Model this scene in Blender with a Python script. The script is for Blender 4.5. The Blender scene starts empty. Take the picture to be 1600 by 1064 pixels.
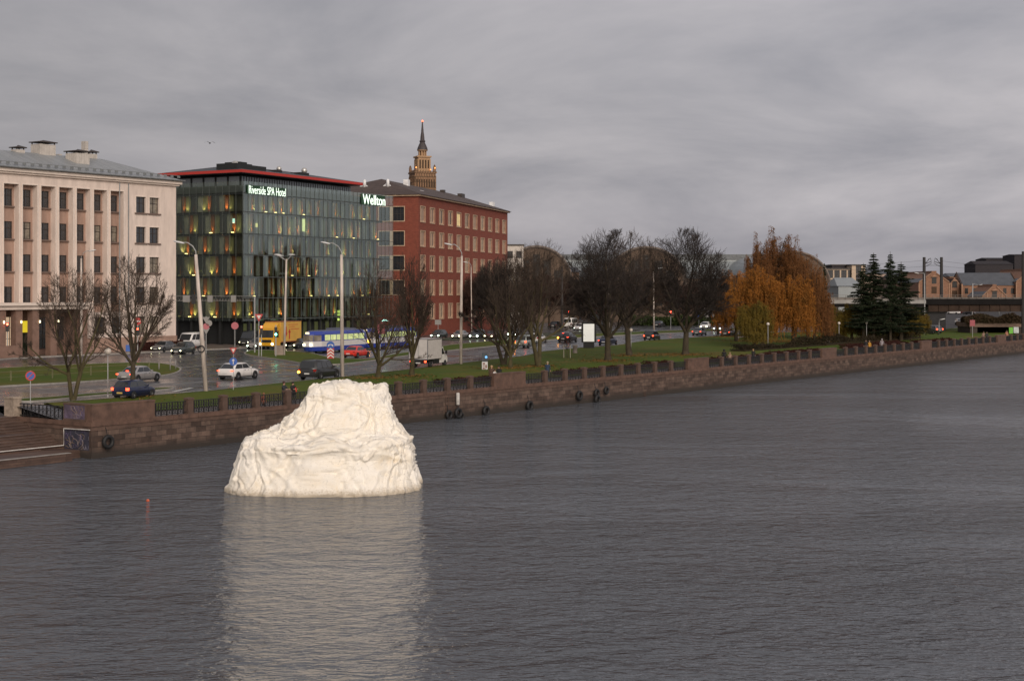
import bpy, bmesh, math, random
from mathutils import Vector, Matrix, noise
R = math.radians
random.seed(7)
sc = bpy.context.scene
COL = sc.collection

# ------------------------------------------------------------------ camera
F = 2328.0; HC = 11.5; HY = 455.0; G0 = 3.2
cam = bpy.data.cameras.new('camera'); camo = bpy.data.objects.new('camera', cam); COL.objects.link(camo)
camo.location = (0, 0, HC); camo.rotation_euler = (R(90), 0, 0)
cam.sensor_width = 36; cam.lens = F / 1600 * 36; cam.shift_y = -(532 - HY) / 1600
cam.clip_end = 20000; cam.clip_start = 0.5
sc.camera = camo
# ------------------------------------------------------------------ world: dull dusk overcast
SUN_EL = 24; SUN_AZ = 162       # from behind the camera, a little to the right (azimuth clockwise from +Y)
world = bpy.data.worlds.new("World"); sc.world = world; world.use_nodes = True
nt = world.node_tree; nd = nt.nodes; lk = nt.links; nd.clear()
out = nd.new('ShaderNodeOutputWorld'); bg = nd.new('ShaderNodeBackground'); lk.new(bg.outputs[0], out.inputs[0])
sky = nd.new('ShaderNodeTexSky'); sky.sky_type = 'NISHITA'; sky.sun_disc = False
sky.sun_elevation = R(SUN_EL); sky.sun_rotation = R(SUN_AZ); sky.air_density = 1.5; sky.dust_density = 4
tc = nd.new('ShaderNodeTexCoord'); sep = nd.new('ShaderNodeSeparateXYZ'); lk.new(tc.outputs['Generated'], sep.inputs[0])
def wmath(op, a, b=None, c=None):
    n = nd.new('ShaderNodeMath'); n.operation = op
    for i, v in enumerate((a, b, c)):
        if v is None: continue
        if isinstance(v, (int, float)): n.inputs[i].default_value = v
        else: lk.new(v, n.inputs[i])
    return n.outputs[0]
zc = wmath('ADD', wmath('MAXIMUM', sep.outputs[2], 0.0), 0.20)
cx = wmath('DIVIDE', sep.outputs[0], zc); cy = wmath('DIVIDE', sep.outputs[1], zc)
cmb = nd.new('ShaderNodeCombineXYZ'); lk.new(cx, cmb.inputs[0]); lk.new(cy, cmb.inputs[1])
n1 = nd.new('ShaderNodeTexNoise'); n1.inputs['Scale'].default_value = 1.15; n1.inputs['Detail'].default_value = 6
n1.inputs['Roughness'].default_value = 0.58; n1.inputs['Distortion'].default_value = 0.35; lk.new(cmb.outputs[0], n1.inputs['Vector'])
rmp = nd.new('ShaderNodeValToRGB'); lk.new(n1.outputs['Fac'], rmp.inputs[0])
rmp.color_ramp.elements[0].position = 0.30; rmp.color_ramp.elements[0].color = (1.22, 1.21, 1.37, 1)
rmp.color_ramp.elements[1].position = 0.66; rmp.color_ramp.elements[1].color = (2.22, 2.10, 2.20, 1)
# the west (behind the camera) glows brighter and warmer at this hour
back = nd.new('ShaderNodeMapRange'); lk.new(sep.outputs[1], back.inputs[0])
back.inputs[1].default_value = 0.2; back.inputs[2].default_value = -1.0; back.inputs[3].default_value = 0; back.inputs[4].default_value = 1
wm = nd.new('ShaderNodeMix'); wm.data_type = 'RGBA'; lk.new(back.outputs[0], wm.inputs[0])
lk.new(rmp.outputs[0], wm.inputs[6]); wm.inputs[7].default_value = (2.6, 2.35, 2.2, 1)
# left part of the view is duller, the horizon too
side = nd.new('ShaderNodeMapRange'); lk.new(sep.outputs[0], side.inputs[0])
side.inputs[1].default_value = -0.38; side.inputs[2].default_value = 0.2; side.inputs[3].default_value = 0.78; side.inputs[4].default_value = 1.06
hz = nd.new('ShaderNodeMapRange'); lk.new(sep.outputs[2], hz.inputs[0])
hz.inputs[1].default_value = 0.0; hz.inputs[2].default_value = 0.055; hz.inputs[3].default_value = 0.80; hz.inputs[4].default_value = 1.0
fac = wmath('MULTIPLY', side.outputs[0], hz.outputs[0])
vm = nd.new('ShaderNodeVectorMath'); vm.operation = 'SCALE'; lk.new(wm.outputs[2], vm.inputs[0]); lk.new(fac, vm.inputs['Scale'])
mx = nd.new('ShaderNodeMix'); mx.data_type = 'RGBA'; mx.inputs[0].default_value = 0.97
lk.new(sky.outputs[0], mx.inputs[6]); lk.new(vm.outputs[0], mx.inputs[7])
lk.new(mx.outputs[2], bg.inputs[0]); bg.inputs[1].default_value = 0.125
# ------------------------------------------------------------------ soft low light from the west
sl = bpy.data.lights.new('sun', 'SUN'); sl.energy = 1.25; sl.angle = R(38); sl.color = (1.0, 0.88, 0.77)
so = bpy.data.objects.new('sun', sl); COL.objects.link(so)
d = Vector((math.sin(R(SUN_AZ)) * math.cos(R(SUN_EL)), math.cos(R(SUN_AZ)) * math.cos(R(SUN_EL)), math.sin(R(SUN_EL))))
so.rotation_euler = d.to_track_quat('Z', 'Y').to_euler(); so.location = d * 300
sc.view_settings.view_transform = 'Standard'; sc.view_settings.look = 'None'; sc.view_settings.gamma = 1
sc.view_settings.exposure = 0.85
sc.render.engine = 'CYCLES'
sc.cycles.transparent_max_bounces = 16

# ------------------------------------------------------------------ map of the place (quay-aligned coordinates)
TH = math.atan2(1660, F); U = Vector((math.sin(TH), math.cos(TH), 0)); V = Vector((-U.y, U.x, 0))
_d = HC * F / 251; QP = Vector((-560 / F * _d, _d, 0)); DQ = QP.dot(V)
def Q(s, t, z=0.0): return U * s + V * (DQ + t) + Vector((0, 0, z))      # s along the quay, t inland
def st(p): return p.dot(U), p.dot(V) - DQ
def sq(px, t=0.0):                                                        # s where the sight line px meets the line t
    k = (px - 800) / F
    return (DQ + t) * (U.x * 1 + 0) and ((DQ + t) * (V.x - k * V.y)) / (k * U.y - U.x)
def gz(t):
    if t < 3.5: return 2.5
    if t < 8: return 2.5 + 0.7 * (t - 3.5) / 4.5
    return G0
def gp(px, py, z=None):
    zz = G0 if z is None else z
    for _ in range(12):
        y = (HC - zz) * F / (py - HY); p = Vector(((px - 800) / F * y, y, zz))
        if z is not None: return p
        zz = gz(st(p)[1])
    p.z = zz
    return p
def at(px, py, Y): return Vector(((px - 800) / F * Y, Y, HC + (HY - py) * Y / F))

# ------------------------------------------------------------------ materials
def nodes(m):
    m.use_nodes = True; return m.node_tree.nodes, m.node_tree.links
MC = {}
def mat(name, col, rough=0.7, metal=0.0, var=0.25, scale=1.5, bump=0.0, bscale=20, emit=None, es=0, spec=0.5, coords='Object', stretch=None):
    if name in MC: return MC[name]
    m = bpy.data.materials.new(name); N, L = nodes(m); b = N['Principled BSDF']
    b.inputs['Roughness'].default_value = rough; b.inputs['Metallic'].default_value = metal
    b.inputs['Specular IOR Level'].default_value = spec
    c = (col[0], col[1], col[2], 1)
    b.inputs['Base Color'].default_value = c
    tcn = N.new('ShaderNodeTexCoord'); src = tcn.outputs[coords]
    if stretch:
        mp = N.new('ShaderNodeMapping'); mp.inputs['Scale'].default_value = stretch; L.new(src, mp.inputs[0]); src = mp.outputs[0]
    if var > 0:
        n = N.new('ShaderNodeTexNoise'); n.inputs['Scale'].default_value = scale; n.inputs['Detail'].default_value = 8; n.inputs['Roughness'].default_value = 0.65
        L.new(src, n.inputs['Vector'])
        r = N.new('ShaderNodeMapRange'); r.inputs[1].default_value = 0.3; r.inputs[2].default_value = 0.7
        r.inputs[3].default_value = 1 - var; r.inputs[4].default_value = 1 + var; L.new(n.outputs['Fac'], r.inputs[0])
        v = N.new('ShaderNodeVectorMath'); v.operation = 'SCALE'; v.inputs[0].default_value = col[:3]; L.new(r.outputs[0], v.inputs['Scale'])
        L.new(v.outputs[0], b.inputs['Base Color'])
    if bump > 0:
        n2 = N.new('ShaderNodeTexNoise'); n2.inputs['Scale'].default_value = bscale; n2.inputs['Detail'].default_value = 6
        L.new(src, n2.inputs['Vector'])
        bp = N.new('ShaderNodeBump'); bp.inputs['Strength'].default_value = bump; bp.inputs['Distance'].default_value = 0.05
        L.new(n2.outputs['Fac'], bp.inputs['Height']); L.new(bp.outputs[0], b.inputs['Normal'])
    if emit: b.inputs['Emission Color'].default_value = (*emit, 1); b.inputs['Emission Strength'].default_value = es
    MC[name] = m; return m

# ------------------------------------------------------------------ mesh building
class MB:
    def __init__(s): s.v = []; s.f = []; s.m = []; s.mats = []; s.cm = 0
    def mat(s, m):
        if m not in s.mats: s.mats.append(m)
        s.cm = s.mats.index(m); return s
    def face(s, pts):
        b = len(s.v); s.v.extend([tuple(p) for p in pts]); s.f.append(tuple(range(b, b + len(pts)))); s.m.append(s.cm); return s
    def box(s, x0, x1, y0, y1, z0, z1, M=None):
        b = len(s.v)
        ps = [(x0,y0,z0),(x1,y0,z0),(x1,y1,z0),(x0,y1,z0),(x0,y0,z1),(x1,y0,z1),(x1,y1,z1),(x0,y1,z1)]
        if M is not None: ps = [tuple(M @ Vector(p)) for p in ps]
        s.v.extend(ps)
        for f in ((0,3,2,1),(4,5,6,7),(0,1,5,4),(1,2,6,5),(2,3,7,6),(3,0,4,7)): s.f.append(tuple(b+i for i in f)); s.m.append(s.cm)
        return s
    def prism(s, pts, z0, z1):      # pts: 2D polygon, counter-clockwise
        n = len(pts); b = len(s.v)
        s.v.extend([(p[0], p[1], z0) for p in pts]); s.v.extend([(p[0], p[1], z1) for p in pts])
        s.f.append(tuple(b+i for i in range(n-1,-1,-1))); s.f.append(tuple(b+n+i for i in range(n)))
        for i in range(n): j=(i+1)%n; s.f.append((b+i,b+j,b+n+j,b+n+i))
        s.m.extend([s.cm]*(n+2)); return s
    def extr(s, pts, y0, y1):       # pts in (x,z), extruded along y
        n = len(pts); b = len(s.v)
        s.v.extend([(p[0], y0, p[1]) for p in pts]); s.v.extend([(p[0], y1, p[1]) for p in pts])
        s.f.append(tuple(b+i for i in range(n))); s.f.append(tuple(b+n+i for i in range(n-1,-1,-1)))
        for i in range(n): j=(i+1)%n; s.f.append((b+j,b+i,b+n+i,b+n+j))
        s.m.extend([s.cm]*(n+2)); return s
    def tube(s, pts, rad, n=6, cap=True):
        pts = [Vector(p) for p in pts]; b = len(s.v)
        if not isinstance(rad, (list, tuple)): rad = [rad]*len(pts)
        for i, p in enumerate(pts):
            t = (pts[min(i+1,len(pts)-1)] - pts[max(i-1,0)]).normalized()
            a = Vector((0,0,1)) if abs(t.z) < .9 else Vector((1,0,0))
            e = t.cross(a).normalized(); g = t.cross(e)
            for k in range(n):
                w = 2*math.pi*k/n; s.v.append(tuple(p + (e*math.cos(w)+g*math.sin(w))*rad[i]))
        for i in range(len(pts)-1):
            for k in range(n):
                k2=(k+1)%n; s.f.append((b+i*n+k,b+(i+1)*n+k,b+(i+1)*n+k2,b+i*n+k2)); s.m.append(s.cm)
        if cap and n > 2:
            s.f.append(tuple(b+k for k in range(n))); s.f.append(tuple(b+(len(pts)-1)*n+k for k in range(n-1,-1,-1))); s.m.extend([s.cm]*2)
        return s
    def lathe(s, prof, c=(0,0,0), n=16, axis='z'):
        b = len(s.v)
        for (r, h) in prof:
            for k in range(n):
                w = 2*math.pi*k/n; x, y = r*math.cos(w), r*math.sin(w)
                p = (x, y, h) if axis == 'z' else ((x, h, y) if axis == 'y' else (h, x, y))
                s.v.append((c[0]+p[0], c[1]+p[1], c[2]+p[2]))
        for i in range(len(prof)-1):
            for k in range(n):
                k2=(k+1)%n; s.f.append((b+i*n+k,b+i*n+k2,b+(i+1)*n+k2,b+(i+1)*n+k)); s.m.append(s.cm)
        s.f.append(tuple(b+k for k in range(n-1,-1,-1))); s.f.append(tuple(b+(len(prof)-1)*n+k for k in range(n))); s.m.extend([s.cm]*2)
        return s
    def ball(s, c, r, n=10, sz=1.0):
        pr = [(r*math.sin(math.pi*i/n)+1e-4, -r*sz*math.cos(math.pi*i/n)) for i in range(n+1)]
        return s.lathe(pr, c, n+2)
    def build(s, name, m=None, parent=None, smooth=False, loc=None, data_only=False):
        me = bpy.data.meshes.new(name); me.from_pydata(s.v, [], s.f)
        ms = s.mats if s.mats else [m]
        for x in ms: me.materials.append(x)
        if s.mats: me.polygons.foreach_set('material_index', s.m)
        if smooth: me.polygons.foreach_set('use_smooth', [True]*len(me.polygons))
        me.update()
        if data_only: return me
        return link(name, me, parent, loc)
def link(name, me, parent=None, loc=None):
    o = bpy.data.objects.new(name, me); COL.objects.link(o)
    if parent: o.parent = parent
    if loc: o.location = loc
    return o
def thing(name, label, cat, loc=(0,0,0), rz=0, group=None):
    o = bpy.data.objects.new(name, None); COL.objects.link(o); o.location = loc; o.rotation_euler = (0,0,rz); o.empty_display_size = 0.5
    o['label'] = label; o['category'] = cat
    if group: o['group'] = group
    return o
def tag(o, label, cat, group=None):
    o['label'] = label; o['category'] = cat
    if group: o['group'] = group
    return o
def struct(o, kind='structure'): o['kind'] = kind; return o
def dup(root, loc, rz=0, label=None, group=None, sc_=None):
    def cp(o, par):
        c = o.copy(); COL.objects.link(c)
        if par: c.parent = par
        for ch in [x for x in list(o.children)]: cp(ch, c)
        return c
    r = cp(root, None); r.location = loc; r.rotation_euler = (0,0,rz)
    if sc_: r.scale = (sc_,)*3 if isinstance(sc_, (int,float)) else sc_
    if label: r['label'] = label
    if group: r['group'] = group
    return r
def text_mesh(txt, size, ext, m, sx=1.0, bold=0.0):
    cu = bpy.data.curves.new('lettering', 'FONT'); cu.body = txt; cu.size = size; cu.extrude = ext; cu.offset = bold; cu.resolution_u = 3
    o = bpy.data.objects.new('lettering', cu); COL.objects.link(o); bpy.context.view_layer.update()
    me = bpy.data.meshes.new_from_object(o.evaluated_get(bpy.context.evaluated_depsgraph_get()))
    bpy.data.objects.remove(o); me.materials.clear(); me.materials.append(m)
    xs = [v.co.x for v in me.vertices]; ys = [v.co.y for v in me.vertices]
    w, h, x0, y0 = max(xs)-min(xs), max(ys)-min(ys), min(xs), min(ys)
    return me, w, h, x0, y0
def place_text(txt, x0, x1, z0, z1, y, m, parent, name='lettering', ext=0.05, bold=0.0):
    me, w, h, ax, ay = text_mesh(txt, 1.0, ext, m, bold=bold)
    for v in me.vertices:
        X, Z, E = v.co.x, v.co.y, v.co.z
        v.co = ((X-ax)/w*(x1-x0)+x0, y + (-E), (Z-ay)/h*(z1-z0)+z0)
    me.flip_normals() if False else None
    return link(name, me, parent)
def wall(mb, x0, x1, z0, z1, holes, y=0.0, depth=0.3):
    """front wall in the plane y (facing -y) with rectangular openings and their reveals"""
    xs = sorted({x0, x1} | {a for h in holes for a in (h[0], h[1]) if x0 < a < x1}); zs = sorted({z0, z1} | {a for h in holes for a in (h[2], h[3]) if z0 < a < z1})
    for i in range(len(xs)-1):
        cxm = (xs[i]+xs[i+1])/2
        hs = [h for h in holes if h[0] < cxm < h[1]]
        k = 0
        while k < len(zs)-1:
            czm = (zs[k]+zs[k+1])/2
            if any(h[2] < czm < h[3] for h in hs): k += 1; continue
            j = k
            while j+1 < len(zs)-1 and not any(h[2] < (zs[j+1]+zs[j+2])/2 < h[3] for h in hs): j += 1
            mb.face([(xs[i],y,zs[k]),(xs[i+1],y,zs[k]),(xs[i+1],y,zs[j+1]),(xs[i],y,zs[j+1])]); k = j+1
    for (a,b,c,d_) in holes:
        y2 = y+depth
        mb.face([(a,y,c),(a,y2,c),(a,y2,d_),(a,y,d_)]); mb.face([(b,y,c),(b,y,d_),(b,y2,d_),(b,y2,c)])
        mb.face([(a,y,d_),(a,y2,d_),(b,y2,d_),(b,y,d_)]); mb.face([(a,y,c),(b,y,c),(b,y2,c),(a,y2,c)])

# ================================================================== WATER AND GROUND
def water_mat():
    m = bpy.data.materials.new('river_water'); N, L = nodes(m); b = N['Principled BSDF']
    b.inputs['Base Color'].default_value = (0.098, 0.108, 0.124, 1); b.inputs['Roughness'].default_value = 0.09; b.inputs['IOR'].default_value = 1.333
    t = N.new('ShaderNodeTexCoord')
    def nz(scale, stretch, det, rot=0.0, dist=0.0):
        mp = N.new('ShaderNodeMapping'); mp.inputs['Scale'].default_value = stretch; mp.inputs['Rotation'].default_value = (0,0,rot); L.new(t.outputs['Object'], mp.inputs[0])
        n = N.new('ShaderNodeTexNoise'); n.inputs['Scale'].default_value = scale; n.inputs['Detail'].default_value = det; n.inputs['Roughness'].default_value = 0.5
        n.inputs['Distortion'].default_value = dist
        L.new(mp.outputs[0], n.inputs['Vector']); return n.outputs['Fac']
    a = nz(1.25, (0.75, 1, 1), 2.0, R(-14), 0.5); lo = nz(0.42, (0.7, 1, 1), 1.5, R(24), 0.6); c = nz(4.2, (0.5, 1, 1), 3, R(8), 0.6); g = nz(0.045, (0.5, 1.2, 1), 5, R(20), .6)
    r = N.new('ShaderNodeMapRange'); L.new(g, r.inputs[0]); r.inputs[1].default_value = .35; r.inputs[2].default_value = .65; r.inputs[3].default_value = .45; r.inputs[4].default_value = 1.5
    m1 = N.new('ShaderNodeMath'); m1.operation = 'MULTIPLY_ADD'; m0 = N.new('ShaderNodeMath'); m0.operation='MULTIPLY_ADD'; L.new(lo, m0.inputs[0]); m0.inputs[1].default_value = 1.3; L.new(a, m0.inputs[2]); L.new(c, m1.inputs[0]); m1.inputs[1].default_value = 0.62; L.new(m0.outputs[0], m1.inputs[2])
    m2 = N.new('ShaderNodeMath'); m2.operation = 'MULTIPLY'; L.new(m1.outputs[0], m2.inputs[0]); L.new(r.outputs[0], m2.inputs[1])
    bp = N.new('ShaderNodeBump'); bp.inputs['Strength'].default_value = 1.0; bp.inputs['Distance'].default_value = 0.25
    L.new(m2.outputs[0], bp.inputs['Height']); L.new(bp.outputs[0], b.inputs['Normal'])
    return m
mb = MB(); mb.face([(-1500,-600,0),(2600,-600,0),(2600,3200,0),(-1500,3200,0)])
struct(mb.build('water', water_mat()))

FR = 0  # quay frame
def frame(name, O, ang, label, cat, group=None):
    return thing(name, label, cat, O, math.pi/2 - ang, group)
QO = V * DQ
def qobj(name, mbx, m, label=None, cat=None, smooth=False):
    o = mbx.build(name, m, None, smooth); o.location = QO; o.rotation_euler = (0,0,math.pi/2-TH)
    if label: tag(o, label, cat)
    return o

def brick_mat(name, c1, c2, mortar, bw=0.9, bh=0.42, axes=('X','Z'), rough=0.8, algae=False, ms=0.012, bumpd=0.03, stain=0.35):
    m = bpy.data.materials.new(name); N, L = nodes(m); b = N['Principled BSDF']; b.inputs['Roughness'].default_value = rough
    t = N.new('ShaderNodeTexCoord'); s = N.new('ShaderNodeSeparateXYZ'); L.new(t.outputs['Object'], s.inputs[0])
    cb = N.new('ShaderNodeCombineXYZ')
    if axes[0] == 'XY':
        ad = N.new('ShaderNodeMath'); ad.operation = 'ADD'; L.new(s.outputs['X'], ad.inputs[0]); L.new(s.outputs['Y'], ad.inputs[1]); L.new(ad.outputs[0], cb.inputs[0])
    else: L.new(s.outputs[axes[0]], cb.inputs[0])
    L.new(s.outputs[axes[1]], cb.inputs[1])
    k = N.new('ShaderNodeTexBrick'); k.inputs['Scale'].default_value = 1.0; k.inputs['Brick Width'].default_value = bw; k.inputs['Row Height'].default_value = bh
    k.inputs['Mortar Size'].default_value = ms; k.inputs['Color1'].default_value = (*c1,1); k.inputs['Color2'].default_value = (*c2,1); k.inputs['Mortar'].default_value = (*mortar,1)
    k.inputs['Bias'].default_value = 0.0; L.new(cb.outputs[0], k.inputs['Vector'])
    # large scale hue drift plus grime streaks
    n = N.new('ShaderNodeTexNoise'); n.inputs['Scale'].default_value = 1.1; n.inputs['Detail'].default_value = 8; n.inputs['Roughness'].default_value = .7; L.new(cb.outputs[0], n.inputs['Vector'])
    r = N.new('ShaderNodeMapRange'); L.new(n.outputs['Fac'], r.inputs[0]); r.inputs[1].default_value=.3; r.inputs[2].default_value=.7; r.inputs[3].default_value=1-stain; r.inputs[4].default_value=1+stain
    v = N.new('ShaderNodeVectorMath'); v.operation='SCALE'; L.new(k.outputs['Color'], v.inputs[0]); L.new(r.outputs[0], v.inputs['Scale'])
    last = v.outputs[0]
    if algae:
        n2 = N.new('ShaderNodeTexNoise'); n2.inputs['Scale'].default_value = .8; L.new(cb.outputs[0], n2.inputs['Vector'])
        ad = N.new('ShaderNodeMath'); ad.operation='MULTIPLY_ADD'; L.new(n2.outputs['Fac'], ad.inputs[0]); ad.inputs[1].default_value=.35; L.new(s.outputs['Z'], ad.inputs[2])
        rr = N.new('ShaderNodeMapRange'); L.new(ad.outputs[0], rr.inputs[0]); rr.inputs[1].default_value=.42; rr.inputs[2].default_value=.95; rr.inputs[3].default_value=1; rr.inputs[4].default_value=0
        mxx = N.new('ShaderNodeMix'); mxx.data_type='RGBA'; L.new(rr.outputs[0], mxx.inputs[0]); L.new(last, mxx.inputs[6]); mxx.inputs[7].default_value=(0.035,0.027,0.022,1)
        last = mxx.outputs[2]
    L.new(last, b.inputs['Base Color'])
    bp = N.new('ShaderNodeBump'); bp.inputs['Strength'].default_value=.6; bp.inputs['Distance'].default_value=bumpd
    ad2 = N.new('ShaderNodeMath'); ad2.operation='MULTIPLY_ADD'; L.new(k.outputs['Fac'], ad2.inputs[0]); ad2.inputs[1].default_value=-1.0; L.new(n.outputs['Fac'], ad2.inputs[2])
    L.new(ad2.outputs[0], bp.inputs['Height']); L.new(bp.outputs[0], b.inputs['Normal'])
    MC[name] = m; return m

def road_mat(name, base, r0, r1, sc=0.25):
    m = bpy.data.materials.new(name); N, L = nodes(m); b = N['Principled BSDF']
    t = N.new('ShaderNodeTexCoord')
    n = N.new('ShaderNodeTexNoise'); n.inputs['Scale'].default_value = sc; n.inputs['Detail'].default_value = 7; n.inputs['Roughness'].default_value=.6; L.new(t.outputs['Object'], n.inputs['Vector'])
    r = N.new('ShaderNodeMapRange'); L.new(n.outputs['Fac'], r.inputs[0]); r.inputs[1].default_value=.4; r.inputs[2].default_value=.62; r.inputs[3].default_value=r0; r.inputs[4].default_value=r1
    L.new(r.outputs[0], b.inputs['Roughness'])
    n3 = N.new('ShaderNodeTexNoise'); n3.inputs['Scale'].default_value = 2.3; n3.inputs['Detail'].default_value = 9; n3.inputs['Roughness'].default_value=.75; L.new(t.outputs['Object'], n3.inputs['Vector'])
    v = N.new('ShaderNodeMapRange'); L.new(n3.outputs['Fac'], v.inputs[0]); v.inputs[1].default_value=.3; v.inputs[2].default_value=.7; v.inputs[3].default_value=.7; v.inputs[4].default_value=1.3
    vs = N.new('ShaderNodeVectorMath'); vs.operation='SCALE'; vs.inputs[0].default_value=base; L.new(v.outputs[0], vs.inputs['Scale']); L.new(vs.outputs[0], b.inputs['Base Color'])
    bp = N.new('ShaderNodeBump'); bp.inputs['Strength'].default_value=.25; bp.inputs['Distance'].default_value=.01; L.new(n3.outputs['Fac'], bp.inputs['Height']); L.new(bp.outputs[0], b.inputs['Normal'])
    return m
M_ROAD = road_mat('wet_asphalt', (0.070,0.070,0.075), 0.17, 0.42)
M_PAVE = brick_mat('paving', (0.12,0.10,0.095), (0.17,0.145,0.135), (0.07,0.06,0.055), 0.5, 0.5, ('X','Y'), rough=0.45, bumpd=.005)
M_GRASS = mat('lawn_green', (0.062,0.085,0.018), 0.9, var=0, bump=.8, bscale=9, spec=.1)
def _lawn(m):
    N, L = nodes(m); b = N['Principled BSDF']; t = N.new('ShaderNodeTexCoord'); n = N.new('ShaderNodeTexNoise'); n.inputs['Scale'].default_value=.11; n.inputs['Detail'].default_value=9; n.inputs['Roughness'].default_value=.72
    L.new(t.outputs['Object'], n.inputs['Vector']); r = N.new('ShaderNodeValToRGB'); L.new(n.outputs['Fac'], r.inputs[0]); e = r.color_ramp.elements
    e[0].position=.32; e[0].color=(.120,.095,.026,1); e[1].position=.66; e[1].color=(.058,.092,.016,1); x=e.new(.45); x.color=(.090,.100,.021,1); x=e.new(.55); x.color=(.070,.100,.018,1); L.new(r.outputs[0], b.inputs['Base Color'])
_lawn(M_GRASS)
M_STONE = mat('grey_granite', (0.25,0.21,0.19), .75, var=.3, scale=2, bump=.3)
M_KERB = mat('kerb_concrete', (0.30,0.28,0.26), .6, var=.25, scale=3)

SC0 = sq(143); TR = 9.4; SR0 = SC0 - 18.0
# ground: one sheet, quay coordinates, with the stair recess left open
mb = MB()
def strip(s0, s1, t0, t1):
    n = max(1, int((s1-s0)/60))
    for i in range(n):
        a = s0+(s1-s0)*i/n; c = s0+(s1-s0)*(i+1)/n
        mb.face([(a,t0,gz(t0)),(c,t0,gz(t0)),(c,t1,gz(t1)),(a,t1,gz(t1))])
for (a, c) in ((-300, SR0), (SC0, 700)):
    strip(a, c, 0.3, 3.5); strip(a, c, 3.5, 8)
mb.face([(SR0,TR,2.5),(SC0,TR,2.5),(SC0,12,G0),(SR0,12,G0)])
for (a,c) in ((-300,SR0),(SC0,700)): mb.face([(a,8,G0),(c,8,G0),(c,12,G0),(a,12,G0)])
strip(-300, 700, 12, 2600); strip(700, 3000, -2600, 2600)
struct(qobj('road', mb, M_ROAD))

def xy_st(p): return st(p)
def ribbon(name, edge, t0, h, m, s0, s1, step=3.0):
    """sheet between t0 and the wavy road edge, laid on the bank profile; kerb step on the far side"""
    mb = MB(); es = sorted([xy_st(gp(*e)) for e in edge])
    def te(s):
        if s <= es[0][0]: return es[0][1]
        for i in range(len(es)-1):
            if es[i][0] <= s <= es[i+1][0]:
                k = (s-es[i][0])/(es[i+1][0]-es[i][0]); return es[i][1]*(1-k)+es[i+1][1]*k
        return es[-1][1]
    n = int((s1-s0)/step); rows = []
    for i in range(n+1):
        s = s0+(s1-s0)*i/n; T = te(s); cols = []
        ts = [t0, t0+(min(8,T)-t0)*.33, t0+(min(8,T)-t0)*.66, min(8,T)] + [min(8,T)+(T-min(8,T))*k for k in (.5,1)]
        for t in ts: cols.append((s, t, gz(t)+h+ (noise.noise(Vector((s*.25,t*.35,0)))*.05 if h > .08 else 0)))
        cols.append((s, T+.02, gz(T)-.05)); rows.append(cols)
    for i in range(n):
        for j in range(len(rows[0])-1): mb.face([rows[i][j],rows[i+1][j],rows[i+1][j+1],rows[i][j+1]])
    o = qobj(name, mb, m); return struct(o), te
EDGE = [(245,621),(322,613),(420,602),(530,591),(600,583),(700,571),(760,564),(820,557),(850,550),(900,545),(960,541),(1010,533),(1100,527),(1200,521),(1300,518),(1400,519)]
lawn, te = ribbon('lawn', EDGE, 3.5, 0.10, M_GRASS, SC0+2.5, 330)
# promenade paving
mb = MB(); mb.face([(SC0+.4,.5,2.506),(600,.5,2.506),(600,3.5,2.506),(SC0+.4,3.5,2.506)]); struct(qobj('promenade', mb, M_PAVE))
# kerb along the embankment road
mb = MB(); n = 150; s0, s1 = SC0+2.5, 330
for i in range(n):
    a = s0+(s1-s0)*i/n; c = s0+(s1-s0)*(i+1)/n
    A = (a, te(a)); B = (c, te(c))
    mb.face([(A[0],A[1],gz(A[1])+.13),(B[0],B[1],gz(B[1])+.13),(B[0],B[1]+.18,gz(B[1])+.13),(A[0],A[1]+.18,gz(A[1])+.13)])
    mb.face([(A[0],A[1]+.18,gz(A[1])+.13),(B[0],B[1]+.18,gz(B[1])+.13),(B[0],B[1]+.18,gz(B[1])-.02),(A[0],A[1]+.18,gz(A[1])-.02)])
struct(qobj('kerb', mb, M_KERB))

def poly_sheet(name, pts, h, m, kerb=None, kname='kerb'):
    """raised patch of ground outlined on the map, with a kerb ring"""
    P = [gp(x, y, G0) for x, y in pts]
    # smooth the outline (Chaikin)
    for _ in range(2):
        N_ = []
        for i in range(len(P)):
            a, b_ = P[i], P[(i+1) % len(P)]; N_ += [a*.75+b_*.25, a*.25+b_*.75]
        P = N_
    area = sum(P[i].x*P[(i+1)%len(P)].y-P[(i+1)%len(P)].x*P[i].y for i in range(len(P)))
    if area < 0: P.reverse()
    mb = MB(); mb.prism([(p.x,p.y) for p in P], G0-.05, G0+h); o = struct(mb.build(name, m))
    if kerb:
        mb = MB(); k = kerb; n = len(P); outp = []
        for i in range(n):
            tdir = (P[(i+1)%n]-P[i-1]).normalized(); nn = Vector((tdir.y,-tdir.x,0)); outp.append(P[i]+nn*.18)
        for i in range(n):
            j=(i+1)%n; a,b_,c,d_ = P[i],P[j],outp[j],outp[i]; zt = G0+h+.02
            mb.face([(a.x,a.y,zt),(d_.x,d_.y,zt),(c.x,c.y,zt),(b_.x,b_.y,zt)]); mb.face([(d_.x,d_.y,zt),(d_.x,d_.y,G0-.05),(c.x,c.y,G0-.05),(c.x,c.y,zt)])
            mb.face([(a.x,a.y,zt),(b_.x,b_.y,zt),(b_.x,b_.y,G0),(a.x,a.y,G0)])
        struct(mb.build(kname, M_KERB))
    return o
poly_sheet('lawn', [(-240,596),(0,576),(103,571.5),(207,567.5),(258,569),(284,577),(275,584),(252,588.5),(182,594),(103,599.5),(0,604.5),(-240,622)], .12, M_GRASS, True)
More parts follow.
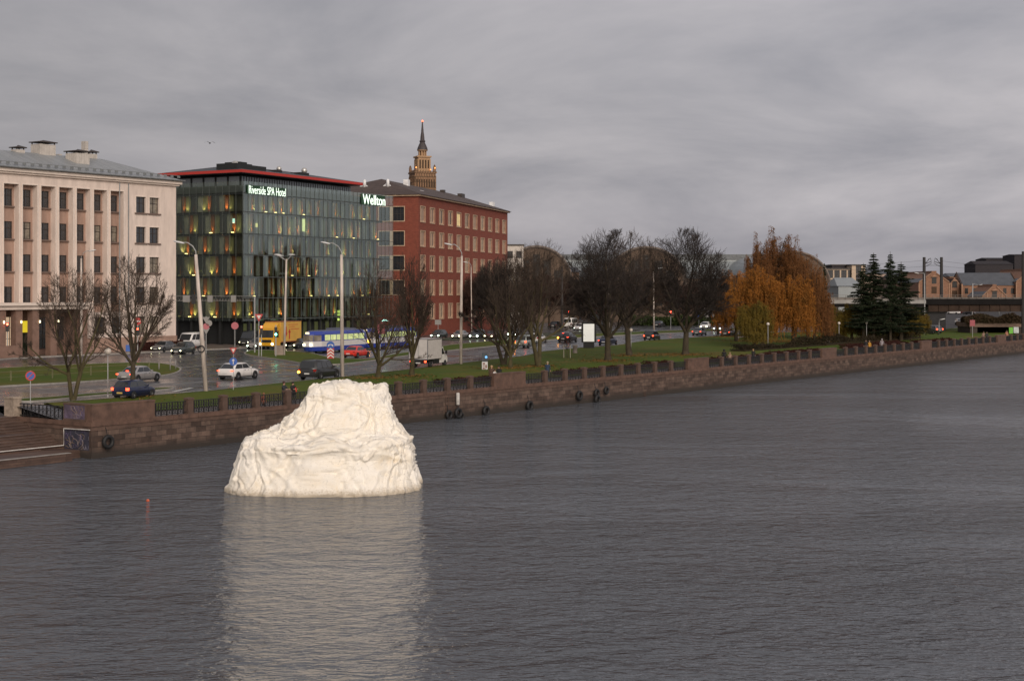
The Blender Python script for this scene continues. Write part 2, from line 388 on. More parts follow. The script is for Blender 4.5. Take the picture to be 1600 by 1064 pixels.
poly_sheet('lawn', [(380,555),(388,549.5),(402,547.5),(450,550),(485,552),(512,560),(560,562.5),(590,561),(612,555),(660,548.5),(705,539),(780,533),(830,529),(900,523.5),(1000,519),(1100,515.5),(1165,513.5),
   (1165,515),(1100,518.5),(1000,523),(905,528),(832,534),(790,539.5),(700,548.5),(640,556),(585,563.5),(530,571),(480,570),(440,563)], .12, M_GRASS, True)
M_SIDE = brick_mat('sidewalk_paving', (0.15,0.12,0.10), (0.19,0.15,0.125), (0.09,0.07,0.06), 0.6, 0.3, ('X','Y'), rough=0.4, bumpd=.004)
poly_sheet('pavement', [(-260,585),(0,562.5),(31,560),(120,556),(186,553.5),(275,548.5),(355,546),(420,542),(470,540),(560,537),(640,532),(640,527),(560,529),(455,532),(380,536),(300,536),(180,540),(0,548),(-260,560)], .13, M_SIDE, True)
poly_sheet('lawn', [(690,533.5),(780,529.5),(900,522),(1000,517),(1000,516),(900,519),(780,524),(690,528)], .10, mat('dark_lawn',(0.03,0.035,0.015),.9,var=.4,scale=.4), None)
# small kerbed island and patch near the stairs
poly_sheet('lawn', [(25,627.5),(38,624),(80,622),(120,618),(180,614),(262,606),(275,608),(200,615),(140,620),(80,626),(45,629)], .10, M_GRASS, True)

poly_sheet('matte_yard_patch', [(1425,512),(1440,486.5),(1640,486.5),(1640,505),(1560,506),(1500,517)], .01, mat('matte_asphalt',(.055,.053,.055),.85,var=.3,scale=.2,spec=.2), None)  # darker matte sheet added to cut the road's sky reflection
# lane markings
M_MARK = mat('road_paint', (0.55,0.55,0.52), .5, var=.3, scale=3)
def mark(px0, py0, px1, py1, w=.14, dash=None):
    a = gp(px0,py0,G0); b_ = gp(px1,py1,G0); dd = b_-a; L_ = dd.length; dd /= L_; nn = Vector((-dd.y,dd.x,0))*w/2
    segs = [(0, L_)] if not dash else [(x, min(L_, x+dash[0])) for x in [i*(dash[0]+dash[1]) for i in range(int(L_/(dash[0]+dash[1]))+1)]]
    for (x0, x1) in segs:
        p, q = a+dd*x0, a+dd*x1
        MK.face([tuple(p-nn+Vector((0,0,.008))), tuple(q-nn+Vector((0,0,.008))), tuple(q+nn+Vector((0,0,.008))), tuple(p+nn+Vector((0,0,.008)))])
MK = MB()
mark(-60,618,140,602.5,dash=(3,5)); mark(60,615,250,600); mark(150,607,290,596,dash=(4,3))
mark(270,601,500,578.5,.16); mark(240,612,470,590,.13,dash=(3,6)); mark(250,617,330,608,.16); mark(262,577,330,570,.16)
mark(330,570,420,561,.16); mark(400,566,470,571,.16); mark(530,581,830,547,.13); mark(545,576,820,541,.12,dash=(3,6)); mark(620,569,830,545,.12,dash=(3,6))
mark(830,547,1150,517,.12,dash=(3,6)); mark(840,541,1100,518,.12,dash=(3,6)); mark(0,590,-100,596); mark(305,545,420,541,.2)
mark(270,612,300,606,.4); mark(450,545,640,538,.12,dash=(3,6))
struct(MK.build('road_markings', M_MARK))

# ================================================================== QUAY
M_QUAY = brick_mat('quay_masonry', (0.052,0.032,0.024), (0.125,0.083,0.064), (0.028,0.02,0.017), .95, 0.38, ('XY','Z'), algae=True, stain=.5)
M_GRAN = mat('red_granite', (0.115,0.066,0.048), .7, var=.4, scale=1.3, bump=.35, bscale=12)
M_GRAN2 = mat('brown_granite', (0.098,0.060,0.045), .75, var=.45, scale=.9, bump=.35, bscale=10)
M_IRON = mat('black_iron', (0.018,0.017,0.018), .5, var=.2)
mb = MB()
mb.box(SC0, 700, 0, 1.2, -2, 2.2)                    # main river wall
mb.box(SC0+.001, SC0+1.0, 1.2, TR+1, -2, 2.2)        # return wall beside the stairs
mb.box(-300, SR0, 0, 1.2, -2, 2.2); mb.box(SR0-1.0, SR0-.001, 1.2, TR+1, -2, 2.2)
mb.box(700, 701.2, -2400, 0, -2, 2.2)
qw = qobj('quay_wall', mb, M_QUAY, 'long red and brown granite block river wall with dark wet foot', 'quay wall')
def child(o, mbx, name, m, smooth=False):
    c = mbx.build(name, m, o, smooth); return c
mb = MB(); x = SC0-.12
rnd = random.Random(3)
while x < 700:
    w = 2.2+rnd.random()*.9; mb.box(x+.01, min(700,x+w-.01), -.13+rnd.random()*.02, .62, 2.2, 2.5+rnd.random()*.01); x += w
y = .62
while y < TR+.9: mb.box(SC0-.12, SC0+.6, y+.01, min(TR+1, y+2.0)-.01, 2.2, 2.505); y += 2.0
mb.box(-300, SR0+.12, -.13, .62, 2.2, 2.5); mb.box(SR0-.6, SR0+.12, .62, TR+1, 2.2, 2.5)
child(qw, mb, 'coping', M_GRAN)
mb = MB(); mb.box(SC0-.05, 700, -.05, .3, 1.9, 2.195); mb.box(SC0-.05, SC0+.3, .3, TR+1, 1.9, 2.195); child(qw, mb, 'string_course', M_GRAN2)

# stairs down to the water in the recess
mb = MB(); z = 0.55
mb.box(SR0, SC0-1.6, 0, 1.2, -2, z); mb.box(SR0, SC0-.004, 1.2, 3.0, -2, z-.002)
t = 3.0
for i in range(6):
    z2 = z + .165*(i+1); mb.box(SR0, SC0-.002, t, TR+.3-i*.001, -2+i*.002, z2); t += .33
t += 1.2
for i in range(6):
    z2 = z + .165*6 + .163*(i+1); mb.box(SR0+.001, SC0-.003, t, TR+.28-i*.001, -1.9+i*.002, z2); t += .38
mb.box(SR0+.003, SC0-.004, TR+.31, TR+.9, 1.5, 2.54)
st_o = qobj('stone_stairs', mb, brick_mat('stair_stone',(0.062,0.036,0.028),(0.11,0.068,0.052),(0.022,0.015,0.012),1.3,.1635,('XY','Z'),rough=.6,ms=.008,bumpd=.01), 'wide dark red granite steps going down to a landing at the water', 'stairs')
mb = MB(); tt = 3.0
for i in range(6): mb.box(SR0, SC0-.01, tt-.02, tt+.30, .55+.165*(i+1)+.001, .55+.165*(i+1)+.02); tt += .33
tt += 1.2
for i in range(6): mb.box(SR0, SC0-.01, tt-.02, tt+.34, .55+.165*6+.163*(i+1)+.001, .55+.165*6+.163*(i+1)+.02); tt += .38
child(st_o, mb, 'tread', mat('sheen_tread', (.13,.092,.078), .4, var=.4, scale=1.2))  # paler than the risers: wet sky sheen put into the tread colour
mb = MB(); mb.box(SR0+.1, SC0-1.7, -.02, .35, z+.001, z+.03); child(st_o, mb, 'landing_edge', M_KERB)
mb = MB(); P_ = [(SR0,2.85,.78),(SC0-.10,2.85,.78),(SC0-.10,2.85,1.95),(SC0-.10,.05,1.98)]
mb.tube(P_, .035, 6)
hr = qobj('pipe_rail', mb, mat('white_pipe',(0.6,0.58,0.56),.4), 'thin white pipe running low above the stair landing and up the corner wall', 'pipe')
# graffiti as paint patches on the corner wall
def graffiti_mat():
    m = bpy.data.materials.new('graffiti_paint'); N,L = nodes(m); b = N['Principled BSDF']; b.inputs['Roughness'].default_value=.5
    t = N.new('ShaderNodeTexCoord'); v = N.new('ShaderNodeTexVoronoi'); v.feature='DISTANCE_TO_EDGE'; v.inputs['Scale'].default_value=2.6
    n = N.new('ShaderNodeTexNoise'); n.inputs['Scale'].default_value=3; n.inputs['Detail'].default_value=5; L.new(t.outputs['Object'], n.inputs['Vector'])
    mxx = N.new('ShaderNodeVectorMath'); mxx.operation='MULTIPLY_ADD'; L.new(n.outputs['Color'], mxx.inputs[0]); mxx.inputs[1].default_value=(1.2,1.2,1.2); L.new(t.outputs['Object'], mxx.inputs[2]); L.new(mxx.outputs[0], v.inputs['Vector'])
    r = N.new('ShaderNodeValToRGB'); L.new(v.outputs['Distance'], r.inputs[0]); e = r.color_ramp.elements; e[0].position=.02; e[0].color=(.45,.40,.45,1); e[1].position=.07; e[1].color=(.05,.045,.07,1)
    x = e.new(.35); x.color=(.10,.055,.05,1); L.new(r.outputs[0], b.inputs['Base Color']); return m
MG = mat('graffiti_ground', (.035,.035,.055), .6, var=.5, scale=2)
def scribble(parent, x, t0, t1, z0, z1, n, seed):
    rg = random.Random(seed)
    for nm, c in (('white_stroke',(.22,.20,.24)),('purple_stroke',(.14,.10,.20)),('tan_stroke',(.30,.20,.12))):
        mb = MB()
        for _ in range(n):
            t = rg.uniform(t0+.2,t1-.3); z = rg.uniform(z0+.12,z1-.12); a = rg.random()*6; pts = []
            for i in range(9):
                a += rg.uniform(-1.2,1.3); t = min(t1-.06,max(t0+.06,t+math.cos(a)*.13)); z = min(z1-.06,max(z0+.06,z+math.sin(a)*.11)); pts.append(Vector((x-.006-rg.random()*.004,t,z)))
            mb.tube(pts, rg.uniform(.006,.013), 4, False)
        mb.build(nm, mat('graffiti_'+nm, c, .5, var=.1), parent)
mb = MB(); mb.box(SC0-.006, SC0+.02, .25, 2.9, .55, 1.88); g_ = child(qw, mb, 'graffiti', MG); scribble(g_, SC0-.006, .25, 2.9, .55, 1.88, 9, 4)

# balustrade
bal = frame('balustrade', QO, TH, 'stone post and black iron railing balustrade along the top of the river wall', 'balustrade')
POSTS = []; BLK = []; PAN = []
blocks = [(SC0-.03, sq(242)), (113.2,118.4), (150.9,156.0), (188.4,193.2), (226,230.6), (263.6,268.4), (301.2,306), (338.8,343.6)]
NP = [12,9,9,9,9,9,9]
def mesh_post():
    mb = MB(); mb.mat(M_GRAN2).box(-.30,.30,-.02,.50,0,.10).box(-.26,.26,.02,.46,.10,1.03); mb.box(-.30,.30,-.02,.50,1.03,1.15)
    mb.face([(-.30,-.02,1.15),(.30,-.02,1.15),(0,.24,1.22)]); mb.face([(.30,-.02,1.15),(.30,.50,1.15),(0,.24,1.22)]); mb.face([(.30,.50,1.15),(-.30,.50,1.15),(0,.24,1.22)]); mb.face([(-.30,.50,1.15),(-.30,-.02,1.15),(0,.24,1.22)])
    return mb.build('stone_post', data_only=True)
mp_ = mesh_post()
def mesh_panel(L_):
    mb = MB().mat(M_IRON); y0, y1 = .21,.27; h = L_/2
    mb.box(-h,h,y0-.01,y1+.01,.90,.96); mb.box(-h,h,y0,y1,.10,.15); mb.box(-h,h,y0,y1,.74,.77)
    n = 6
    for i in range(n):
        x = -h + L_*(i+.5)/n; mb.box(x-.035,x+.035,y0-.01,y1+.01,.0,.90)
        if i < n-1:
            c = x + L_/n/2; w = L_/n/2
            pts = [(c+.19*math.cos(a)*w/.24, .24, .44+.23*math.sin(a)) for a in [2*math.pi*k/12 for k in range(13)]]
            mb.tube(pts, .022, 4, False); mb.tube([(c-w*.9,.24,.16),(c+w*.9,.24,.73)], .018, 4, False); mb.tube([(c+w*.9,.24,.16),(c-w*.9,.24,.73)], .018, 4, False); mb.box(c-.012,c+.012,y0,y1,.12,.9)
    return mb.build('iron_railing', data_only=True)
panels = {}
Z0 = 2.5
for i, (a, c) in enumerate(blocks):
    mb = MB(); mb.box(a, c, -.06, .56, 0, .12); mb.box(a+.02, c-.02, -.02, .52, .12, 1.12); mb.box(a, c, -.06, .56, 1.12, 1.24)
    o = mb.build('parapet_block', M_GRAN, bal); o.location = (0,0,Z0)
    if i < len(blocks)-1:
        b0, b1 = c, blocks[i+1][0]; n = NP[i]; w = (b1-b0)/n
        for k in range(n):
            x0 = b0+w*k; L_ = w-.54 if 0 < k < n-1 else w-.28
            key = round(L_,2)
            if key not in panels: panels[key] = mesh_panel(L_)
            xc = x0+w/2 if 0 < k < n-1 else (x0+(w-.26)/2 if k == 0 else x0+.26+(w-.26)/2)
            link('iron_railing', panels[key], bal, (xc, 0, Z0))
            if k > 0: link('stone_post', mp_, bal, (x0, 0, Z0))
# return leg of the balustrade, beside the stairs
rb = frame('balustrade', QO, TH, 'short iron railing beside the stairs ending in a pale stone post', 'balustrade')
mb = MB(); mb.box(SC0-.05, SC0+.52, .57, 3.0, 0, .12); mb.box(SC0-.02, SC0+.49, .53, 2.98, .12, 1.12); mb.box(SC0-.05, SC0+.52, .57, 3.0, 1.12, 1.24)
o = mb.build('parapet_block', M_GRAN2, rb); o.location.z = Z0
mb = MB(); mb.box(SC0-.024, SC0-.02, .7, 2.9, .15, 1.1); o = mb.build('graffiti', mat('graffiti_wash',(.10,.075,.11),.7,var=.5,scale=2), rb); o.location.z = Z0; scribble(o, SC0-.024, .7, 2.9, .15, 1.1, 5, 9)
pm = mesh_panel(5.2)
o = link('iron_railing', pm, rb, (SC0, 5.6, Z0)); o.rotation_euler.z = R(-90)
mb = MB(); mb.box(SC0-.3, SC0+.4, 8.25, 9.3, -.3, 1.28); mb.box(SC0-.34,SC0+.44,8.2,9.35,1.28,1.4); o = mb.build('stone_post', mat('pale_granite',(0.30,0.24,0.19),.8,var=.4,scale=3), rb); o.location.z = Z0

# tyres hung on the wall as fenders
M_RUB = mat('tyre_rubber', (0.012,0.012,0.013), .65, var=.2, bump=.2)
def torus(mb, R_, r, c=(0,0,0), n=24, k=10, ax='y', sq_=1.0):
    b = len(mb.v)
    for i in range(n):
        a = 2*math.pi*i/n
        for j in range(k):
            w = 2*math.pi*j/k; rr = R_+r*math.cos(w); h = r*math.sin(w)*sq_
            mb.v.append((c[0]+rr*math.cos(a), c[1]+h, c[2]+rr*math.sin(a)))
    for i in range(n):
        for j in range(k):
            mb.f.append((b+i*k+j, b+((i+1)%n)*k+j, b+((i+1)%n)*k+(j+1)%k, b+i*k+(j+1)%k)); mb.m.append(mb.cm)
def wall_z(px, py, t=-.2):
    s = sq(px, t); p = Q(s, t, 0); return s, HC+(HY-py)*p.y/F
def tyre(px, py, r, label, dt=0.0, tilt=0.0):
    s, z = wall_z(px, py); t = thing('fender_tyre', label, 'tyre', Q(s, -.33-dt, z), math.pi/2-TH, 'old tyres hung on the river wall'); t.rotation_euler[1] = tilt
    mb = MB(); torus(mb, r*.72, r*.28, sq_=1.15); mb.build('tyre', M_RUB, t, True)
    mb = MB(); mb.tube([(0,.05,r*.6),(.03,.2,r+.25),(0,.3,r+.5)], .025, 5); mb.build('rope', M_IRON, t)
tyre(167,690,.50,'single black tyre on the corner wall left of the white rock')
tyre(700,648,.44,'left tyre of the cluster below the white cylinder'); tyre(711,645,.50,'biggest tyre of the cluster below the white cylinder',.25,.3); tyre(717,651,.44,'right tyre of the cluster below the white cylinder',.1)
tyre(758,642,.50,'lone black tyre right of the tyre cluster'); tyre(826,634,.52,'lone tyre below the wide parapet block')
tyre(904,618,.52,'left tyre of the four farther along the wall'); tyre(931,614,.45,'upper tyre of the pair hung one above the other'); tyre(930,624,.50,'lower tyre of the pair hung one above the other',.15)
tyre(946,610,.42,'small rightmost tyre hung high on the wall')
s, z = wall_z(714,623)
mb = MB(); mb.lathe([(.14,-.55),(.17,-.5),(.17,.45),(.13,.55)], (0,0,0), 12)
o = mb.build('float_drum', mat('dirty_white_plastic',(.5,.48,.45),.5,var=.3,scale=4), None, True, Q(s,-.3,z)); tag(o,'small white cylinder hanging on the wall above the tyre cluster','drum')
# mooring chains / ladder irons
for px, py, h_ in ((700,634,1.4),(1009,622,1.2)):
    s, z = wall_z(px, py); t = thing('wall_ladder', 'thin rusty iron rungs on the wall %s' % ('above the tyre cluster' if px==700 else 'right of the four far tyres'), 'ladder', Q(s,-.1,z), math.pi/2-TH)
    mb = MB(); mb.tube([(-.18,0,-h_),(-.18,0,h_*.6)],.025,5).tube([(.18,0,-h_),(.18,0,h_*.6)],.025,5)
    for k in range(6): mb.tube([(-.18,0,-h_+k*.3),(.18,0,-h_+k*.3)],.02,5)
    mb.build('rungs', mat('rust',(0.09,0.05,0.035),.8), t)
# ================================================================== WHITE ROCK ON THE WATER
def rock():
    Yc = 87.5; k = Yc/F
    # z, xl(px), xr(px), front depth, back depth
    T = [(-.4,358,663,4.3,3.6),(0,360,661,4.25,3.6),(.25,362,659,4.15,3.6),(1.3,369,652,3.75,3.5),(2.0,374,651,3.5,3.4),(2.4,377,651,3.6,3.3),(2.72,381,650,3.5,3.2),(2.92,388,645,2.9,3.0),(3.1,397,641,2.3,2.7),(3.3,413,636,1.6,2.5),(3.6,434,629,1.25,2.3),
         (4.0,441,622,1.1,2.2),(4.5,451,617,.95,2.0),(4.95,462,614,.8,1.9),(5.5,472,611,.65,1.8),(5.9,475,609,.55,1.7),(6.22,479,609,.45,1.6),(6.42,485,606,.25,1.4),(6.5,500,596,-.05,1.1),(6.52,530,566,-.5,.6)]
    NZ, NT = 230, 420
    L_ = [0]
    for a, b_ in zip(T, T[1:]): L_.append(L_[-1] + math.sqrt((b_[0]-a[0])**2 + ((b_[3]-a[3]))**2*1.0 + .02))
    def samp(u):
        x = u*L_[-1]; i = 0
        while i < len(L_)-2 and L_[i+1] < x: i += 1
        w = (x-L_[i])/(L_[i+1]-L_[i]); w = max(0,min(1,w)); return [T[i][j]*(1-w)+T[i+1][j]*w for j in range(5)]
    v = []; f = []
    base = []
    for i in range(NZ+1):
        z, xl, xr, fd, bd = samp(i/NZ); xl = (xl+5-800)*k; xr = (xr-7-800)*k; cxx = (xl+xr)/2; hw = (xr-xl)/2
        row = []
        for j in range(NT):
            a = 2*math.pi*j/NT; c, s = math.cos(a), math.sin(a)
            e = 2/4.2                                        # squarish plan
            X = cxx + hw*math.copysign(abs(c)**e, c); Yy = (-fd if s < 0 else bd)*abs(s)**e
            # left-front corner is cut back, right end swings away
            Yy += .9*max(0,(X-cxx)/max(hw,.1))**2 + .5*max(0,-(X-cxx)/max(hw,.1))**3
            zz = z
            # ledge slopes: higher at the middle right, dips left
            fx = (X-(520-800)*k)
            # top outline: left shoulder, peak right of it, saddle, right horn
            if z > 5.2:
                q = (z-5.2)/1.3; px = X/k+800
                prof = [(470,-.35),(484,-.06),(500,-.10),(518,.0),(532,.14),(541,.17),(554,-.06),(568,-.32),(584,-.28),(597,-.02),(605,-.03),(612,-.4)]
                h = prof[0][1] if px < 470 else prof[-1][1]
                for (p0,h0),(p1,h1) in zip(prof, prof[1:]):
                    if p0 <= px <= p1: h = h0+(h1-h0)*(px-p0)/(p1-p0)
                zz += h*min(1,q)
            zz += (.34*noise.noise(Vector((X*.55,Yy*.3,2.0)))+.08*math.sin(X*1.7+1))*math.exp(-((z-2.7)/.6)**2)
            rel = (X-cxx)/max(hw,.1)
            if 1.2 < z < 3.8: zz -= (.55 if rel > 0 else .25)*rel*rel*(1-abs(z-2.5)/1.3)
            if zz > 3: zz = 3+(zz-3)*.885
            row.append(Vector((X, Yy, zz)))
        base.append(row)
    for i in range(NZ+1):
        for j in range(NT):
            p = base[i][j]
            du = base[i][(j+2)%NT]-base[i][j-2]; dv = base[min(NZ,i+2)][j]-base[max(0,i-2)][j]; n = du.cross(dv)
            n = n.normalized() if n.length > 1e-9 else Vector((0,0,1))
            q = Vector((p.x, p.y, p.z*(.42 if p.z < 2.5 else .7))); w = noise.noise_vector(p*.5)*.55; w2 = noise.noise_vector(p*1.3+Vector((5,1,8)))*.22
            big = noise.noise(p*.36+Vector((4,7,2))); mid = noise.noise(q*.8+w)
            c1 = noise.noise(q*.85+w+Vector((3,3,3))); c2 = noise.noise(q*1.7+w+w2); c3 = noise.noise(q*2.9+w*1.5+w2*2+Vector((7,2,0))); c4 = noise.noise(p*5.5+w*2+w2*3)
            tw = min(1.0, max(.35,(6.9-p.z)/1.0))
            fac_ = noise.voronoi(q*.62+w)[0]; fc = (fac_[1]-fac_[0])
            dsp = (big*.30 + mid*.21 + math.exp(-(c1/.075)**2)*.14 - math.exp(-((c1-.22)/.05)**2)*.10 + math.exp(-(c2/.09)**2)*.055 - math.exp(-((c2+.2)/.05)**2)*.045
                   + math.exp(-(c3/.11)**2)*.022 + math.exp(-(c4/.12)**2)*.009 - max(0,.12-fc)*.7 - .03)*tw
            dsp += .15*math.exp(-((p.z-2.65)/.16)**2)*(.6+c1*1.5) + .08*math.exp(-((p.z-.12)/.2)**2)
            r = p + n*dsp; v.append((r.x, r.y, r.z))
    for i in range(NZ):
        for j in range(NT):
            j2=(j+1)%NT; f.append((i*NT+j, i*NT+j2, (i+1)*NT+j2, (i+1)*NT+j))
    f.append(tuple(NZ*NT+j for j in range(NT)))
    me = bpy.data.meshes.new('drape'); me.from_pydata(v, [], f); me.polygons.foreach_set('use_smooth', [True]*len(f))
    m = bpy.data.materials.new('white_tarpaulin'); N,L = nodes(m); b = N['Principled BSDF']; b.inputs['Roughness'].default_value=.62
    t = N.new('ShaderNodeTexCoord'); n = N.new('ShaderNodeTexNoise'); n.inputs['Scale'].default_value=.55; n.inputs['Detail'].default_value=7; n.inputs['Roughness'].default_value=.68; n.inputs['Distortion'].default_value=1.2; L.new(t.outputs['Object'], n.inputs['Vector'])
    r = N.new('ShaderNodeValToRGB'); L.new(n.outputs['Fac'], r.inputs[0]); e=r.color_ramp.elements; e[0].position=.25; e[0].color=(.74,.62,.45,1); e[1].position=.60; e[1].color=(.84,.80,.73,1)
    x=e.new(.42); x.color=(.81,.75,.65,1)
    # fine stains and specks
    n2 = N.new('ShaderNodeTexNoise'); n2.inputs['Scale'].default_value=9; n2.inputs['Detail'].default_value=6; L.new(t.outputs['Object'], n2.inputs['Vector'])
    r2 = N.new('ShaderNodeMapRange'); L.new(n2.outputs['Fac'], r2.inputs[0]); r2.inputs[1].default_value=.28; r2.inputs[2].default_value=.42; r2.inputs[3].default_value=.78; r2.inputs[4].default_value=1
    vs = N.new('ShaderNodeVectorMath'); vs.operation='SCALE'; L.new(r.outputs[0], vs.inputs[0]); L.new(r2.outputs[0], vs.inputs['Scale']); sz = N.new('ShaderNodeSeparateXYZ'); L.new(t.outputs['Object'], sz.inputs[0]); wa = N.new('ShaderNodeMath'); wa.operation='MULTIPLY_ADD'; L.new(n2.outputs['Fac'], wa.inputs[0]); wa.inputs[1].default_value=-.7; L.new(sz.outputs['Z'], wa.inputs[2])
    wr = N.new('ShaderNodeMapRange'); L.new(wa.outputs[0], wr.inputs[0]); wr.inputs[1].default_value=-.25; wr.inputs[2].default_value=.10; wr.inputs[3].default_value=.75; wr.inputs[4].default_value=0
    wx = N.new('ShaderNodeMix'); wx.data_type='RGBA'; L.new(wr.outputs[0], wx.inputs[0]); L.new(vs.outputs[0], wx.inputs[6]); wx.inputs[7].default_value=(.36,.29,.20,1); L.new(wx.outputs[2], b.inputs['Base Color'])
    bp = N.new('ShaderNodeBump'); bp.inputs['Strength'].default_value=.8; bp.inputs['Distance'].default_value=.05; 
    n3 = N.new('ShaderNodeTexNoise'); n3.noise_type='RIDGED_MULTIFRACTAL'; n3.inputs['Scale'].default_value=1.9; n3.inputs['Detail'].default_value=5; n3.inputs['Roughness'].default_value=.55; n3.inputs['Distortion'].default_value=.5; L.new(t.outputs['Object'], n3.inputs['Vector'])
    L.new(n3.outputs['Fac'], bp.inputs['Height']); L.new(bp.outputs[0], b.inputs['Normal'])
    me.materials.append(m)
    o = link('floating_sculpture', me, None, (0, Yc, 0)); tag(o, 'big white crumpled iceberg-shaped sculpture floating on the water', 'sculpture')
rock()
b0 = gp(231,783,0.0)
t = thing('buoy', 'tiny red buoy floating left of the white rock', 'buoy', b0)
mb = MB(); mb.lathe([(.02,-.06),(.08,-.03),(.10,.03),(.07,.10),(.02,.13)], (0,0,0), 12); mb.build('float', mat('buoy_red',(.5,.09,.03),.4,var=0), t, True)
# bird
bp_ = at(328,224,190)
mb = MB(); mb.lathe([(.02,-.3),(.09,-.1),(.1,.05),(.05,.25),(.01,.32)], (0,0,0), 8, 'y')
for sx in (-1,1):
    mb.face([(0,-.08,.02),(sx*.35,-.05,.22),(sx*.35,.12,.22),(0,.12,.02)]); mb.face([(sx*.35,-.05,.22),(sx*.75,.10,.05),(sx*.70,.14,.05),(sx*.35,.12,.22)])
o = mb.build('bird', mat('bird_dark',(.05,.05,.055),.8), None, False, bp_); o.rotation_euler=(0,0,.5); tag(o,'small dark gull gliding in the sky above the hotel','bird')

# ================================================================== BUILDINGS
class Fac:
    """a facade frame: local x along the front, local y inwards, z up from the street"""
    def __init__(s, px, Y, ang, name, label, cat, z0=G0, group=None):
        s.O = Vector(((px-800)/F*Y, Y, z0)); s.a = ang; s.u = Vector((math.sin(ang), math.cos(ang), 0)); s.w = Vector((-math.cos(ang), math.sin(ang), 0))
        s.e = thing(name, label, cat, s.O, math.pi/2-ang, group)
    def x(s, px, y=0.0):
        k = (px-800)/F; P = s.O + s.w*y
        return (k*P.y - P.x)/(s.u.x - k*s.u.y)
    def depth(s, x, y=0.0): return (s.O + s.u*x + s.w*y).y
    def z(s, px, py, y=0.0): return HC + (HY-py)*s.depth(s.x(px,y), y)/F - s.O.z
GLASS_D = mat('window_glass', (0.03,0.033,0.038), .08, var=.3, scale=.6, spec=1.0)
GLASS_C = mat('curtained_glass', (0.22,0.19,0.15), .25, var=.6, scale=.9, spec=.8)
M_FRD = mat('dark_window_frame', (0.045,0.035,0.03), .5)
def window(par, xc, z0, w, h, y, frame_m, glass, bars=(1,0), name='window', fw=.07, sill=None, transom=None, key=None):
    k = (round(w,2), round(h,2), bars, frame_m.name, glass.name, transom, fw)
    if k not in WC:
        mb = MB().mat(frame_m); mb.box(-w/2,-w/2+fw,0,.1,0,h).box(w/2-fw,w/2,0,.1,0,h).box(-w/2+fw,w/2-fw,0,.1,0,fw).box(-w/2+fw,w/2-fw,0,.1,h-fw,h)
        zt = h if transom is None else transom*h
        for i in range(bars[0]): x = -w/2 + w*(i+1)/(bars[0]+1); mb.box(x-fw*.4,x+fw*.4,.01,.09,fw,h-fw)
        for i in range(bars[1]): z = h*(i+1)/(bars[1]+1); mb.box(-w/2+fw,w/2-fw,.005,.085,z-fw*.4,z+fw*.4)
        if transom: mb.box(-w/2+fw,w/2-fw,.005,.088,zt-fw*.5,zt+fw*.5)
        g = MB(); g.face([(-w/2,.08,0),(w/2,.08,0),(w/2,.08,h),(-w/2,.08,h)])
        WC[k] = (mb.build(name, data_only=True), g.build('pane', glass, data_only=True))
    f, g = WC[k]; o = link(name, f, par, (xc, y, z0)); link('pane', g, o)
    if sill:
        if ('s',round(w,2),sill.name) not in WC: WC[('s',round(w,2),sill.name)] = MB().box(-w/2-.15,w/2+.15,-.42,-.0,-.16,-.0).build('sill', sill, data_only=True)
        link('sill', WC[('s',round(w,2),sill.name)], o)
    return o
WC = {}
# ---- pale ministry building on the left
A_W = math.atan2(1600, F)
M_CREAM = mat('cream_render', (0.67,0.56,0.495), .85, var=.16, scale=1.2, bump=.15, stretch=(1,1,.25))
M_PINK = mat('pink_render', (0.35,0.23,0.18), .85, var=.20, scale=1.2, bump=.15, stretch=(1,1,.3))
M_WHT = mat('pale_trim', (0.70,0.60,0.53), .8, var=.12, scale=1)
M_ZINC = brick_mat('zinc_roof', (0.235,0.25,0.26), (0.285,0.30,0.31), (0.15,0.16,0.165), .55, 40, ('X','Y'), rough=.42, ms=.03, stain=.14)
W = Fac(275, 212, A_W, 'ministry_building', 'long pale cream building with tall pilasters and grey metal roof at the left edge', 'building')
HT = 23.2; XL = -70
lefts = [5.8,34.7,63.3,91,118.9,146,172.6]; rights = [27.9,56.2,84.8,112.7,140.6,166,193.7]
bays = [(W.x(a), W.x(b_)) for a, b_ in zip(lefts, rights)]; pit = (bays[-1][0]-bays[0][0])/6
bays = [(bays[0][0]+pit*i, bays[0][0]+pit*i+2.75*0+ (bays[3][1]-bays[3][0])) for i in range(-6,7)]
zt = W.z(178,303) ; rowz = [W.z(215,y) for y in (307.5,354.5,401.5,448.5,495)]; wh = rowz[0]-W.z(215,332.5)
rows = [z-wh for z in rowz]
zb = 9.0; bt = rowz[0]+.55
ww = 1.9
flat = [W.x(220.7)-.95, W.x(241.6)-.95]
mb = MB().mat(M_CREAM)
holes = [(a,b_,rows[3]-1.2,bt) for a,b_ in bays]
holes += [(x,x+1.75,r,r+wh) for x in flat for r in rows]
low = [((a+b_)/2-.9,(a+b_)/2+.9,rows[4],rows[4]+wh) for a,b_ in bays[9:]]
wall(mb, XL, 0, 0, HT, holes+low, 0, .95)
mb.mat(M_CREAM).box(XL,-.001,1.3,14,0,HT); mb.face([(0,0,0),(0,14,0),(0,14,HT),(0,0,HT)]); mb.face([(XL,.95,0),(XL,.95,HT),(XL,1.3,HT),(XL,1.3,0)])
mb.build('wall', None, W.e)
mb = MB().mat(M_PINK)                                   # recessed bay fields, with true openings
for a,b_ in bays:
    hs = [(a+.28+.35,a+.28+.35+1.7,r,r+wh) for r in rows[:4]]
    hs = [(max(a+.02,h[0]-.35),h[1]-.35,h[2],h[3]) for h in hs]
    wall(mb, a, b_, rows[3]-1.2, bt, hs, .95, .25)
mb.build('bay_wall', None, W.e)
mb = MB()
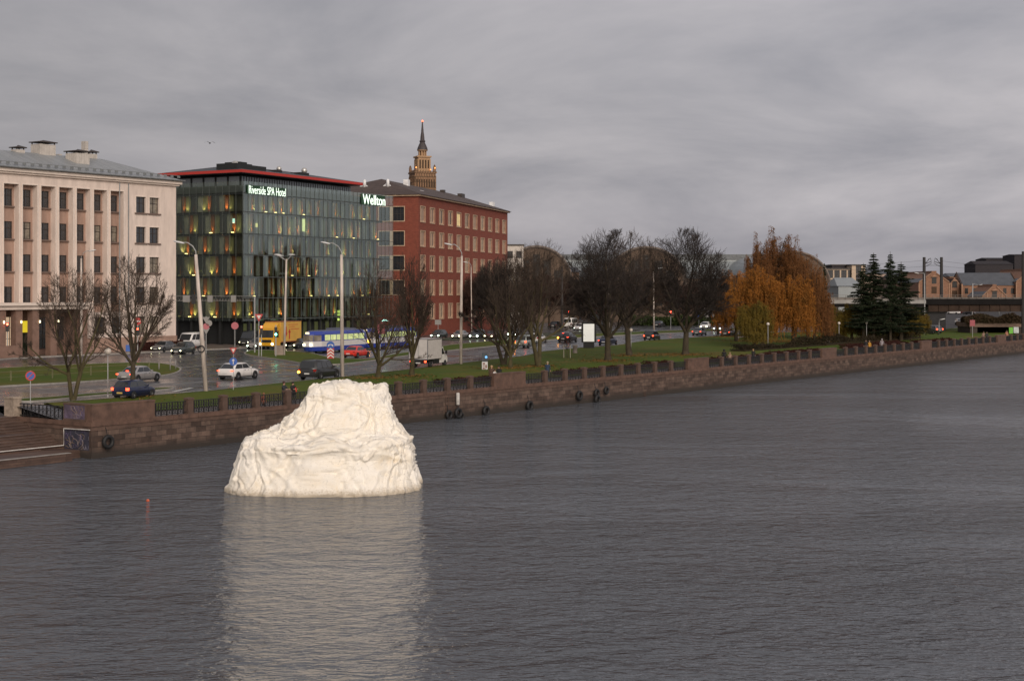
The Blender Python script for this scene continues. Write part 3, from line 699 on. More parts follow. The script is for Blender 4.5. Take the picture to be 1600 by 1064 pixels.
for a,b_ in bays:
    mb.box(a-.16,a-.002,-.07,-.002,rows[3]-1.2,bt+.15); mb.box(b_+.002,b_+.16,-.07,-.002,rows[3]-1.2,bt+.15); mb.box(a,b_,-.06,-.003,bt+.002,bt+.15)
for x in flat:
    for r in rows: mb.box(x-.14,x-.002,-.05,-.002,r,r+wh+.14); mb.box(x+1.752,x+1.9,-.05,-.002,r,r+wh+.14); mb.box(x,x+1.75,-.05,-.002,r+wh+.002,r+wh+.14)
mb.build('trim', M_WHT, W.e)
M_SILL = mat('stone_sill', (0.17,0.12,0.10), .8)
rn = random.Random(5)
WARM = mat('warm_lit_glass', (0.3,0.2,0.1), .3, emit=(1,.55,.2), es=.10)
for a,b_ in bays:
    for ri, r in enumerate(rows[:4]):
        g = rn.choice([GLASS_D,GLASS_D,GLASS_D,GLASS_C,GLASS_D])
        window(W.e, (max(a+.02,a+.28)+a+.28+1.7)/2, r, a+.28+1.7-max(a+.02,a+.28), wh, 1.05, M_FRD, g, (1,0), transom=.62, sill=M_SILL)
for x in flat:
    for r in rows: window(W.e, x+.875, r, 1.75, wh, .25, M_FRD, rn.choice([GLASS_D,GLASS_D,GLASS_C]), (1,0), transom=.62)
for x in flat:
    for r in rows: pass
for (a,b_,c,d_) in low: window(W.e, (a+b_)/2, c, b_-a, wh, .3, M_FRD, GLASS_D, (1,0), transom=.62)
FS = MB().box(-1.12,1.12,-.45,-.26,-.2,-.01).build('sill', M_SILL, data_only=True)
for w_ in [c for c in W.e.children if c.name.startswith('window') and abs(c.location.y-.25)<1e-3]: link('sill', FS, w_)
mb = MB(); mb.box(XL,.35,-.35,14.3,HT+.002,HT+.25).box(XL,.62,-.62,14.6,HT+.25,HT+.75); mb.build('cornice', M_WHT, W.e)
mb = MB(); mb.box(-26,.06,-.10,-.004,0,1.9); mb.box(0.004,.12,-.10,14,0,1.9); mb.box(-26,.1,-.14,-.1,1.9,2.0); mb.build('plinth', M_PINK, W.e)
# hip roof
ze = HT+.76; rise = W.z(152,249,7.5)-ze
mb = MB(); e0, e1 = -.95, 15.0; xr = .85; ym = 7.0; xh = -7.2
mb.face([(XL,e0,ze),(xr,e0,ze),(xh,ym,ze+rise),(XL,ym,ze+rise)]); mb.face([(xr,e0,ze),(xr,e1,ze),(xh,ym,ze+rise)]); mb.face([(xr,e1,ze),(XL,e1,ze),(XL,ym,ze+rise),(xh,ym,ze+rise)]); mb.face([(XL,e0,ze),(XL,ym,ze+rise),(XL,e1,ze)])
mb.face([(XL,e0,ze-.01),(XL,e1,ze-.01),(xr,e1,ze-.01),(xr,e0,ze-.01)])
rf = mb.build('roof', M_ZINC, W.e)
mb = MB(); mb.tube([(XL,-.95,ze+.02),(.85,-.95,ze+.02)],.10,6); x = XL
while x < .6: mb.box(x,x+.5,-.3,-.22,ze+.42,ze+.75); x += 1.25
mb.box(XL,.2,-.26,-.22,ze+.72,ze+.78); mb.build('gutter', mat('gutter_zinc',(0.16,0.17,0.175),.5), rf)
M_CH = brick_mat('chimney_render', (0.50,0.46,0.42), (0.46,0.42,0.38), (0.36,0.33,0.30), .42, 4, ('XY','Z'), stain=.2)
def chimney(px0, px1, pytop, pybot, y0, dpt, cap=True):
    a, b_ = W.x(px0,y0), W.x(px1,y0)
    z1 = W.z((px0+px1)/2, pytop, y0); z0 = W.z((px0+px1)/2, pybot, y0)-.3
    m1 = MB(); m1.box(a,b_,y0,y0+dpt,z0-1.5,z1-.35); o = m1.build('chimney', M_CH, rf)
    m2 = MB(); m2.box(a-.2,b_+.2,y0-.2,y0+dpt+.2,z1-.12,z1)
    for xx in (a+.06,b_-.18):
        for yy in (y0+.05,y0+dpt-.17): m2.box(xx,xx+.12,yy,yy+.12,z1-.36,z1-.12)
    m2.face([(a-.2,y0-.2,z1),(b_+.2,y0-.2,z1),((a+b_)/2,y0+dpt/2,z1+.3)]); m2.build('chimney_cap', M_FRD, o)
chimney(26,39,230,240,6.5,1.2); chimney(63,87,222,240,6.5,2.0); chimney(119,140,236,260,3.5,2.2); chimney(140,152,237,250,7.0,1.0)
o = MB().box(W.x(133,6),W.x(138,6),6,6.8,ze+1,W.z(135,221,6)).build('chimney', M_CH, rf)
for px in (93,113): MB().box(W.x(px,8),W.x(px+4,8),8,9,ze+2,W.z(px,241,8)).build('roof_vent', M_CH, rf)
for px in (186,200):
    x = W.x(px); MB().tube([(x,-.12,1.9),(x,-.12,HT-.1)],.07,6).build('drainpipe', M_ZINC, W.e)
# entrance porch
px_a = XL+4; px_b = W.x(108)-.2
CAN = W.z(50,483)
pz = CAN
mb = MB(); mb.box(px_a,px_b,-4.2,-.01,pz,pz+.5).box(px_a-.3,px_b+.3,-4.6,-.02,pz+.5,pz+.85); pc = mb.build('porch_canopy', M_WHT, W.e)
M_POR = mat('porch_stone', (0.19,0.115,0.088), .8, var=.25, scale=1)
mb = MB(); mb.mat(M_POR)
for px in (0,26,52,80,): x = W.x(px,-3.4); mb.box(x-.5,x+.5,-3.9,-2.9,0,pz)
mb.box(px_b-.9,px_b-.01,-3.9,-.2,0,pz); mb.build('porch_pillar', None, W.e)
mb = MB(); mb.mat(M_POR).box(px_a,px_b-.95,-.6,-.01,0,pz-.01).box(W.x(0,-5)-6,W.x(28,-5),-5.2,-4.6,0,1.6); mb.build('porch_wall', None, W.e)
dx = W.x(42,-.6)
o = MB().box(dx-1.1,dx+1.1,-.68,-.61,0,3.0).build('door', mat('door_dark',(0.02,0.03,0.015),.3), W.e); MB().box(dx+.1,dx+.2,-.76,-.69,1.0,2.0).build('handle', M_ZINC, o)
MB().box(dx-1.1,dx+1.1,-.7,-.61,3.05,4.5).build('transom_window', mat('yellow_lit_glass',(.3,.25,.02),.4,emit=(.8,.6,.03),es=.45), W.e)
M_LITW = mat('lit_curtain', (.5,.4,.3),.6,emit=(1,.7,.45),es=.25)
xx = W.x(14,-.6); window(W.e, xx, .9, 1.9, 4.2, -.75, M_FRD, M_LITW, (1,2)); xx = W.x(66,-.6); window(W.e, xx, .9, 1.9, 4.0, -.75, M_FRD, GLASS_D, (1,2)); xx = W.x(91,-.6); window(W.e, xx, 2, 1.5, 3.0, -.75, M_FRD, GLASS_D, (1,1))
M_LAMPW = mat('wall_lamp_glow', (1,.9,.7),.4,emit=(1,.85,.5),es=1.6)
for px in (6,33,62,91):
    x = W.x(px,-4.0); o = MB().lathe([(.06,0),(.10,.15),(.07,.35)],(x,-4.05,pz-1.7),10).build('wall_lamp', M_LAMPW, W.e, True)
struct_pts = []
hedge_m = mat('red_hedge', (0.05,0.018,0.014), .9, var=.5, scale=3, bump=1, bscale=8)

# ---- glass hotel
A_H = math.atan2(2085-800, F)
H = Fac(378, 227, A_H, 'glass_hotel', 'dark glass hotel with orange and green lit panels, white lettering and a red roof edge', 'building')
LR = H.x(588); LS = H.x(604.5); LL = 17.0
fl = [H.z(378,y) for y in (498,465,432,397.8,365.5,331.4,302)]   # floor lines
ZP = H.z(378,283.8)
M_HW = mat('hotel_wall', (0.070,0.074,0.064), .6, var=.3, scale=.8)
M_HD = mat('hotel_slab', (0.014,0.015,0.015), .5)
M_OR = mat('orange_panel', (0.26,0.115,0.05), .6, var=.15)
M_YG = mat('green_panel', (0.32,0.33,0.18), .6, var=.15)
M_GY = mat('grey_panel', (0.46,0.47,0.42), .6, var=.3, scale=1.5)
M_RD = mat('dark_red_panel', (0.17,0.05,0.05), .6)
M_DG = mat('dark_room_glass', (0.012,0.014,0.015), .1, spec=1)
def glass_mat(name, tint, refl, fac, rough=.03):
    m = bpy.data.materials.new(name); N,L = nodes(m); N.clear()
    o = N.new('ShaderNodeOutputMaterial'); tr = N.new('ShaderNodeBsdfTransparent'); tr.inputs[0].default_value=(*tint,1)
    gl = N.new('ShaderNodeBsdfGlossy'); gl.inputs[0].default_value=(*refl,1); gl.inputs['Roughness'].default_value=rough
    fr = N.new('ShaderNodeFresnel'); fr.inputs[0].default_value=1.5
    ma = N.new('ShaderNodeMath'); ma.operation='ADD'; ma.use_clamp=True; L.new(fr.outputs[0], ma.inputs[0]); ma.inputs[1].default_value=fac
    mx_ = N.new('ShaderNodeMixShader'); L.new(ma.outputs[0], mx_.inputs[0]); L.new(tr.outputs[0], mx_.inputs[1]); L.new(gl.outputs[0], mx_.inputs[2]); L.new(mx_.outputs[0], o.inputs[0])
    return m
M_SCR = glass_mat('screen_glass', (0.80,0.90,0.84), (0.80,0.91,0.84), 0.25)
M_SCL = glass_mat('side_screen_glass', (0.86,0.90,0.80), (0.8,0.9,0.82), 0.02)
mb = MB(); mb.box(0,LR,0,LL,fl[0],ZP-1.2); mb.build('wall', M_HW, H.e)
mb = MB(); mb.box(.8,LR-.2,.8,LL,0,fl[0]-.01); mb.build('ground_floor_wall', M_HD, H.e)
# slabs and walkways between wall and glass skin
mb = MB()
for z in fl: mb.box(-1.0,LR+.4,-1.0,-.01,z-.22,z+.10); mb.box(-1.0,-.01,0,LL,z-.22,z+.10)
mb.build('floor_slab', M_HD, H.e)
DSL = bpy.data
def uplight(x, y, z, col, e):
    k = 'up_%d_%d' % (int(col[1]*100), e)
    L_ = bpy.data.lights.get(k)
    if not L_: L_ = bpy.data.lights.new(k, 'SPOT'); L_.energy = e; L_.color = col; L_.shadow_soft_size = .05; L_.spot_size = R(46 if col[1] < .6 else 80); L_.spot_blend = .9
    o = bpy.data.objects.new('uplight', L_); COL.objects.link(o); o.parent = H.e; o.location = (x,y,z)
    o.rotation_euler = (R(180-12),0,0) if x > -.3 else (0,R(-(180-12)),0)
rh = random.Random(11)
strip_mb = {m.name: MB().mat(m) for m in (M_OR,M_YG,M_GY,M_RD,M_DG)}
lampo = MB(); lampg = MB()
def bay(s0, w, zf, zc, side, lit, kind):
    """one hotel bay: window, grey curtain, orange fin, green field"""
    def bx(m, a, b_, p0, p1):
        q = strip_mb[m.name]
        if side == 'r': q.box(s0+a*w, s0+b_*w, -p1, -p0, zf, zc)
        else: q.box(-p1, -p0, s0+(1-b_)*w, s0+(1-a)*w, zf, zc)
    j = rh.random()*.06
    bx(M_DG, .02, .34, .01, .05)
    bx(M_GY, .34, .52+j, .02, .10)
    if kind == 0:
        bx(M_OR, .60, .76, .02, .16); bx(M_YG, .77, .98, .02, .08)
    elif kind == 1:
        bx(M_RD, .55, .72, .02, .16); bx(M_GY, .77, .95, .02, .08)
    elif kind == 2:
        bx(M_YG, .54, .80, .02, .08); bx(M_OR, .81, .95, .02, .16)
    else:
        bx(M_GY, .62, .72, .02, .16)
    if lit and kind in (0,1,2):
        c = .68 if kind < 2 else .87
        col = (1,.48,.16)
        if side == 'r': uplight(s0+c*w, -.36, zf+.12, col, (60,110,160)[rh.randrange(3)])
        else: uplight(-.36, s0+(1-c)*w, zf+.12, col, (60,110,160)[rh.randrange(3)])
        c2 = .84 if kind == 0 else .62
        if rh.random() < .75:
            if side == 'r': uplight(s0+c2*w+.2, -.36, zf+.12, (1,.80,.34), (16,34,60)[rh.randrange(3)])
            else: uplight(-.36, s0+(1-c2)*w, zf+.12, (1,.80,.34), (16,34,60)[rh.randrange(3)])
        q = lampo
        if rh.random() < .25:
            if side == 'r': q.box(s0+c*w-.25, s0+c*w+.25, -.6, -.5, zf+.10, zf+.18)
            else: q.box(-.6,-.5, s0+(1-c)*w-.25, s0+(1-c)*w+.25, zf+.10, zf+.18)
nb = 15; wb = LR/nb
for fi in range(6):
    zf, zc = fl[fi]+.1, fl[fi+1]-.24
    off = .5 if fi % 2 else 0
    for i in range(nb):
        s0 = wb*(i+off*.5); 
        if s0+wb > LR: continue
        bay(s0, wb, zf, zc, 'r', rh.random() < (.72 if fi > 0 else .5), rh.choice([0,0,0,1,2,2,3]))
    nl = 4; wl = LL/nl
    for i in range(nl):
        s0 = wl*(i+(.35 if fi%2 else 0))
        if s0+wl > LL: continue
        bay(s0, wl, zf, zc, 'l', True, rh.choice([0,0,0,2]))
for k_, q in strip_mb.items(): q.build({'orange_panel':'orange_panel','green_panel':'green_panel','grey_panel':'curtain','dark_red_panel':'red_panel','dark_room_glass':'window'}[k_], None, H.e)
lampo.build('lamp_strip', mat('lamp_strip_glow',(1,.8,.4),.4,emit=(1,.78,.3),es=3.0), H.e)
# lit rooms
for (px,py,wd,hg,col) in ((473,352,.5,2.0,(.9,.95,.4)),(368,349,.35,.7,(.5,.9,.8)),(400,352,.3,.6,(.9,.8,.3)),(528,487,.9,.4,(.7,.9,.2)),(528,492,.9,.3,(.7,.9,.2)),(528,499,1.3,.4,(.7,.9,.2)),(443,508,2.0,1.0,(.6,.8,.3))):
    side = px < 376
    if side:
        k = (px-800)/F; O = H.O; w_ = H.w; yy = (k*O.y-O.x)/(w_.x-k*w_.y); z = HC+(HY-py)*(O+w_*yy).y/F-G0; MB().box(-.3,-.1,yy,yy+wd,z,z+hg).build('lit_window', mat('lit_%d'%px,(.5,.5,.3),.5,emit=col,es=.6), H.e)
    else:
        x = H.x(px,-.2); z = H.z(px,py,-.2); MB().box(x,x+wd,-.3,-.1,z-hg/2,z+hg/2).build('lit_window', mat('lit_%d'%px,(.5,.5,.3),.5,emit=col,es=.55), H.e)
# glass skin: separate panes with thin gaps
def skin_r(x0, x1, zb_, zt_, m, n):
    q = MB(); w = (x1-x0)/n
    zz = [zb_]+[z for z in fl if zb_ < z < zt_]+[zt_]
    for a, b_ in zip(zz, zz[1:]):
        for i in range(n): 
            j = (rh.random()-.5)*.02
            q.face([(x0+w*i+.02,-1.25+j,a+.03),(x0+w*(i+1)-.02,-1.25-j,a+.03),(x0+w*(i+1)-.02,-1.25-j,b_-.03),(x0+w*i+.02,-1.25+j,b_-.03)])
    return q
skin_r(-1.25, LS, fl[0]-.4, ZP, M_SCR, 34).build('glass_screen', M_SCR, H.e)
q = MB(); n = 14; w = (LL+1.2)/n
zz = [fl[0]-.4]+[z for z in fl if z > fl[0]-.4]+[ZP]
for a, b_ in zip(zz, zz[1:]):
    for i in range(n): q.face([(-1.25,-1.2+w*(i+1)-.02,a+.03),(-1.25,-1.2+w*i+.02,a+.03),(-1.25,-1.2+w*i+.02,b_-.03),(-1.25,-1.2+w*(i+1)-.02,b_-.03)])
q.build('glass_screen', M_SCL, H.e)
q = MB()
for i in range(35): x = -1.25+(LS+1.25)*i/34; q.box(x-.02,x+.02,-1.31,-1.27,fl[0]-.4,ZP)
for i in range(15): y = -1.2+(LL+1.2)*i/14; q.box(-1.31,-1.27,y-.02,y+.02,fl[0]-.4,ZP)
for z in fl: q.box(-1.3,LS,-1.33,-1.28,z-.12,z-.04)
q.build('mullion', mat('steel_mullion',(0.10,0.115,0.11),.4), H.e)
mb = MB(); mb.box(.001,LR-.001,-.6,-.02,fl[6]+.11,ZP-.6); mb.box(-.6,-.02,0,LL,fl[6]+.11,ZP-.6); mb.build('parapet_panel', mat('parapet_dark',(0.075,0.085,0.078),.5,var=.3,scale=.5), H.e)
# set-back top floor with red-edged roof
TX0, TX1, TY1 = 1.0, H.x(548,1), LL+6
ZR = H.z(376,268,-1)
mb = MB(); mb.box(TX0,TX1,1.0,TY1,ZP-1.3,ZR-.3); tf = mb.build('top_floor', M_HD, H.e)
q = MB(); 
for i in range(46):
    x = TX0+(TX1-TX0)*i/46; q.box(x+.1,x+.1+(TX1-TX0)/46*.62,.93,.99,ZP-1.0,ZR-.5)
for i in range(9):
    y = 1.2+(TY1-1.2)*i/9; q.box(TX0-.07,TX0-.01,y+.1,y+2.1,ZP-1.0,ZR-.5)
q.build('pane', mat('top_floor_glass',(0.13,0.155,0.18),.12,spec=1,var=.3,scale=.5), tf)
kx = (246-800)/F; O = H.O+H.u*(-1.6); YR1 = (kx*O.y-O.x)/(H.w.x-kx*H.w.y); XR1 = H.x(563.5,-.8)
mb = MB(); mb.box(-1.6,XR1,-1.3,YR1,ZR-.12,ZR+.30); rf = mb.build('roof_edge', mat('red_fascia',(0.42,0.035,0.025),.45,var=.05), H.e)
MB().box(-1.5,XR1-.1,-1.2,YR1-.1,ZR-.2,ZR-.121).build('soffit', M_HD, rf)
mb = MB(); zq = ZR+.31; P = [(-1.5,-1.2),(XR1-.1,-1.2),(XR1-.1,YR1-.1),(-1.5,YR1-.1)]; a_, b__ = (7,YR1/2,zq+1.6),(XR1-9,YR1/2,zq+1.6)
mb.face([(*P[0],zq),(*P[1],zq),b__,a_]); mb.face([(*P[1],zq),(*P[2],zq),b__]); mb.face([(*P[2],zq),(*P[3],zq),a_,b__]); mb.face([(*P[3],zq),(*P[0],zq),a_])
rr_ = mb.build('roof', mat('dark_roof',(0.03,0.032,0.036),.5), H.e)
def rbox(px0,px1,py0,py1,y,dp,m,nm='roof_unit'):
    MB().box(H.x(px0,y),H.x(px1,y),y,y+dp,H.z((px0+px1)/2,py1,y)-.6,H.z((px0+px1)/2,py0,y)).build(nm, m, H.e)
rbox(370,394,256,263,1,4,M_HD); rbox(394,416,260,266,1,3,M_HD); rbox(375,386,253.5,258,1.5,3,M_HD); rbox(431,441,266,270,2,2,M_HD); rbox(469,483,270,277,2,2,M_HD); rbox(492,495,276,279,2,1,M_HD)
for px, py, r in ((436,264,.42),(475.5,267,.5)):
    x = H.x(px,3); MB().ball((x,3,H.z(px,py,3)),r).build('vent_ball', mat('steel_ball',(.55,.53,.5),.35,metal=.6), H.e, True)
x = H.x(372,2.5); MB().lathe([(.05,-.9),(.75,-.85),(.75,.6),(.3,.9)],(x,2.5,H.z(374,260,2.5)),12,'x').build('roof_duct', mat('duct_steel',(.4,.4,.4),.4), H.e, True)
# lettering
M_SIGN = mat('sign_white', (.9,1,.9),.5,emit=(.80,1,.84),es=.62)
M_SGB = mat('sign_halo', (.01,.03,.015),.6,var=0,emit=(.03,.2,.06),es=.04)
def sign(txt, px0, px1, zt0, zb0, zt1, zb1, bold=0.0, back=True):
    y = -1.55; x0, x1 = H.x(px0,y), H.x(px1,y); z1 = H.z(px0,zt0,y); z0 = H.z(px0,zb0,y)
    s = thing('hotel_sign', '', 'sign')
    bpy.data.objects.remove(s)
    o = MB().box(x0-.25,x1+.1,y+.12,y+.2,z0-.05,z1+.05).build('sign_glow_backing', M_SGB, H.e)  # backing box added to give the letters a faint green glow
    place_text(txt, x0, x1, z0, z1, y, M_SIGN, o, 'lettering', .012, bold)
sign('Riverside SPA Hotel', 389, 446.5, 289.5, 302.5, 0, 0, -.004)
sign('Wellton', 567, 602, 303.5, 319, 0, 0, .008)
# ground floor of the hotel
q = MB()
for i in range(12): x = .5+LR*i/12; q.box(x,x+.45,-.9,-.5,0,fl[0]-.25)
for i in range(6): y = .5+LL*i/6; q.box(-.9,-.5,y,y+.45,0,fl[0]-.25)
q.build('column', M_HD, H.e)
q = MB()
for i in range(12):
    x = 1.3+LR*i/12; q.box(x,x+1.9,.70,.78,.4,fl[0]-.8)
q.build('shop_window', mat('shop_glass',(.05,.05,.03),.1,emit=(.5,.55,.2),es=.05), H.e)
# ---- red brick office block
A_R = math.radians(15.2)
B = Fac(654, 275, A_R, 'red_office_building', 'dark red brick office block with cream framed windows and brown hip roof behind the hotel', 'building')
M_RED = brick_mat('red_brick', (0.185,0.044,0.026), (0.24,0.062,0.036), (0.15,0.042,0.028), .5, .16, ('XY','Z'), stain=.14, bumpd=.006)
M_CRF = mat('cream_window_frame', (0.50,0.36,0.25), .7)
M_CURT = mat('brown_curtain_glass', (0.20,0.13,0.10), .3, var=.4, scale=.7, spec=.8)
LB = B.x(793); EH = B.z(654,306.5); WB = 23.0
top0 = B.z(656,322.5); pitchz = (B.z(656,322.5)-B.z(656,437.5))/3; whR = B.z(656,322.5)-B.z(656,346)
rowsR = [top0-whR-pitchz*i for i in range(5)]
cx_ = [B.x(660.6)+ (B.x(787.6)-B.x(660.6))*i/10 for i in range(11)]; wwR = 2.75
holes = [(c-wwR/2,c+wwR/2,r,r+whR) for c in cx_ for r in rowsR]
# left face openings (in y)
def By(px):
    k=(px-800)/F; O=B.O; return (k*O.y-O.x)/(B.w.x-k*B.w.y)
lh = [(By(631.5),By(614)),(By(609),By(592))]
mb = MB().mat(M_RED); wall(mb, 0, LB, 0, EH, holes, 0, .3)
m2 = MB(); wall(m2, -WB, 0, 0, EH, [(-b_,-a,r+.1,r+whR-.1) for a,b_ in lh for r in rowsR[:4]], 0, .3)
Ml = Matrix.Rotation(R(-90),4,'Z')                  # x' -> -y : left face
b0 = len(mb.v)
for v in m2.v: mb.v.append((v[1], -v[0], v[2]))
for f_ in m2.f: mb.f.append(tuple(b0+i for i in f_)); mb.m.append(0)
mb.box(.35,LB,.35,WB,0,EH-.01); mb.face([(LB,0,0),(LB,WB,0),(LB,WB,EH),(LB,0,EH)])
mb.build('wall', None, B.e)
rn = random.Random(21)
def surround(w, h, deep=.12):
    mb = MB(); mb.box(-w/2-.14,-w/2-.002,-.06-deep,-.004-deep,-.14,h+.14); mb.box(w/2+.002,w/2+.14,-.06-deep,-.004-deep,-.14,h+.14)
    mb.box(-w/2-.002,w/2+.002,-.06-deep,-.004-deep,h+.002,h+.14); mb.box(-w/2-.002,w/2+.002,-.10-deep,-.004-deep,-.14,-.002); return mb.build('surround', M_CRF, data_only=True)
SUR = surround(wwR, whR); SURL = surround(lh[0][1]-lh[0][0], whR-.2)
for r in rowsR[:4]: MB().box(-.05,-.003,lh[0][1]+.16,lh[1][0]-.16,r,r+whR).build('mullion_panel', M_CRF, B.e)
M_LIT2 = mat('yellow_room', (.5,.45,.25),.5,emit=(1,.75,.3),es=.22)
for i, c in enumerate(cx_):
    for j, r in enumerate(rowsR): window(B.e, c, r, wwR, whR, .12, M_CRF, M_LIT2 if (i,j)==(4,0) else rn.choice([GLASS_C,M_CURT,GLASS_C,M_CURT,GLASS_D]), (1,0), fw=.22, transom=None); link('surround', SUR, list(B.e.children)[-1])
for a,b_ in lh:
    for r in rowsR[:4]: window(B.e, .14, r+.1, b_-a, whR-.2, 0, M_FRD, GLASS_D, (2,1), fw=.06).location = (.12,(a+b_)/2,r+.1); link('surround', SURL, list(B.e.children)[-1])
for o in list(B.e.children):
    if o.name.startswith('window') and not o.name.startswith('window_s') and abs(o.location.x-.12)<1e-4 and o.location.y > .5: o.rotation_euler.z = R(-90)
mb = MB(); mb.box(-.5,LB+.5,-.5,WB+.5,EH+.001,EH+.28); mb.build('cornice', M_CRF, B.e)
ze = EH+.29; hr_ = 3.9; h2 = WB/2
mb = MB(); P = [(-.8,-.8,ze),(LB+.8,-.8,ze),(LB+.8,WB+.8,ze),(-.8,WB+.8,ze)]; r0,r1=(h2,h2,ze+hr_),(LB-h2*.5,h2,ze+hr_)
mb.face([P[0],P[1],r1,r0]); mb.face([P[1],P[2],r1]); mb.face([P[2],P[3],r0,r1]); mb.face([P[3],P[0],r0]); mb.face([P[3],P[2],P[1],P[0]])
rf = mb.build('roof', brick_mat('brown_metal_roof',(0.060,0.040,0.033),(0.085,0.058,0.048),(0.035,0.025,0.02),.6,60,('X','Y'),rough=.7,ms=.03,stain=.35), B.e)
M_WHM = mat('white_metal', (.75,.75,.76), .4)
for k, yy in enumerate((h2+1.5, h2-3.2)):   # pale dormers on the left hip
    xx = 5.6; zz = ze+hr_*(xx/h2)
    mb = MB(); mb.extr([(0,0),(2.4,0),(1.2,.95)],0,.3); o = mb.build('dormer', M_WHM, rf); o.location=(xx+.2,yy+1.2,zz-.1); o.rotation_euler.z=R(-90)
    mb = MB(); mb.face([(xx+.3,yy-1.2,zz+.02),(xx+.3,yy+1.2,zz+.02),(xx+2.6,yy,zz+1.0)]); MB().lathe([(.3,0),(.3,1.3),(.1,1.5)],(xx-.1,yy-.3,zz+.0),10).build('vent_pipe', M_WHM, rf, True)
def rfu(px, py0, py1, wpx, y, nm, m=M_FRD):
    a,b_ = B.x(px-wpx/2,y),B.x(px+wpx/2,y); MB().box(a,b_,y,y+1,B.z(px,py1,y)-1,B.z(px,py0,y)).build(nm, m, rf)
rfu(724,303,308,5,8,'roof_box'); rfu(695,297,302,2,10,'roof_box'); rfu(772,316,323,2.5,8,'vent_pipe',M_WHM); rfu(639,281,291,3,9,'vent_pipe',M_WHM); rfu(708,318,322,5,2.5,'skylight',M_WHM); rfu(660,298,300,5,5,'skylight',M_WHM)

# ---- wedding-cake tower far behind
TP = at(660,455,900); k = 900/F
T_ = thing('wedding_cake_tower', 'tall stepped ochre stone tower with a dark needle spire behind the red block', 'tower', (TP.x,TP.y,G0), R(20))
M_OCH = brick_mat('ochre_stone', (0.22,0.125,0.07), (0.28,0.16,0.09), (0.11,0.065,0.035), 1.6, 3.2, ('XY','Z'), stain=.25, ms=.25, bumpd=.1)
M_OCD = mat('ochre_dark_opening', (0.06,0.035,0.02), .9); M_OCL = mat('ochre_light_stone', (0.38,0.24,0.135), .8, var=.2)  # flat dark brown for tower openings and warehouse doors
M_SPI = mat('spire_metal', (0.05,0.04,0.042), .6)
def zt_(py): return (HY-py)*k + HC - G0
hw = 16.6/2*.78
mb = MB(); mb.mat(M_OCH); z1 = zt_(272)
wd = hw
Mr = None
mb.box(-wd,wd,-wd,wd,0,z1); 
for i in range(9):
    x = -wd+.4+(2*wd-.8)*i/8
    mb.box(x-.28,x+.28,-wd-.3,-wd+.01,0,z1-1.5); mb.box(wd-.01,wd+.3,x-.28,x+.28,0,z1-1.5); mb.box(-wd-.3,-wd+.01,x-.28,x+.28,0,z1-1.5)
mb.build('lower_shaft', None, T_)
mb = MB()
for i in range(8):
    x = -wd+.4+(2*wd-.8)*(i+.5)/8
    for zz in (z1-8.5,z1-14.5,z1-20.5): mb.box(x-.4,x+.4,-wd-.05,-wd,zz,zz+4.8); mb.box(-wd-.05,-wd,x-.4,x+.4,zz,zz+4.8)
mb.build('window', M_OCD, T_)
mb = MB(); mb.box(-wd-.5,wd+.5,-wd-.5,wd+.5,z1,z1+1.0)
for sx in (-1,1):
    for sy in (-1,1): mb.box(sx*(wd-.6)-.7,sx*(wd-.6)+.7,sy*(wd-.6)-.7,sy*(wd-.6)+.7,z1+1.0,z1+3.4).lathe([(.9,0),(.6,1.2),(.1,2.0)],(sx*(wd-.6),sy*(wd-.6),z1+3.4),8)
for i in range(7): x=-wd+1.8+(2*wd-3.6)*i/6; mb.box(x-.2,x+.2,-wd-.4,-wd-.1,z1+1.0,z1+1.9); mb.box(-wd-.4,-wd-.1,x-.2,x+.2,z1+1.0,z1+1.9)
mb.build('terrace', M_OCH, T_)
w2 = hw*.58; z2 = zt_(247)
mb = MB(); mb.box(-w2,w2,-w2,w2,z1+1.0,z2)
for i in range(5):
    x=-w2+.3+(2*w2-.6)*i/4; mb.box(x-.3,x+.3,-w2-.35,-w2+.01,z1+1,z2-1); mb.box(-w2-.35,-w2+.01,x-.3,x+.3,z1+1,z2-1); mb.box(w2-.01,w2+.35,x-.3,x+.3,z1+1,z2-1)
mb.box(-w2-.7,w2+.7,-w2-.7,w2+.7,z2,z2+.9); mb.build('upper_shaft', M_OCL, T_)
mb = MB()
for i in range(4): x=-w2+.3+(2*w2-.6)*(i+.5)/4; mb.box(x-.45,x+.45,-w2-.1,-w2,z1+3,z2-1.5); mb.box(-w2-.1,-w2,x-.45,x+.45,z1+3,z2-1.5)
mb.build('window', M_OCD, T_)
w3 = hw*.34; z3 = zt_(235)
mb = MB()
for i in range(8):
    a = 2*math.pi*i/8+.3; mb.lathe([(.42,z2+.9),(.36,z3-.5)],(w3*math.cos(a),w3*math.sin(a),0),8)
mb.lathe([(w3*.62,z2+.9),(w3*.62,z3-.3)],(0,0,0),10); mb.lathe([(w3+.9,z3-.5),(w3+1.0,z3)],(0,0,0),16); mb.build('lantern', M_OCL, T_)
zs = zt_(190)
mb = MB(); mb.lathe([(w3+1.1,z3+.01),(w3+.7,z3+1.6),(w3-.4,z3+4.0),(1.5,z3+4.6),(1.9,z3+5.4),(1.35,z3+6),(1.1,z3+9),(.8,z3+.62*(zs-z3)),(.35,zs-1),(.5,zs-.4),(.15,zs)],(0,0,0),14); mb.build('spire', M_SPI, T_)
MB().ball((0,0,zs+.1),.62,8).build('beacon_lamp', mat('red_lamp',(1,.1,.05),.4,emit=(1,.12,.05),es=2.5), T_, True)
mb=MB()
for x,z in ((-wd+.6,z1+3.2),(wd-.6,z1+3.2),(w2,z1+2.2)): mb.ball((x,-wd-.3 if z>z1+3 else -w2-.9,z),.42,6)
mb.build('floodlight', mat('amber_lamp',(1,.4,.1),.4,emit=(1,.35,.1),es=1.3), T_)

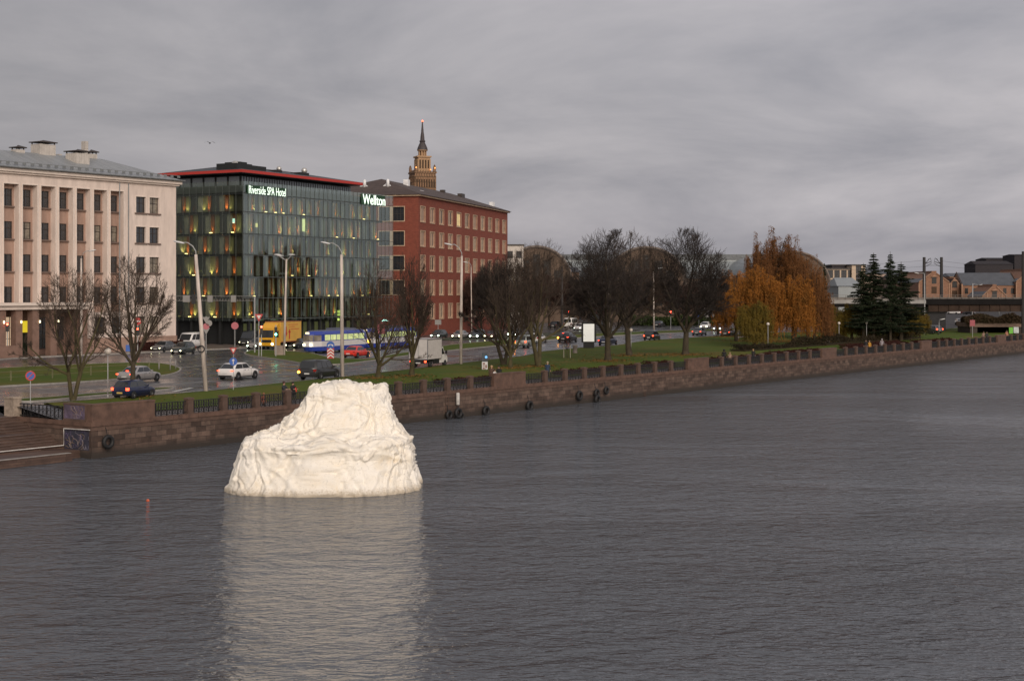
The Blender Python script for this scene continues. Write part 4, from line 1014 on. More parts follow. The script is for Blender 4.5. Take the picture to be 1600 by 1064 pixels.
# ---- market hangars
M_MST = mat('hangar_stone', (0.12,0.082,0.058), .85, var=.25, scale=.25)
M_MRF = mat('hangar_roof', (0.25,0.275,0.285), .45, var=.15, scale=.1)
M_DKW = mat('dark_window', (0.012,0.012,0.012), .35, spec=.3)
def hangar(pxc, pyt, hwpx, Y, rz, label, length=70):
    c = at(pxc, 455, Y); k = Y/F; hw = hwpx*k; ht = HC+(HY-pyt)*k-G0
    t = thing('market_hangar', label, 'market hall', (c.x,c.y,G0), rz, 'arched market halls')
    pts = [(-hw,0),(hw,0)]; n=22
    for i in range(n+1):
        a = math.pi*i/n; pts.append((hw*math.cos(a)*1.0, ht*.42+ht*.58*math.sin(a)**.8 if True else 0))
    MB().extr(pts,0,1.2).build('gable_wall', M_MST, t)
    sp = [(p[0]*.97,p[1]*.985) for p in pts]; MB().extr(sp,1.21,length).build('roof', M_MRF, t)
    rim = MB()
    for i in range(2,len(pts)-1):
        a,b_=pts[i],pts[i+1]; rim.tube([(a[0],-.1,a[1]),(b_[0],-.1,b_[1])],.45,4,False)
    rim.build('coping', mat('dark_coping',(0.16,0.13,0.11),.7), t)
    for i in (-2,-1,0,1,2):
        x = i*hw*.30; h1 = ht*(.90-.075*abs(i)**1.5); w=hw*.10
        o = MB().box(x-w,x+w,-.12,-.01,ht*.22,h1).build('window', M_DKW, t)
        q = MB(); q.box(x-w-.5,x-w-.05,-.5,-.01,ht*.15,h1+.6); q.box(x+w+.05,x+w+.5,-.5,-.01,ht*.15,h1+.6); q.build('pilaster', M_MST, t)
    q = MB(); q.box(-hw*1.1,hw*1.1,-3,-.6,0,ht*.16); q.build('entrance_block', M_MST, t)
hangar(1010,387,62,400,R(4),'arched stone market hall seen through the middle group of trees')
hangar(838,386,56,400,R(4),'arched stone market hall just right of the red office block')
hangar(1238,394,60,430,R(4),'arched market hall mostly hidden behind the orange trees')
c = at(1010,455,470)
t = thing('long_market_hall', 'long grey metal roofed hall rising behind the arched market gables', 'market hall', (c.x,c.y,G0), 0)
kk=470/F; hh = HC+(HY-398)*kk-G0
MB().box(-170*kk,210*kk,0,30,0,hh*.62).build('wall', M_MST, t)
MB().face([(-170*kk,0,hh*.62),(210*kk,0,hh*.62),(210*kk,9,hh*.9),(-170*kk,9,hh*.9)]).face([(-170*kk,9,hh*.9),(210*kk,9,hh*.9),(210*kk,9.2,hh),(-170*kk,9.2,hh)]).face([(-170*kk,9.2,hh),(210*kk,9.2,hh),(210*kk,30,hh),(-170*kk,30,hh)]).build('roof', M_MRF, t)
MB().box(-170*kk,210*kk,8.8,9.0,hh*.93,hh+.3).build('clerestory', mat('dark_clerestory',(0.10,0.11,0.12),.4), t)
def simple_house(name, px0, px1, pyt, Y, dp, wm, label, cat='building', rz=0, rise=0, rm=None, wins=(0,0), wsz=(1.4,1.8), glass=None, pyb=None, lit=()):
    c = at(px0,455,Y); k=Y/F; w=(px1-px0)*k; h=HC+(HY-pyt)*k-G0
    t = thing(name, label, cat, (c.x,c.y,G0), rz)
    nx, nz = wins; hs=[]
    zlo = (HC+(HY-(pyb or 455))*k-G0) if pyb else 1.5
    if nx: 
        for i in range(nx):
            for j in range(nz):
                x = w*(i+.5)/nx; z = zlo+(h-zlo)*(j+.5)/nz; hs.append((x-wsz[0]/2,x+wsz[0]/2,z-wsz[1]/2,z+wsz[1]/2))
    mb=MB(); wall(mb,0,w,0,h,hs,0,.3); mb.box(0,w,.32,dp,0,h-.01); mb.build('wall', wm, t)
    for n_,(a,b_,z0,z1) in enumerate(hs): window(t,(a+b_)/2,z0,b_-a,z1-z0,.1,M_FRD,(LIT_G if n_ in lit else (glass or GLASS_D)),(1,0))
    if rise:
        q=MB(); q.face([(-.4,-.4,h),(w+.4,-.4,h),(w-.5,dp/2,h+rise),(.5,dp/2,h+rise)]); q.face([(w+.4,-.4,h),(w+.4,dp+.4,h),(w-.5,dp/2,h+rise)]); q.face([(w+.4,dp+.4,h),(-.4,dp+.4,h),(.5,dp/2,h+rise),(w-.5,dp/2,h+rise)]); q.face([(-.4,dp+.4,h),(-.4,-.4,h),(.5,dp/2,h+rise)]); q.build('roof', rm, t)
    else: MB().box(-.2,w+.2,-.2,dp+.2,h,h+.35).build('roof', rm or M_FRD, t)
    return t, w, h
LIT_G = mat('lit_room_glass', (.4,.35,.2),.4,emit=(.9,.95,.4),es=.6)
M_SLT = mat('slate_roof', (0.075,0.082,0.095), .55, var=.2, scale=.4); M_DKR = mat('dark_tile_roof', (0.040,0.036,0.040), .85, spec=.2, var=.2)
M_BEI = mat('beige_render', (0.50,0.39,0.29), .85, var=.15, scale=.3)
simple_house('white_building', 790, 818, 384, 380, 12, mat('white_render',(0.55,0.50,0.45),.8,var=.15), 'small cream white building top showing right of the red block', 'building', 0, 0, None, (2,4))
simple_house('apartment_building', 1292, 1345, 421, 440, 20, M_BEI, 'cream apartment block with dark rooftop floor and a lit room, right of the orange trees', 'building', 0, 0, None, (5,4), (1.6,2.4), pyb=480, lit=(0,5))
simple_house('rooftop_pavilion', 1300, 1332, 415, 446, 10, M_DKR, 'dark rooftop storey above the cream apartment block', 'pavilion')
simple_house('apartment_building', 1331, 1352, 415, 439, 18, M_BEI, 'taller cream stair wing beside the dark rooftop storey', 'building', 0, 0, None, (1,5), (1.6,2.4), pyb=480)
simple_house('glass_canopy_building', 1310, 1345, 447, 380, 15, M_MRF, 'low slanted glass roofed building behind the rail bridge left of the spruces', 'building', 0, 2.2, M_MRF)
M_BRK = brick_mat('orange_brick', (0.21,0.105,0.062), (0.28,0.145,0.088), (0.16,0.09,0.06), .5, .16, ('XY','Z'), stain=.2, bumpd=.005)
M_BRL = mat('light_brick_trim', (0.31,0.185,0.12), .8, var=.2)
def gable_house(px0, px1, pye, pyp, Y, dp, label, roofm=M_SLT, wy=None, rz=0.0):
    k=Y/F; c=at(px0,455,Y); w=(px1-px0)*k; h=HC+(HY-pye)*k-G0; hp=HC+(HY-pyp)*k-G0
    t=thing('brick_warehouse', label, 'warehouse', (c.x,c.y,G0), rz, 'orange brick warehouses behind the rail bridge')
    MB().extr([(0,0),(w,0),(w,h),(w*.58,hp-.3),(w*.58,hp+.7),(w*.42,hp+.7),(w*.42,hp-.3),(0,h)],0,dp).build('wall', M_BRK, t)
    q=MB(); o_=.5; q.face([(-.3,-o_*0+.6,h-.1),(w/2,.6,hp+.25),(w/2,dp+.5,hp+.25),(-.3,dp+.5,h-.1)]); q.face([(w/2,.6,hp+.25),(w+.3,.6,h-.1),(w+.3,dp+.5,h-.1),(w/2,dp+.5,hp+.25)]); q.build('roof', roofm, t)
    q=MB()
    for (a,b_) in (((0,h),(w*.42,hp-.3)),((w*.58,hp-.3),(w,h))): q.tube([(a[0],-.1,a[1]),(b_[0],-.1,b_[1])],.28,4)
    for x in (0,w*.2,w*.8,w): q.box(x-.22,x+.22,-.22,-.005,0,h+(hp-h)*(1-abs(x-w/2)/(w/2))-.3)
    q.build('gable_trim', M_BRL, t)
    zc=h+(hp-h)*.28
    o=MB().box(w/2-1.0,w/2+1.0,-.1,-.02,zc-1.8,zc+.9).build('window', M_DKW, t)
    MB().extr([(w/2-1.5,zc+1.1),(w/2+1.5,zc+1.1),(w/2,zc+1.9)],-.7,-.01).build('hood', M_BRL, t)
    MB().box(w/2-1.1,w/2+1.1,-.1,-.02,zc-6,zc-3.1).build('door', M_OCD, t)
    return t
gable_house(1436,1483,441,426,640,50,'orange brick warehouse gable left of the dark catenary mast pair')
gable_house(1483,1500,446,436,655,28,'narrow brick warehouse with dark roof between the two gabled ones',M_DKR)
gable_house(1535,1573,463,447,622,20,'low small brick gable in front of the wide slate roof')
gable_house(1588,1640,440,422,650,40,'brick warehouse at the far right edge with pale chimney')
# wide slate-roofed warehouse
k=652/F; c=at(1504,455,652)
t=thing('brick_warehouse','wide brick warehouse with a big blue-grey slate roof on the right','warehouse',(c.x,c.y,G0),0,'orange brick warehouses behind the rail bridge')
w=(1588-1504)*k; h=HC+(HY-446)*k-G0; hp=HC+(HY-426)*k-G0
MB().box(0,w,0,18,0,h).build('wall',M_BRK,t)
MB().face([(-.3,-.4,h),(w+.3,-.4,h),(w+.3,9,hp),(-.3,9,hp)]).face([(w+.3,18.4,h),(-.3,18.4,h),(-.3,9,hp),(w+.3,9,hp)]).build('roof',M_SLT,t)
for x in (-.6,w): MB().face([(x+.6,-.4,0),(x+.6,-.4,h+.3),(x+.6,9,hp+.6),(x+.6,18,h+.3),(x+.6,18,0)]).box(x,x+.6,-.5,.4,0,h+.6).build('end_gable',M_BRL,t)
for i in range(7): MB().box(w*(i+.5)/7-.7,w*(i+.5)/7+.7,-.1,-.01,h-3.6,h-1.2).build('window',M_DKW,t)
simple_house('modern_building', 1524, 1583, 413, 820, 20, M_DKR, 'long low black roofed modern block above the slate roof', 'building', 0, 2.0, M_DKR, (12,1), (2.5,1.4))
simple_house('modern_building', 1541, 1590, 405, 860, 20, M_DKR, 'upper black block with two pale skylights', 'building', 0, 1.0, M_DKR, (4,1), (2.5,1.2))
simple_house('modern_building', 1585, 1640, 399, 830, 20, M_DKR, 'tallest black roof block at the right edge of the picture', 'building', 0, .8, M_DKR)
simple_house('town_house', 1395, 1436, 433, 760, 20, mat('grey_brown_render',(0.20,0.16,0.14),.85,var=.25), 'dull grey-brown house row behind the right spruce', 'building', 0, 2.4, M_SLT, (5,3))
simple_house('town_house', 1484, 1530, 432, 770, 20, mat('ochre_render',(0.33,0.22,0.16),.85,var=.25), 'ochre house top between the two warehouse roofs', 'building', 0, 1.8, M_SLT, (5,3))
simple_house('town_house', 1345, 1400, 428, 780, 20, mat('pinkish_render',(0.36,0.27,0.22),.85,var=.25), 'pinkish house row seen between the two spruces', 'building', 0, 2.6, M_SLT, (6,3))
simple_house('grey_shed', 1100, 1160, 440, 430, 14, mat('grey_render',(0.22,0.21,0.21),.8,var=.2), 'grey flat building between the bare tree and the orange trees', 'building', 0, 0, None, (6,2))
simple_house('town_house', 870, 905, 425, 440, 14, mat('brown_render',(0.19,0.12,0.085),.85,var=.25), 'brown low house under the grey market roof', 'building', 0, 1.5, M_SLT, (4,2))

# ---- railway bridge
YB = 306; kb = YB/F
def bz(py): return HC+(HY-py)*kb
def bx_(px): return (px-800)*kb
t = thing('rail_bridge', 'dark steel railway bridge crossing the river on the right', 'bridge', (0,YB,0))
M_STL = mat('dark_girder', (0.012,0.011,0.011), .9, spec=.15, var=.3, scale=.5); M_RST = mat('rusty_girder', (0.048,0.032,0.024), .9, spec=.15, var=.4, scale=.4); M_CON = mat('bridge_concrete', (0.30,0.29,0.28), .7, var=.25, scale=.4)
xa, xm, xe = bx_(1230), bx_(1447), bx_(1760)
MB().box(xa,xm-.01,0,12,bz(474.5),bz(469)).build('concrete_deck', M_CON, t)
mb=MB(); mb.box(xm,xe,0,12,bz(476),bz(467)).box(xa,xm-.02,.3,12,bz(480),bz(474.6)); mb.build('girder', M_STL, t)
mb=MB(); mb.box(xm+.5,xe,.4,.7,bz(487),bz(476)-.01).box(xm+.5,xe,11,11.4,bz(487),bz(476)-.01)
x=xm+.6
while x<xe: mb.box(x,x+.12,.22,.4,bz(487),bz(476)-.01); x+=2.1
mb.build('lower_girder', M_RST, t)
mb=MB(); mb.box(xa,xe,.05,.12,bz(461.5),bz(461)); mb.box(xa,xe,.05,.12,bz(464.4),bz(464)); x=xa
while x<xe: mb.box(x,x+.07,.04,.13,bz(467)-.2,bz(461)); x+=1.5
mb.box(xa,xe,.3,.36,bz(469)+.02,bz(465)); mb.build('parapet_rail', mat('rail_grey',(0.16,0.14,0.125),.6), t)
mb=MB(); mb.box(bx_(1447),bx_(1480),1,11,0,bz(489)); mb.box(bx_(1443),bx_(1482),.7,11.3,bz(489)+.001,bz(485.5)); mb.build('pier', mat('dark_pier',(0.02,0.02,0.022),.8,var=.3), t)
for px in (1296,1345,1392): MB().box(bx_(px),bx_(px+8),2,10,0,bz(480)-.01).build('pier', M_CON, t)
mb=MB(); mb.box(bx_(1640),bx_(1665),1,11,-2,bz(487)); mb.build('pier', M_RST, t)
# catenary masts
M_MAST = mat('mast_steel', (0.03,0.027,0.027), .6)
def mast(px, pyt, pyb, Y, sgn, label, m=M_MAST, r=.38, zb=None, arm=True):
    b_ = at(px,pyb,Y) if zb is None else Vector((at(px,455,Y).x,Y,zb)); z1 = at(px,pyt,Y).z-b_.z
    t = thing('catenary_mast', label, 'mast', b_, 0, 'masts carrying the overhead wires')
    MB().lathe([(r,0),(r*.8,z1)],(0,0,0),8).build('pole', m, t)
    if arm:
        mb=MB(); mb.tube([(0,0,z1-1.4),(sgn*1.5,0,z1-.9),(sgn*1.3,0,z1-.2),(sgn*.8,0,z1-.5)],.07,4).tube([(0,0,z1-.4*4),(sgn*1.1,0,z1-.3)],.06,4).tube([(0,0,z1-2.1),(sgn*1.6,0,z1-1.2)],.05,4); mb.build('bracket', m, t)
    return t, b_.z+z1
mast(1444,402,466,YB+3,1,'left dark mast of the pair standing on the rail bridge'); mast(1471,402,466,YB+3,-1,'right dark mast of the pair standing on the rail bridge')
mast(1599,393,525,285,1,'thick dark mast at the right edge of the picture',r=.4,zb=G0,arm=False)
mast(1110,410,500,360,1,'dark mast right of the middle bare tree',zb=G0,arm=False)
mast(878,416,500,330,1,'dark mast between the two middle groups of bare trees',zb=G0,arm=False,r=.3)
mb=MB()
for (x0,y0,x1,y1,Y) in ((1150,402,1444,407,YB),(1150,411,1471,414,YB+4),(1471,408,1700,406,YB),(1444,413,1700,411,YB+4)):
    a,b_=at(x0,y0,Y),at(x1,y1,Y); mb.tube([a+(b_-a)*i/12-Vector((0,0,1.3*math.sin(math.pi*i/12))) for i in range(13)],.02,3,False)
tag(mb.build('overhead_wire', M_MAST),'thin railway contact wires strung between the dark masts','wire')

# ---- stone road bridge under the rail bridge
sb = gp(1514,517); 
YS = 292; ks = YS/F
t = thing('stone_bridge', 'low brown stone road bridge with ivy on top below the rail bridge', 'bridge', (0,YS,0))
def s_(px,py): return ((px-800)*ks, HC+(HY-py)*ks)
x0 = s_(1515,0)[0]; x1 = s_(1670,0)[0]; zt = s_(0,503.5)[1]; zu = s_(0,511)[1]
MB().box(x0,x1,0,9,zu,zt).build('deck', mat('worn_sandstone',(.15,.10,.075),.85,var=.4,scale=.5), t)
for a_,b_ in ((x0+.2,x0+1.6),(x0+9.8,x0+10.8),(x1-6,x1-1)): MB().box(a_,b_,.3,8.5,-2,zu-.01).build('pier', mat('dark_stone',(0.05,0.038,0.03),.9,var=.4,scale=.6), t)
MB().box(x0+1.6,x1,8.6,9,-1,zu-.01).build('back_wall', mat('dark_stone2',(0.03,0.024,0.02),.9,var=.4,scale=.6), t)
mb=MB(); 
for (px,w_,col) in ((1577,1.0,0),(1583,1.2,1)):
    pass
o=MB().box(s_(1576,0)[0],s_(1582,0)[0],-.3,-.15,s_(0,521)[1],s_(0,511.5)[1]).build('poster', mat('green_poster',(.12,.35,.04),.6,emit=(.2,.6,.05),es=.1), None, False, (0,YS,0)); tag(o,'bright green poster under the stone bridge','poster')
o=MB().box(s_(1583,0)[0],s_(1591,0)[0],-.3,-.15,s_(0,520.5)[1],s_(0,511)[1]).build('poster', mat('white_poster',(.45,.48,.48),.6,var=.5), None, False, (0,YS,0)); tag(o,'pale grey white poster under the stone bridge','poster')
# ================================================================== TREES
M_BARK = mat('bark', (0.050,0.038,0.022), .9, var=.4, scale=2, bump=.5, bscale=14)
M_BARKG = mat('mossy_bark', (0.062,0.050,0.020), .9, var=.45, scale=1.2, bump=.5, bscale=14)
M_TWIG = mat('twigs', (0.050,0.034,0.024), .95, var=.2); M_TWIGR = mat('reddish_twigs', (0.058,0.030,0.022), .95, var=.2); M_TWIGB = mat('dark_twigs', (0.030,0.022,0.018), .95, var=.2)
def rot_dir(d, ang, az):
    a = Vector((0,0,1)) if abs(d.z) < .95 else Vector((1,0,0)); e = d.cross(a).normalized(); g = d.cross(e)
    return (d*math.cos(ang) + (e*math.cos(az)+g*math.sin(az))*math.sin(ang)).normalized()
def bare_tree(seed, H_, r0, stems=1, fork=.28, spread=.62, up=.16, dens=1.0, wid=1.0, bark=M_BARK, twig=M_TWIG, levels=4, rmin=.0115, env=.29):
    rg = random.Random(seed); tr = MB(); cr = MB()
    zc_ = H_*.60; rz_ = H_*.41; rx_ = H_*env
    def inside(p):
        k = .93+.14*noise.noise(Vector((p.x*.5,p.y*.5,p.z*.5+seed)))*2
        return (p.x*p.x+p.y*p.y)/(rx_*rx_)+((p.z-zc_)/rz_)**2 < k
    def clamp(p, d, L_):
        for _ in range(7):
            e = p+d*L_+Vector((0,0,L_*.05))
            if inside(e) or e.z < zc_*.7 and (p.x*p.x+p.y*p.y) < rx_*rx_*.8: return L_
            L_ *= .8
        return L_
    def seg(mb, p, d, L_, r, r1, n, k, wob, upf):
        pts=[p.copy()]; q=p.copy(); dd=d.copy()
        for i in range(n):
            dd=(dd+Vector((rg.uniform(-1,1),rg.uniform(-1,1),rg.uniform(-1,1)))*wob+Vector((0,0,upf))).normalized(); q=q+dd*(L_/n); pts.append(q.copy())
        mb.tube(pts,[r+(r1-r)*i/n for i in range(n+1)],k,False); return pts, dd
    def branch(p, d, L_, r, lv):
        L_ = max(.22, clamp(p, d, L_*1.12))
        if lv == 0:
            seg(cr,p,d,L_,r,rmin*.6,2,3,.16,up*.35); return
        n = 5 if lv >= 3 else 4
        r1 = max(rmin, r*.42); mb = tr if lv >= 4 else cr
        pts, dd = seg(mb,p,d,L_,r,r1,n,(7 if lv>=4 else (5 if lv==3 else 3)),.15,up*(.45 if lv>=3 else .25))
        nc = {4:6,3:6,2:6,1:5}[min(lv,4)]*dens; nc = max(3,int(nc+rg.random()))
        for i in range(nc):
            f = .22+.78*(i+rg.random()*.6)/nc; f=min(f,.98); x=f*n; j=min(n-1,int(x)); w=x-j
            q = pts[j]*(1-w)+pts[j+1]*w; t = (pts[j+1]-pts[j]).normalized()
            c = rot_dir(t, spread*(.8+rg.random()*.75), rg.random()*6.28); c.z += up*(.5 if lv>2 else .12); c.normalize()
            rr = (r+(r1-r)*f)*.62
            branch(q, c, L_*(.62 if lv>1 else .5)*(1.1-f*.45)*(.8+.4*rg.random()), max(rmin,rr), lv-1)
        branch(pts[-1], dd, L_*.6, max(rmin,r1*.9), lv-1)
    for s in range(stems):
        a = s*6.28/stems+rg.random(); d0 = Vector((math.cos(a)*.22*(stems>1),math.sin(a)*.22*(stems>1),1)).normalized()
        Lt = H_*fork; pts, dd = seg(tr,Vector((d0.x*r0,d0.y*r0,-.2)),d0,Lt,r0*(1.0 if stems==1 else .8),r0*.72,4,9,.05,.02)
        nl = 7 if stems==1 else 4
        for i in range(nl):
            ang = (.38+.55*rg.random())*wid if i else .08
            ang = ang if i else .06; c = rot_dir(dd, ang, i*1.047*1.0+rg.random()*.5 if stems==1 else i*2.4+rg.random()*.6); 
            q = pts[-1] if i < 3 else pts[-2]*.4+pts[-1]*.6
            branch(q, c, H_*(.40 if i else .46)*(.85+.3*rg.random()), r0*.46, levels)
    # root flare
    tr.tube([(0,0,-.25),(0,0,.15),(0,0,.6)],[r0*1.45,r0*1.15,r0*.95],9,False)
    return tr.build('trunk', bark, data_only=True, smooth=True), cr.build('crown', twig, data_only=True)
def put_tree(meshes, px, py, pytop, label, group='bare winter trees along the embankment', name='bare_tree', rz=None, wx=1.0, base=None):
    b_ = base or gp(px,py); h = HC+(HY-pytop)*b_.y/F-b_.z
    zm = meshes[2]; s = h/zm
    t = thing(name, label, 'tree', b_, random.uniform(0,6.28) if rz is None else rz, group)
    t.scale = (s*wx,s*wx,s); link('trunk', meshes[0], t); link('crown', meshes[1], t); return t
def mk(*a, **k):
    m = bare_tree(*a, **k); zs_ = sorted([v.co.z for v in m[1].vertices]); return (m[0], m[1], zs_[int(len(zs_)*.9985)])
TA = mk(1, 13, .28, 2, .24, .62, .18, .66, 1.0, M_BARKG, M_TWIG, env=.30)
TB = mk(2, 13, .30, 1, .26, .62, .18, .72, 1.05, M_BARK, M_TWIG, env=.30)
TC = mk(3, 13, .32, 1, .13, .60, .20, .68, 1.0, M_BARKG, M_TWIG, env=.27)
TD = mk(44, 14, .34, 1, .20, .60, .16, .98, 1.15, M_BARK, M_TWIGB, rmin=.013, env=.32)
TE = mk(5, 14, .34, 2, .2, .58, .18, .90, 1.1, M_BARK, M_TWIGB, rmin=.014, env=.30)
TF = mk(6, 10, .18, 1, .22, .62, .16, .95, 1.15, M_BARK, M_TWIGR, rmin=.016, env=.36)
TG = mk(8, 15, .34, 1, .16, .46, .30, .74, .6, M_BARKG, M_TWIG, env=.17)
put_tree(TA,114,628,414,'forked mossy bare tree right behind the stair corner',rz=.6,wx=.88)
put_tree(TB,207,625,398,'single stemmed bare tree in front of the silver sedan',rz=2.0,wx=.92)
put_tree(TF,143,548,418,'dark crooked bare tree close to the pale building behind the forked one',rz=1.0,wx=.9)
put_tree(TC,591,597,404,'mossy many-stemmed bare tree just right of the red sedan',rz=.3,wx=1.0)
put_tree(TG,643,592,392,'narrow upright bare tree beside the white box truck',rz=1.3,wx=.95)
put_tree(TE,787,571,398,'left bare tree of the pair behind the info pillar',rz=2.6,wx=.9)
put_tree(TC,797,582,392,'slim forked bare tree right of the info pillar',rz=1.9,wx=.85)
put_tree(TA,841,578,376,'forked bare tree behind the walker in the blue jacket',rz=3.9,wx=1.0)
put_tree(TD,950,571,360,'broad bare tree right of the white billboard',rz=.9,wx=1.08)
put_tree(TB,983,557,362,'bare tree beside the globe lamp in the middle group',rz=4.1,wx=1.1)
put_tree(TD,1071,563,357,'big round-crowned bare tree standing alone on the lawn',rz=3.3,wx=1.12)
put_tree(TF,467,505,418,'dark bare tree before the glass hotel, left one',rz=.2); put_tree(TF,510,508,414,'dark bare tree before the glass hotel, right one',rz=2.2)
put_tree(TF,700,518,438,'small bare tree before the red block, nearest the hotel',rz=.6,wx=1.1); put_tree(TF,728,518,425,'bare tree behind the tall concrete lamp post',rz=3.0,wx=1.15); put_tree(TF,752,519,428,'bare tree before the right half of the red block',rz=4.5,wx=1.15); put_tree(TE,771,520,408,'dark bare tree at the right corner of the red block',rz=5,wx=.95)
put_tree(TB,815,520,412,'bare tree behind the light van',rz=5.5,wx=1.1); put_tree(TF,858,512,428,'reddish bare tree left of the thin middle mast',rz=1.5,wx=1.3); put_tree(TF,895,512,432,'reddish bare tree behind the white billboard',rz=2.8,wx=1.3); put_tree(TF,920,512,440,'low reddish bare tree between billboard and broad tree',rz=.4,wx=1.3)
for px,pt,lb in ((938,442,'just right of the billboard'),(972,436,'behind the globe lamp trunk'),(1042,434,'in front of the right half of the market gable'),(1068,446,'behind the lone round tree trunk'),(1098,440,'right of the lone round tree')): put_tree(TF,px,507,pt,'distant reddish bare tree '+lb,rz=px*.7,wx=1.45)
put_tree(TF,1015,508,420,'bare tree in front of the market gable',rz=.9,wx=1.2); put_tree(TF,1150,520,430,'twiggy brown tree overlapping the left side of the orange trees',rz=3.7,wx=1.2); put_tree(TE,1122,522,445,'low dark bare tree left of the orange trees',rz=1.1,wx=1.1)

# ---- leafy trees
def leaf_mat(name, cols, rough=.75):
    m = bpy.data.materials.new(name); N,L = nodes(m); b=N['Principled BSDF']; b.inputs['Roughness'].default_value=rough; b.inputs['Specular IOR Level'].default_value=.15
    t=N.new('ShaderNodeTexCoord'); n=N.new('ShaderNodeTexNoise'); n.inputs['Scale'].default_value=.22; n.inputs['Detail'].default_value=8; n.inputs['Roughness'].default_value=.75; L.new(t.outputs['Object'],n.inputs['Vector'])
    r=N.new('ShaderNodeValToRGB'); L.new(n.outputs['Fac'],r.inputs[0]); e=r.color_ramp.elements
    e[0].position=.3; e[0].color=(*cols[0],1); e[1].position=.7; e[1].color=(*cols[-1],1)
    for i,c in enumerate(cols[1:-1]): x=e.new(.3+.4*(i+1)/(len(cols)-1)); x.color=(*c,1)
    L.new(r.outputs[0],b.inputs['Base Color']); return m
L_OR = leaf_mat('orange_leaves', [(0.070,0.045,0.014),(0.30,0.115,0.021),(0.20,0.100,0.020)])
L_BR = leaf_mat('russet_leaves', [(0.085,0.042,0.024),(0.17,0.072,0.024),(0.13,0.062,0.028)])
L_YG = leaf_mat('yellow_green_leaves', [(0.050,0.048,0.012),(0.14,0.095,0.016),(0.10,0.080,0.02)])
L_DG = leaf_mat('dark_needles', [(0.010,0.016,0.010),(0.020,0.030,0.014),(0.028,0.038,0.018)])
L_BG = leaf_mat('blue_needles', [(0.025,0.038,0.035),(0.045,0.06,0.055)])
def weeping(seed, H_, Rr, nl, ns, m, leaf=(.20,.07), bare=0.0, droop=.9, hang=.45, low=.12):
    """trunk with arching limbs and hanging leafy strands"""
    rg=random.Random(seed); tr=MB(); cr=MB()
    tr.tube([(0,0,-.3),(.1,0,H_*.22),(.05,.1,H_*.5)],[.42,.34,.2],8,False)
    tips=[]
    for i in range(nl):
        f=rg.random(); z0=H_*(.18+.35*f); a=rg.random()*6.28; rr=Rr*math.sqrt(rg.random())*(1.0-.45*f*0)
        # crown envelope: rounded dome
        z1=H_*(.32+.68*math.sqrt(max(0,1-(rr/Rr)**2)))*(.80+.20*rg.random())
        if rg.random()<.55: z1*=(.35+.6*rg.random())
        p0=Vector((.1*math.cos(a),.1*math.sin(a),z0)); p2=Vector((rr*math.cos(a),rr*math.sin(a),z1)); p1=(p0+p2)/2+Vector((0,0,(z1-z0)*.22))-Vector((math.cos(a),math.sin(a),0))*rr*.15
        pts=[p0*(1-k)**2+p1*2*k*(1-k)+p2*k*k for k in (0,.2,.4,.6,.8,1)]
        tr.tube(pts,[.11,.09,.07,.055,.04,.025],4,False); tips.append((pts,a))
    for i in range(ns):
        pts,a=rg.choice(tips); k=.45+.55*rg.random(); x=k*5; j=min(4,int(x)); q=pts[j]*(1-x+j)+pts[j+1]*(x-j)
        a2=a+rg.uniform(-1.3,1.3); out=Vector((math.cos(a2),math.sin(a2),.5*rg.random()))*rg.uniform(.3,1.5)*(Rr/6)
        q1=q+out; Lh=H_*hang*rg.uniform(.25,1.0)*(.4+.6*q.z/H_); zend=max(H_*low,q1.z-Lh)
        q2=Vector((q1.x+rg.uniform(-.4,.4),q1.y+rg.uniform(-.4,.4),zend)); mid=q1+Vector((out.x*.2,out.y*.2,-abs(q1.z-zend)*.2))
        strand=[q,q1,mid,q2]; cr.mat(M_TWIGR) if False else None
        cr.tube(strand,[.02,.016,.013,.009],3,False)
        if rg.random()<bare: continue
        Ls=(q1-mid).length+(mid-q2).length; n=int(Ls*11)+3
        for w in range(n):
            f=w/n; P=(q1*(1-f)+mid*f) if f<.3 else (mid*(1-(f-.3)/.7)+q2*((f-.3)/.7))
            P=P+Vector((rg.gauss(0,.12),rg.gauss(0,.12),rg.gauss(0,.08)))
            d=Vector((rg.uniform(-1,1),rg.uniform(-1,1),-1.2)).normalized()*leaf[0]; e=Vector((rg.uniform(-1,1),rg.uniform(-1,1),rg.uniform(-.6,.6))).normalized()*leaf[1]
            cr.face([P-e,P+d-e*.3,P+d*1.1+e*.3,P+e])
    return tr.build('trunk', M_BARK, data_only=True, smooth=True), cr.build('crown', m, data_only=True)
def put_leafy(ms, Hm, px, py, pytop, wx, label, name='autumn_tree', group=None, rz=None, base=None):
    b_=base or gp(px,py); h=HC+(HY-pytop)*b_.y/F-b_.z; s=h/Hm
    t=thing(name,label,'tree',b_,rz if rz is not None else random.random()*6,group); t.scale=(wx,wx,s); link('trunk',ms[0],t); link('crown',ms[1],t); return t
WA=weeping(11,16,4.4,85,2300,L_BR,(.15,.05),.10,hang=.30,low=.2)
WB_=weeping(12,11,4.8,90,1700,L_OR,(.15,.055),.10,hang=.36,low=.05)
WC_=weeping(13,9,4.2,50,1500,L_YG,(.17,.06),0,hang=.4,low=.03)
WD_=weeping(14,13,4.6,70,1500,L_BR,(.15,.055),.35,hang=.4)
put_leafy(WA,16,1212,526,351,1.0,'tallest russet weeping birch with a thin top above the orange crowns')
put_leafy(WA,16,1185,528,360,.62,'left top of the birch group, thin russet crown',rz=2)
put_leafy(WA,16,1243,527,366,.66,'right shoulder of the birch group, brownish crown over the market roof',rz=4.4)
put_leafy(WD_,13,1262,530,388,.80,'brown weeping tree on the right side of the orange group',rz=1)
put_leafy(WB_,11,1150,534,405,.80,'orange weeping tree on the left of the birch group',rz=1)
put_leafy(WB_,11,1192,541,396,.84,'bright orange willow in the front of the group behind the globe lamp',rz=2.5)
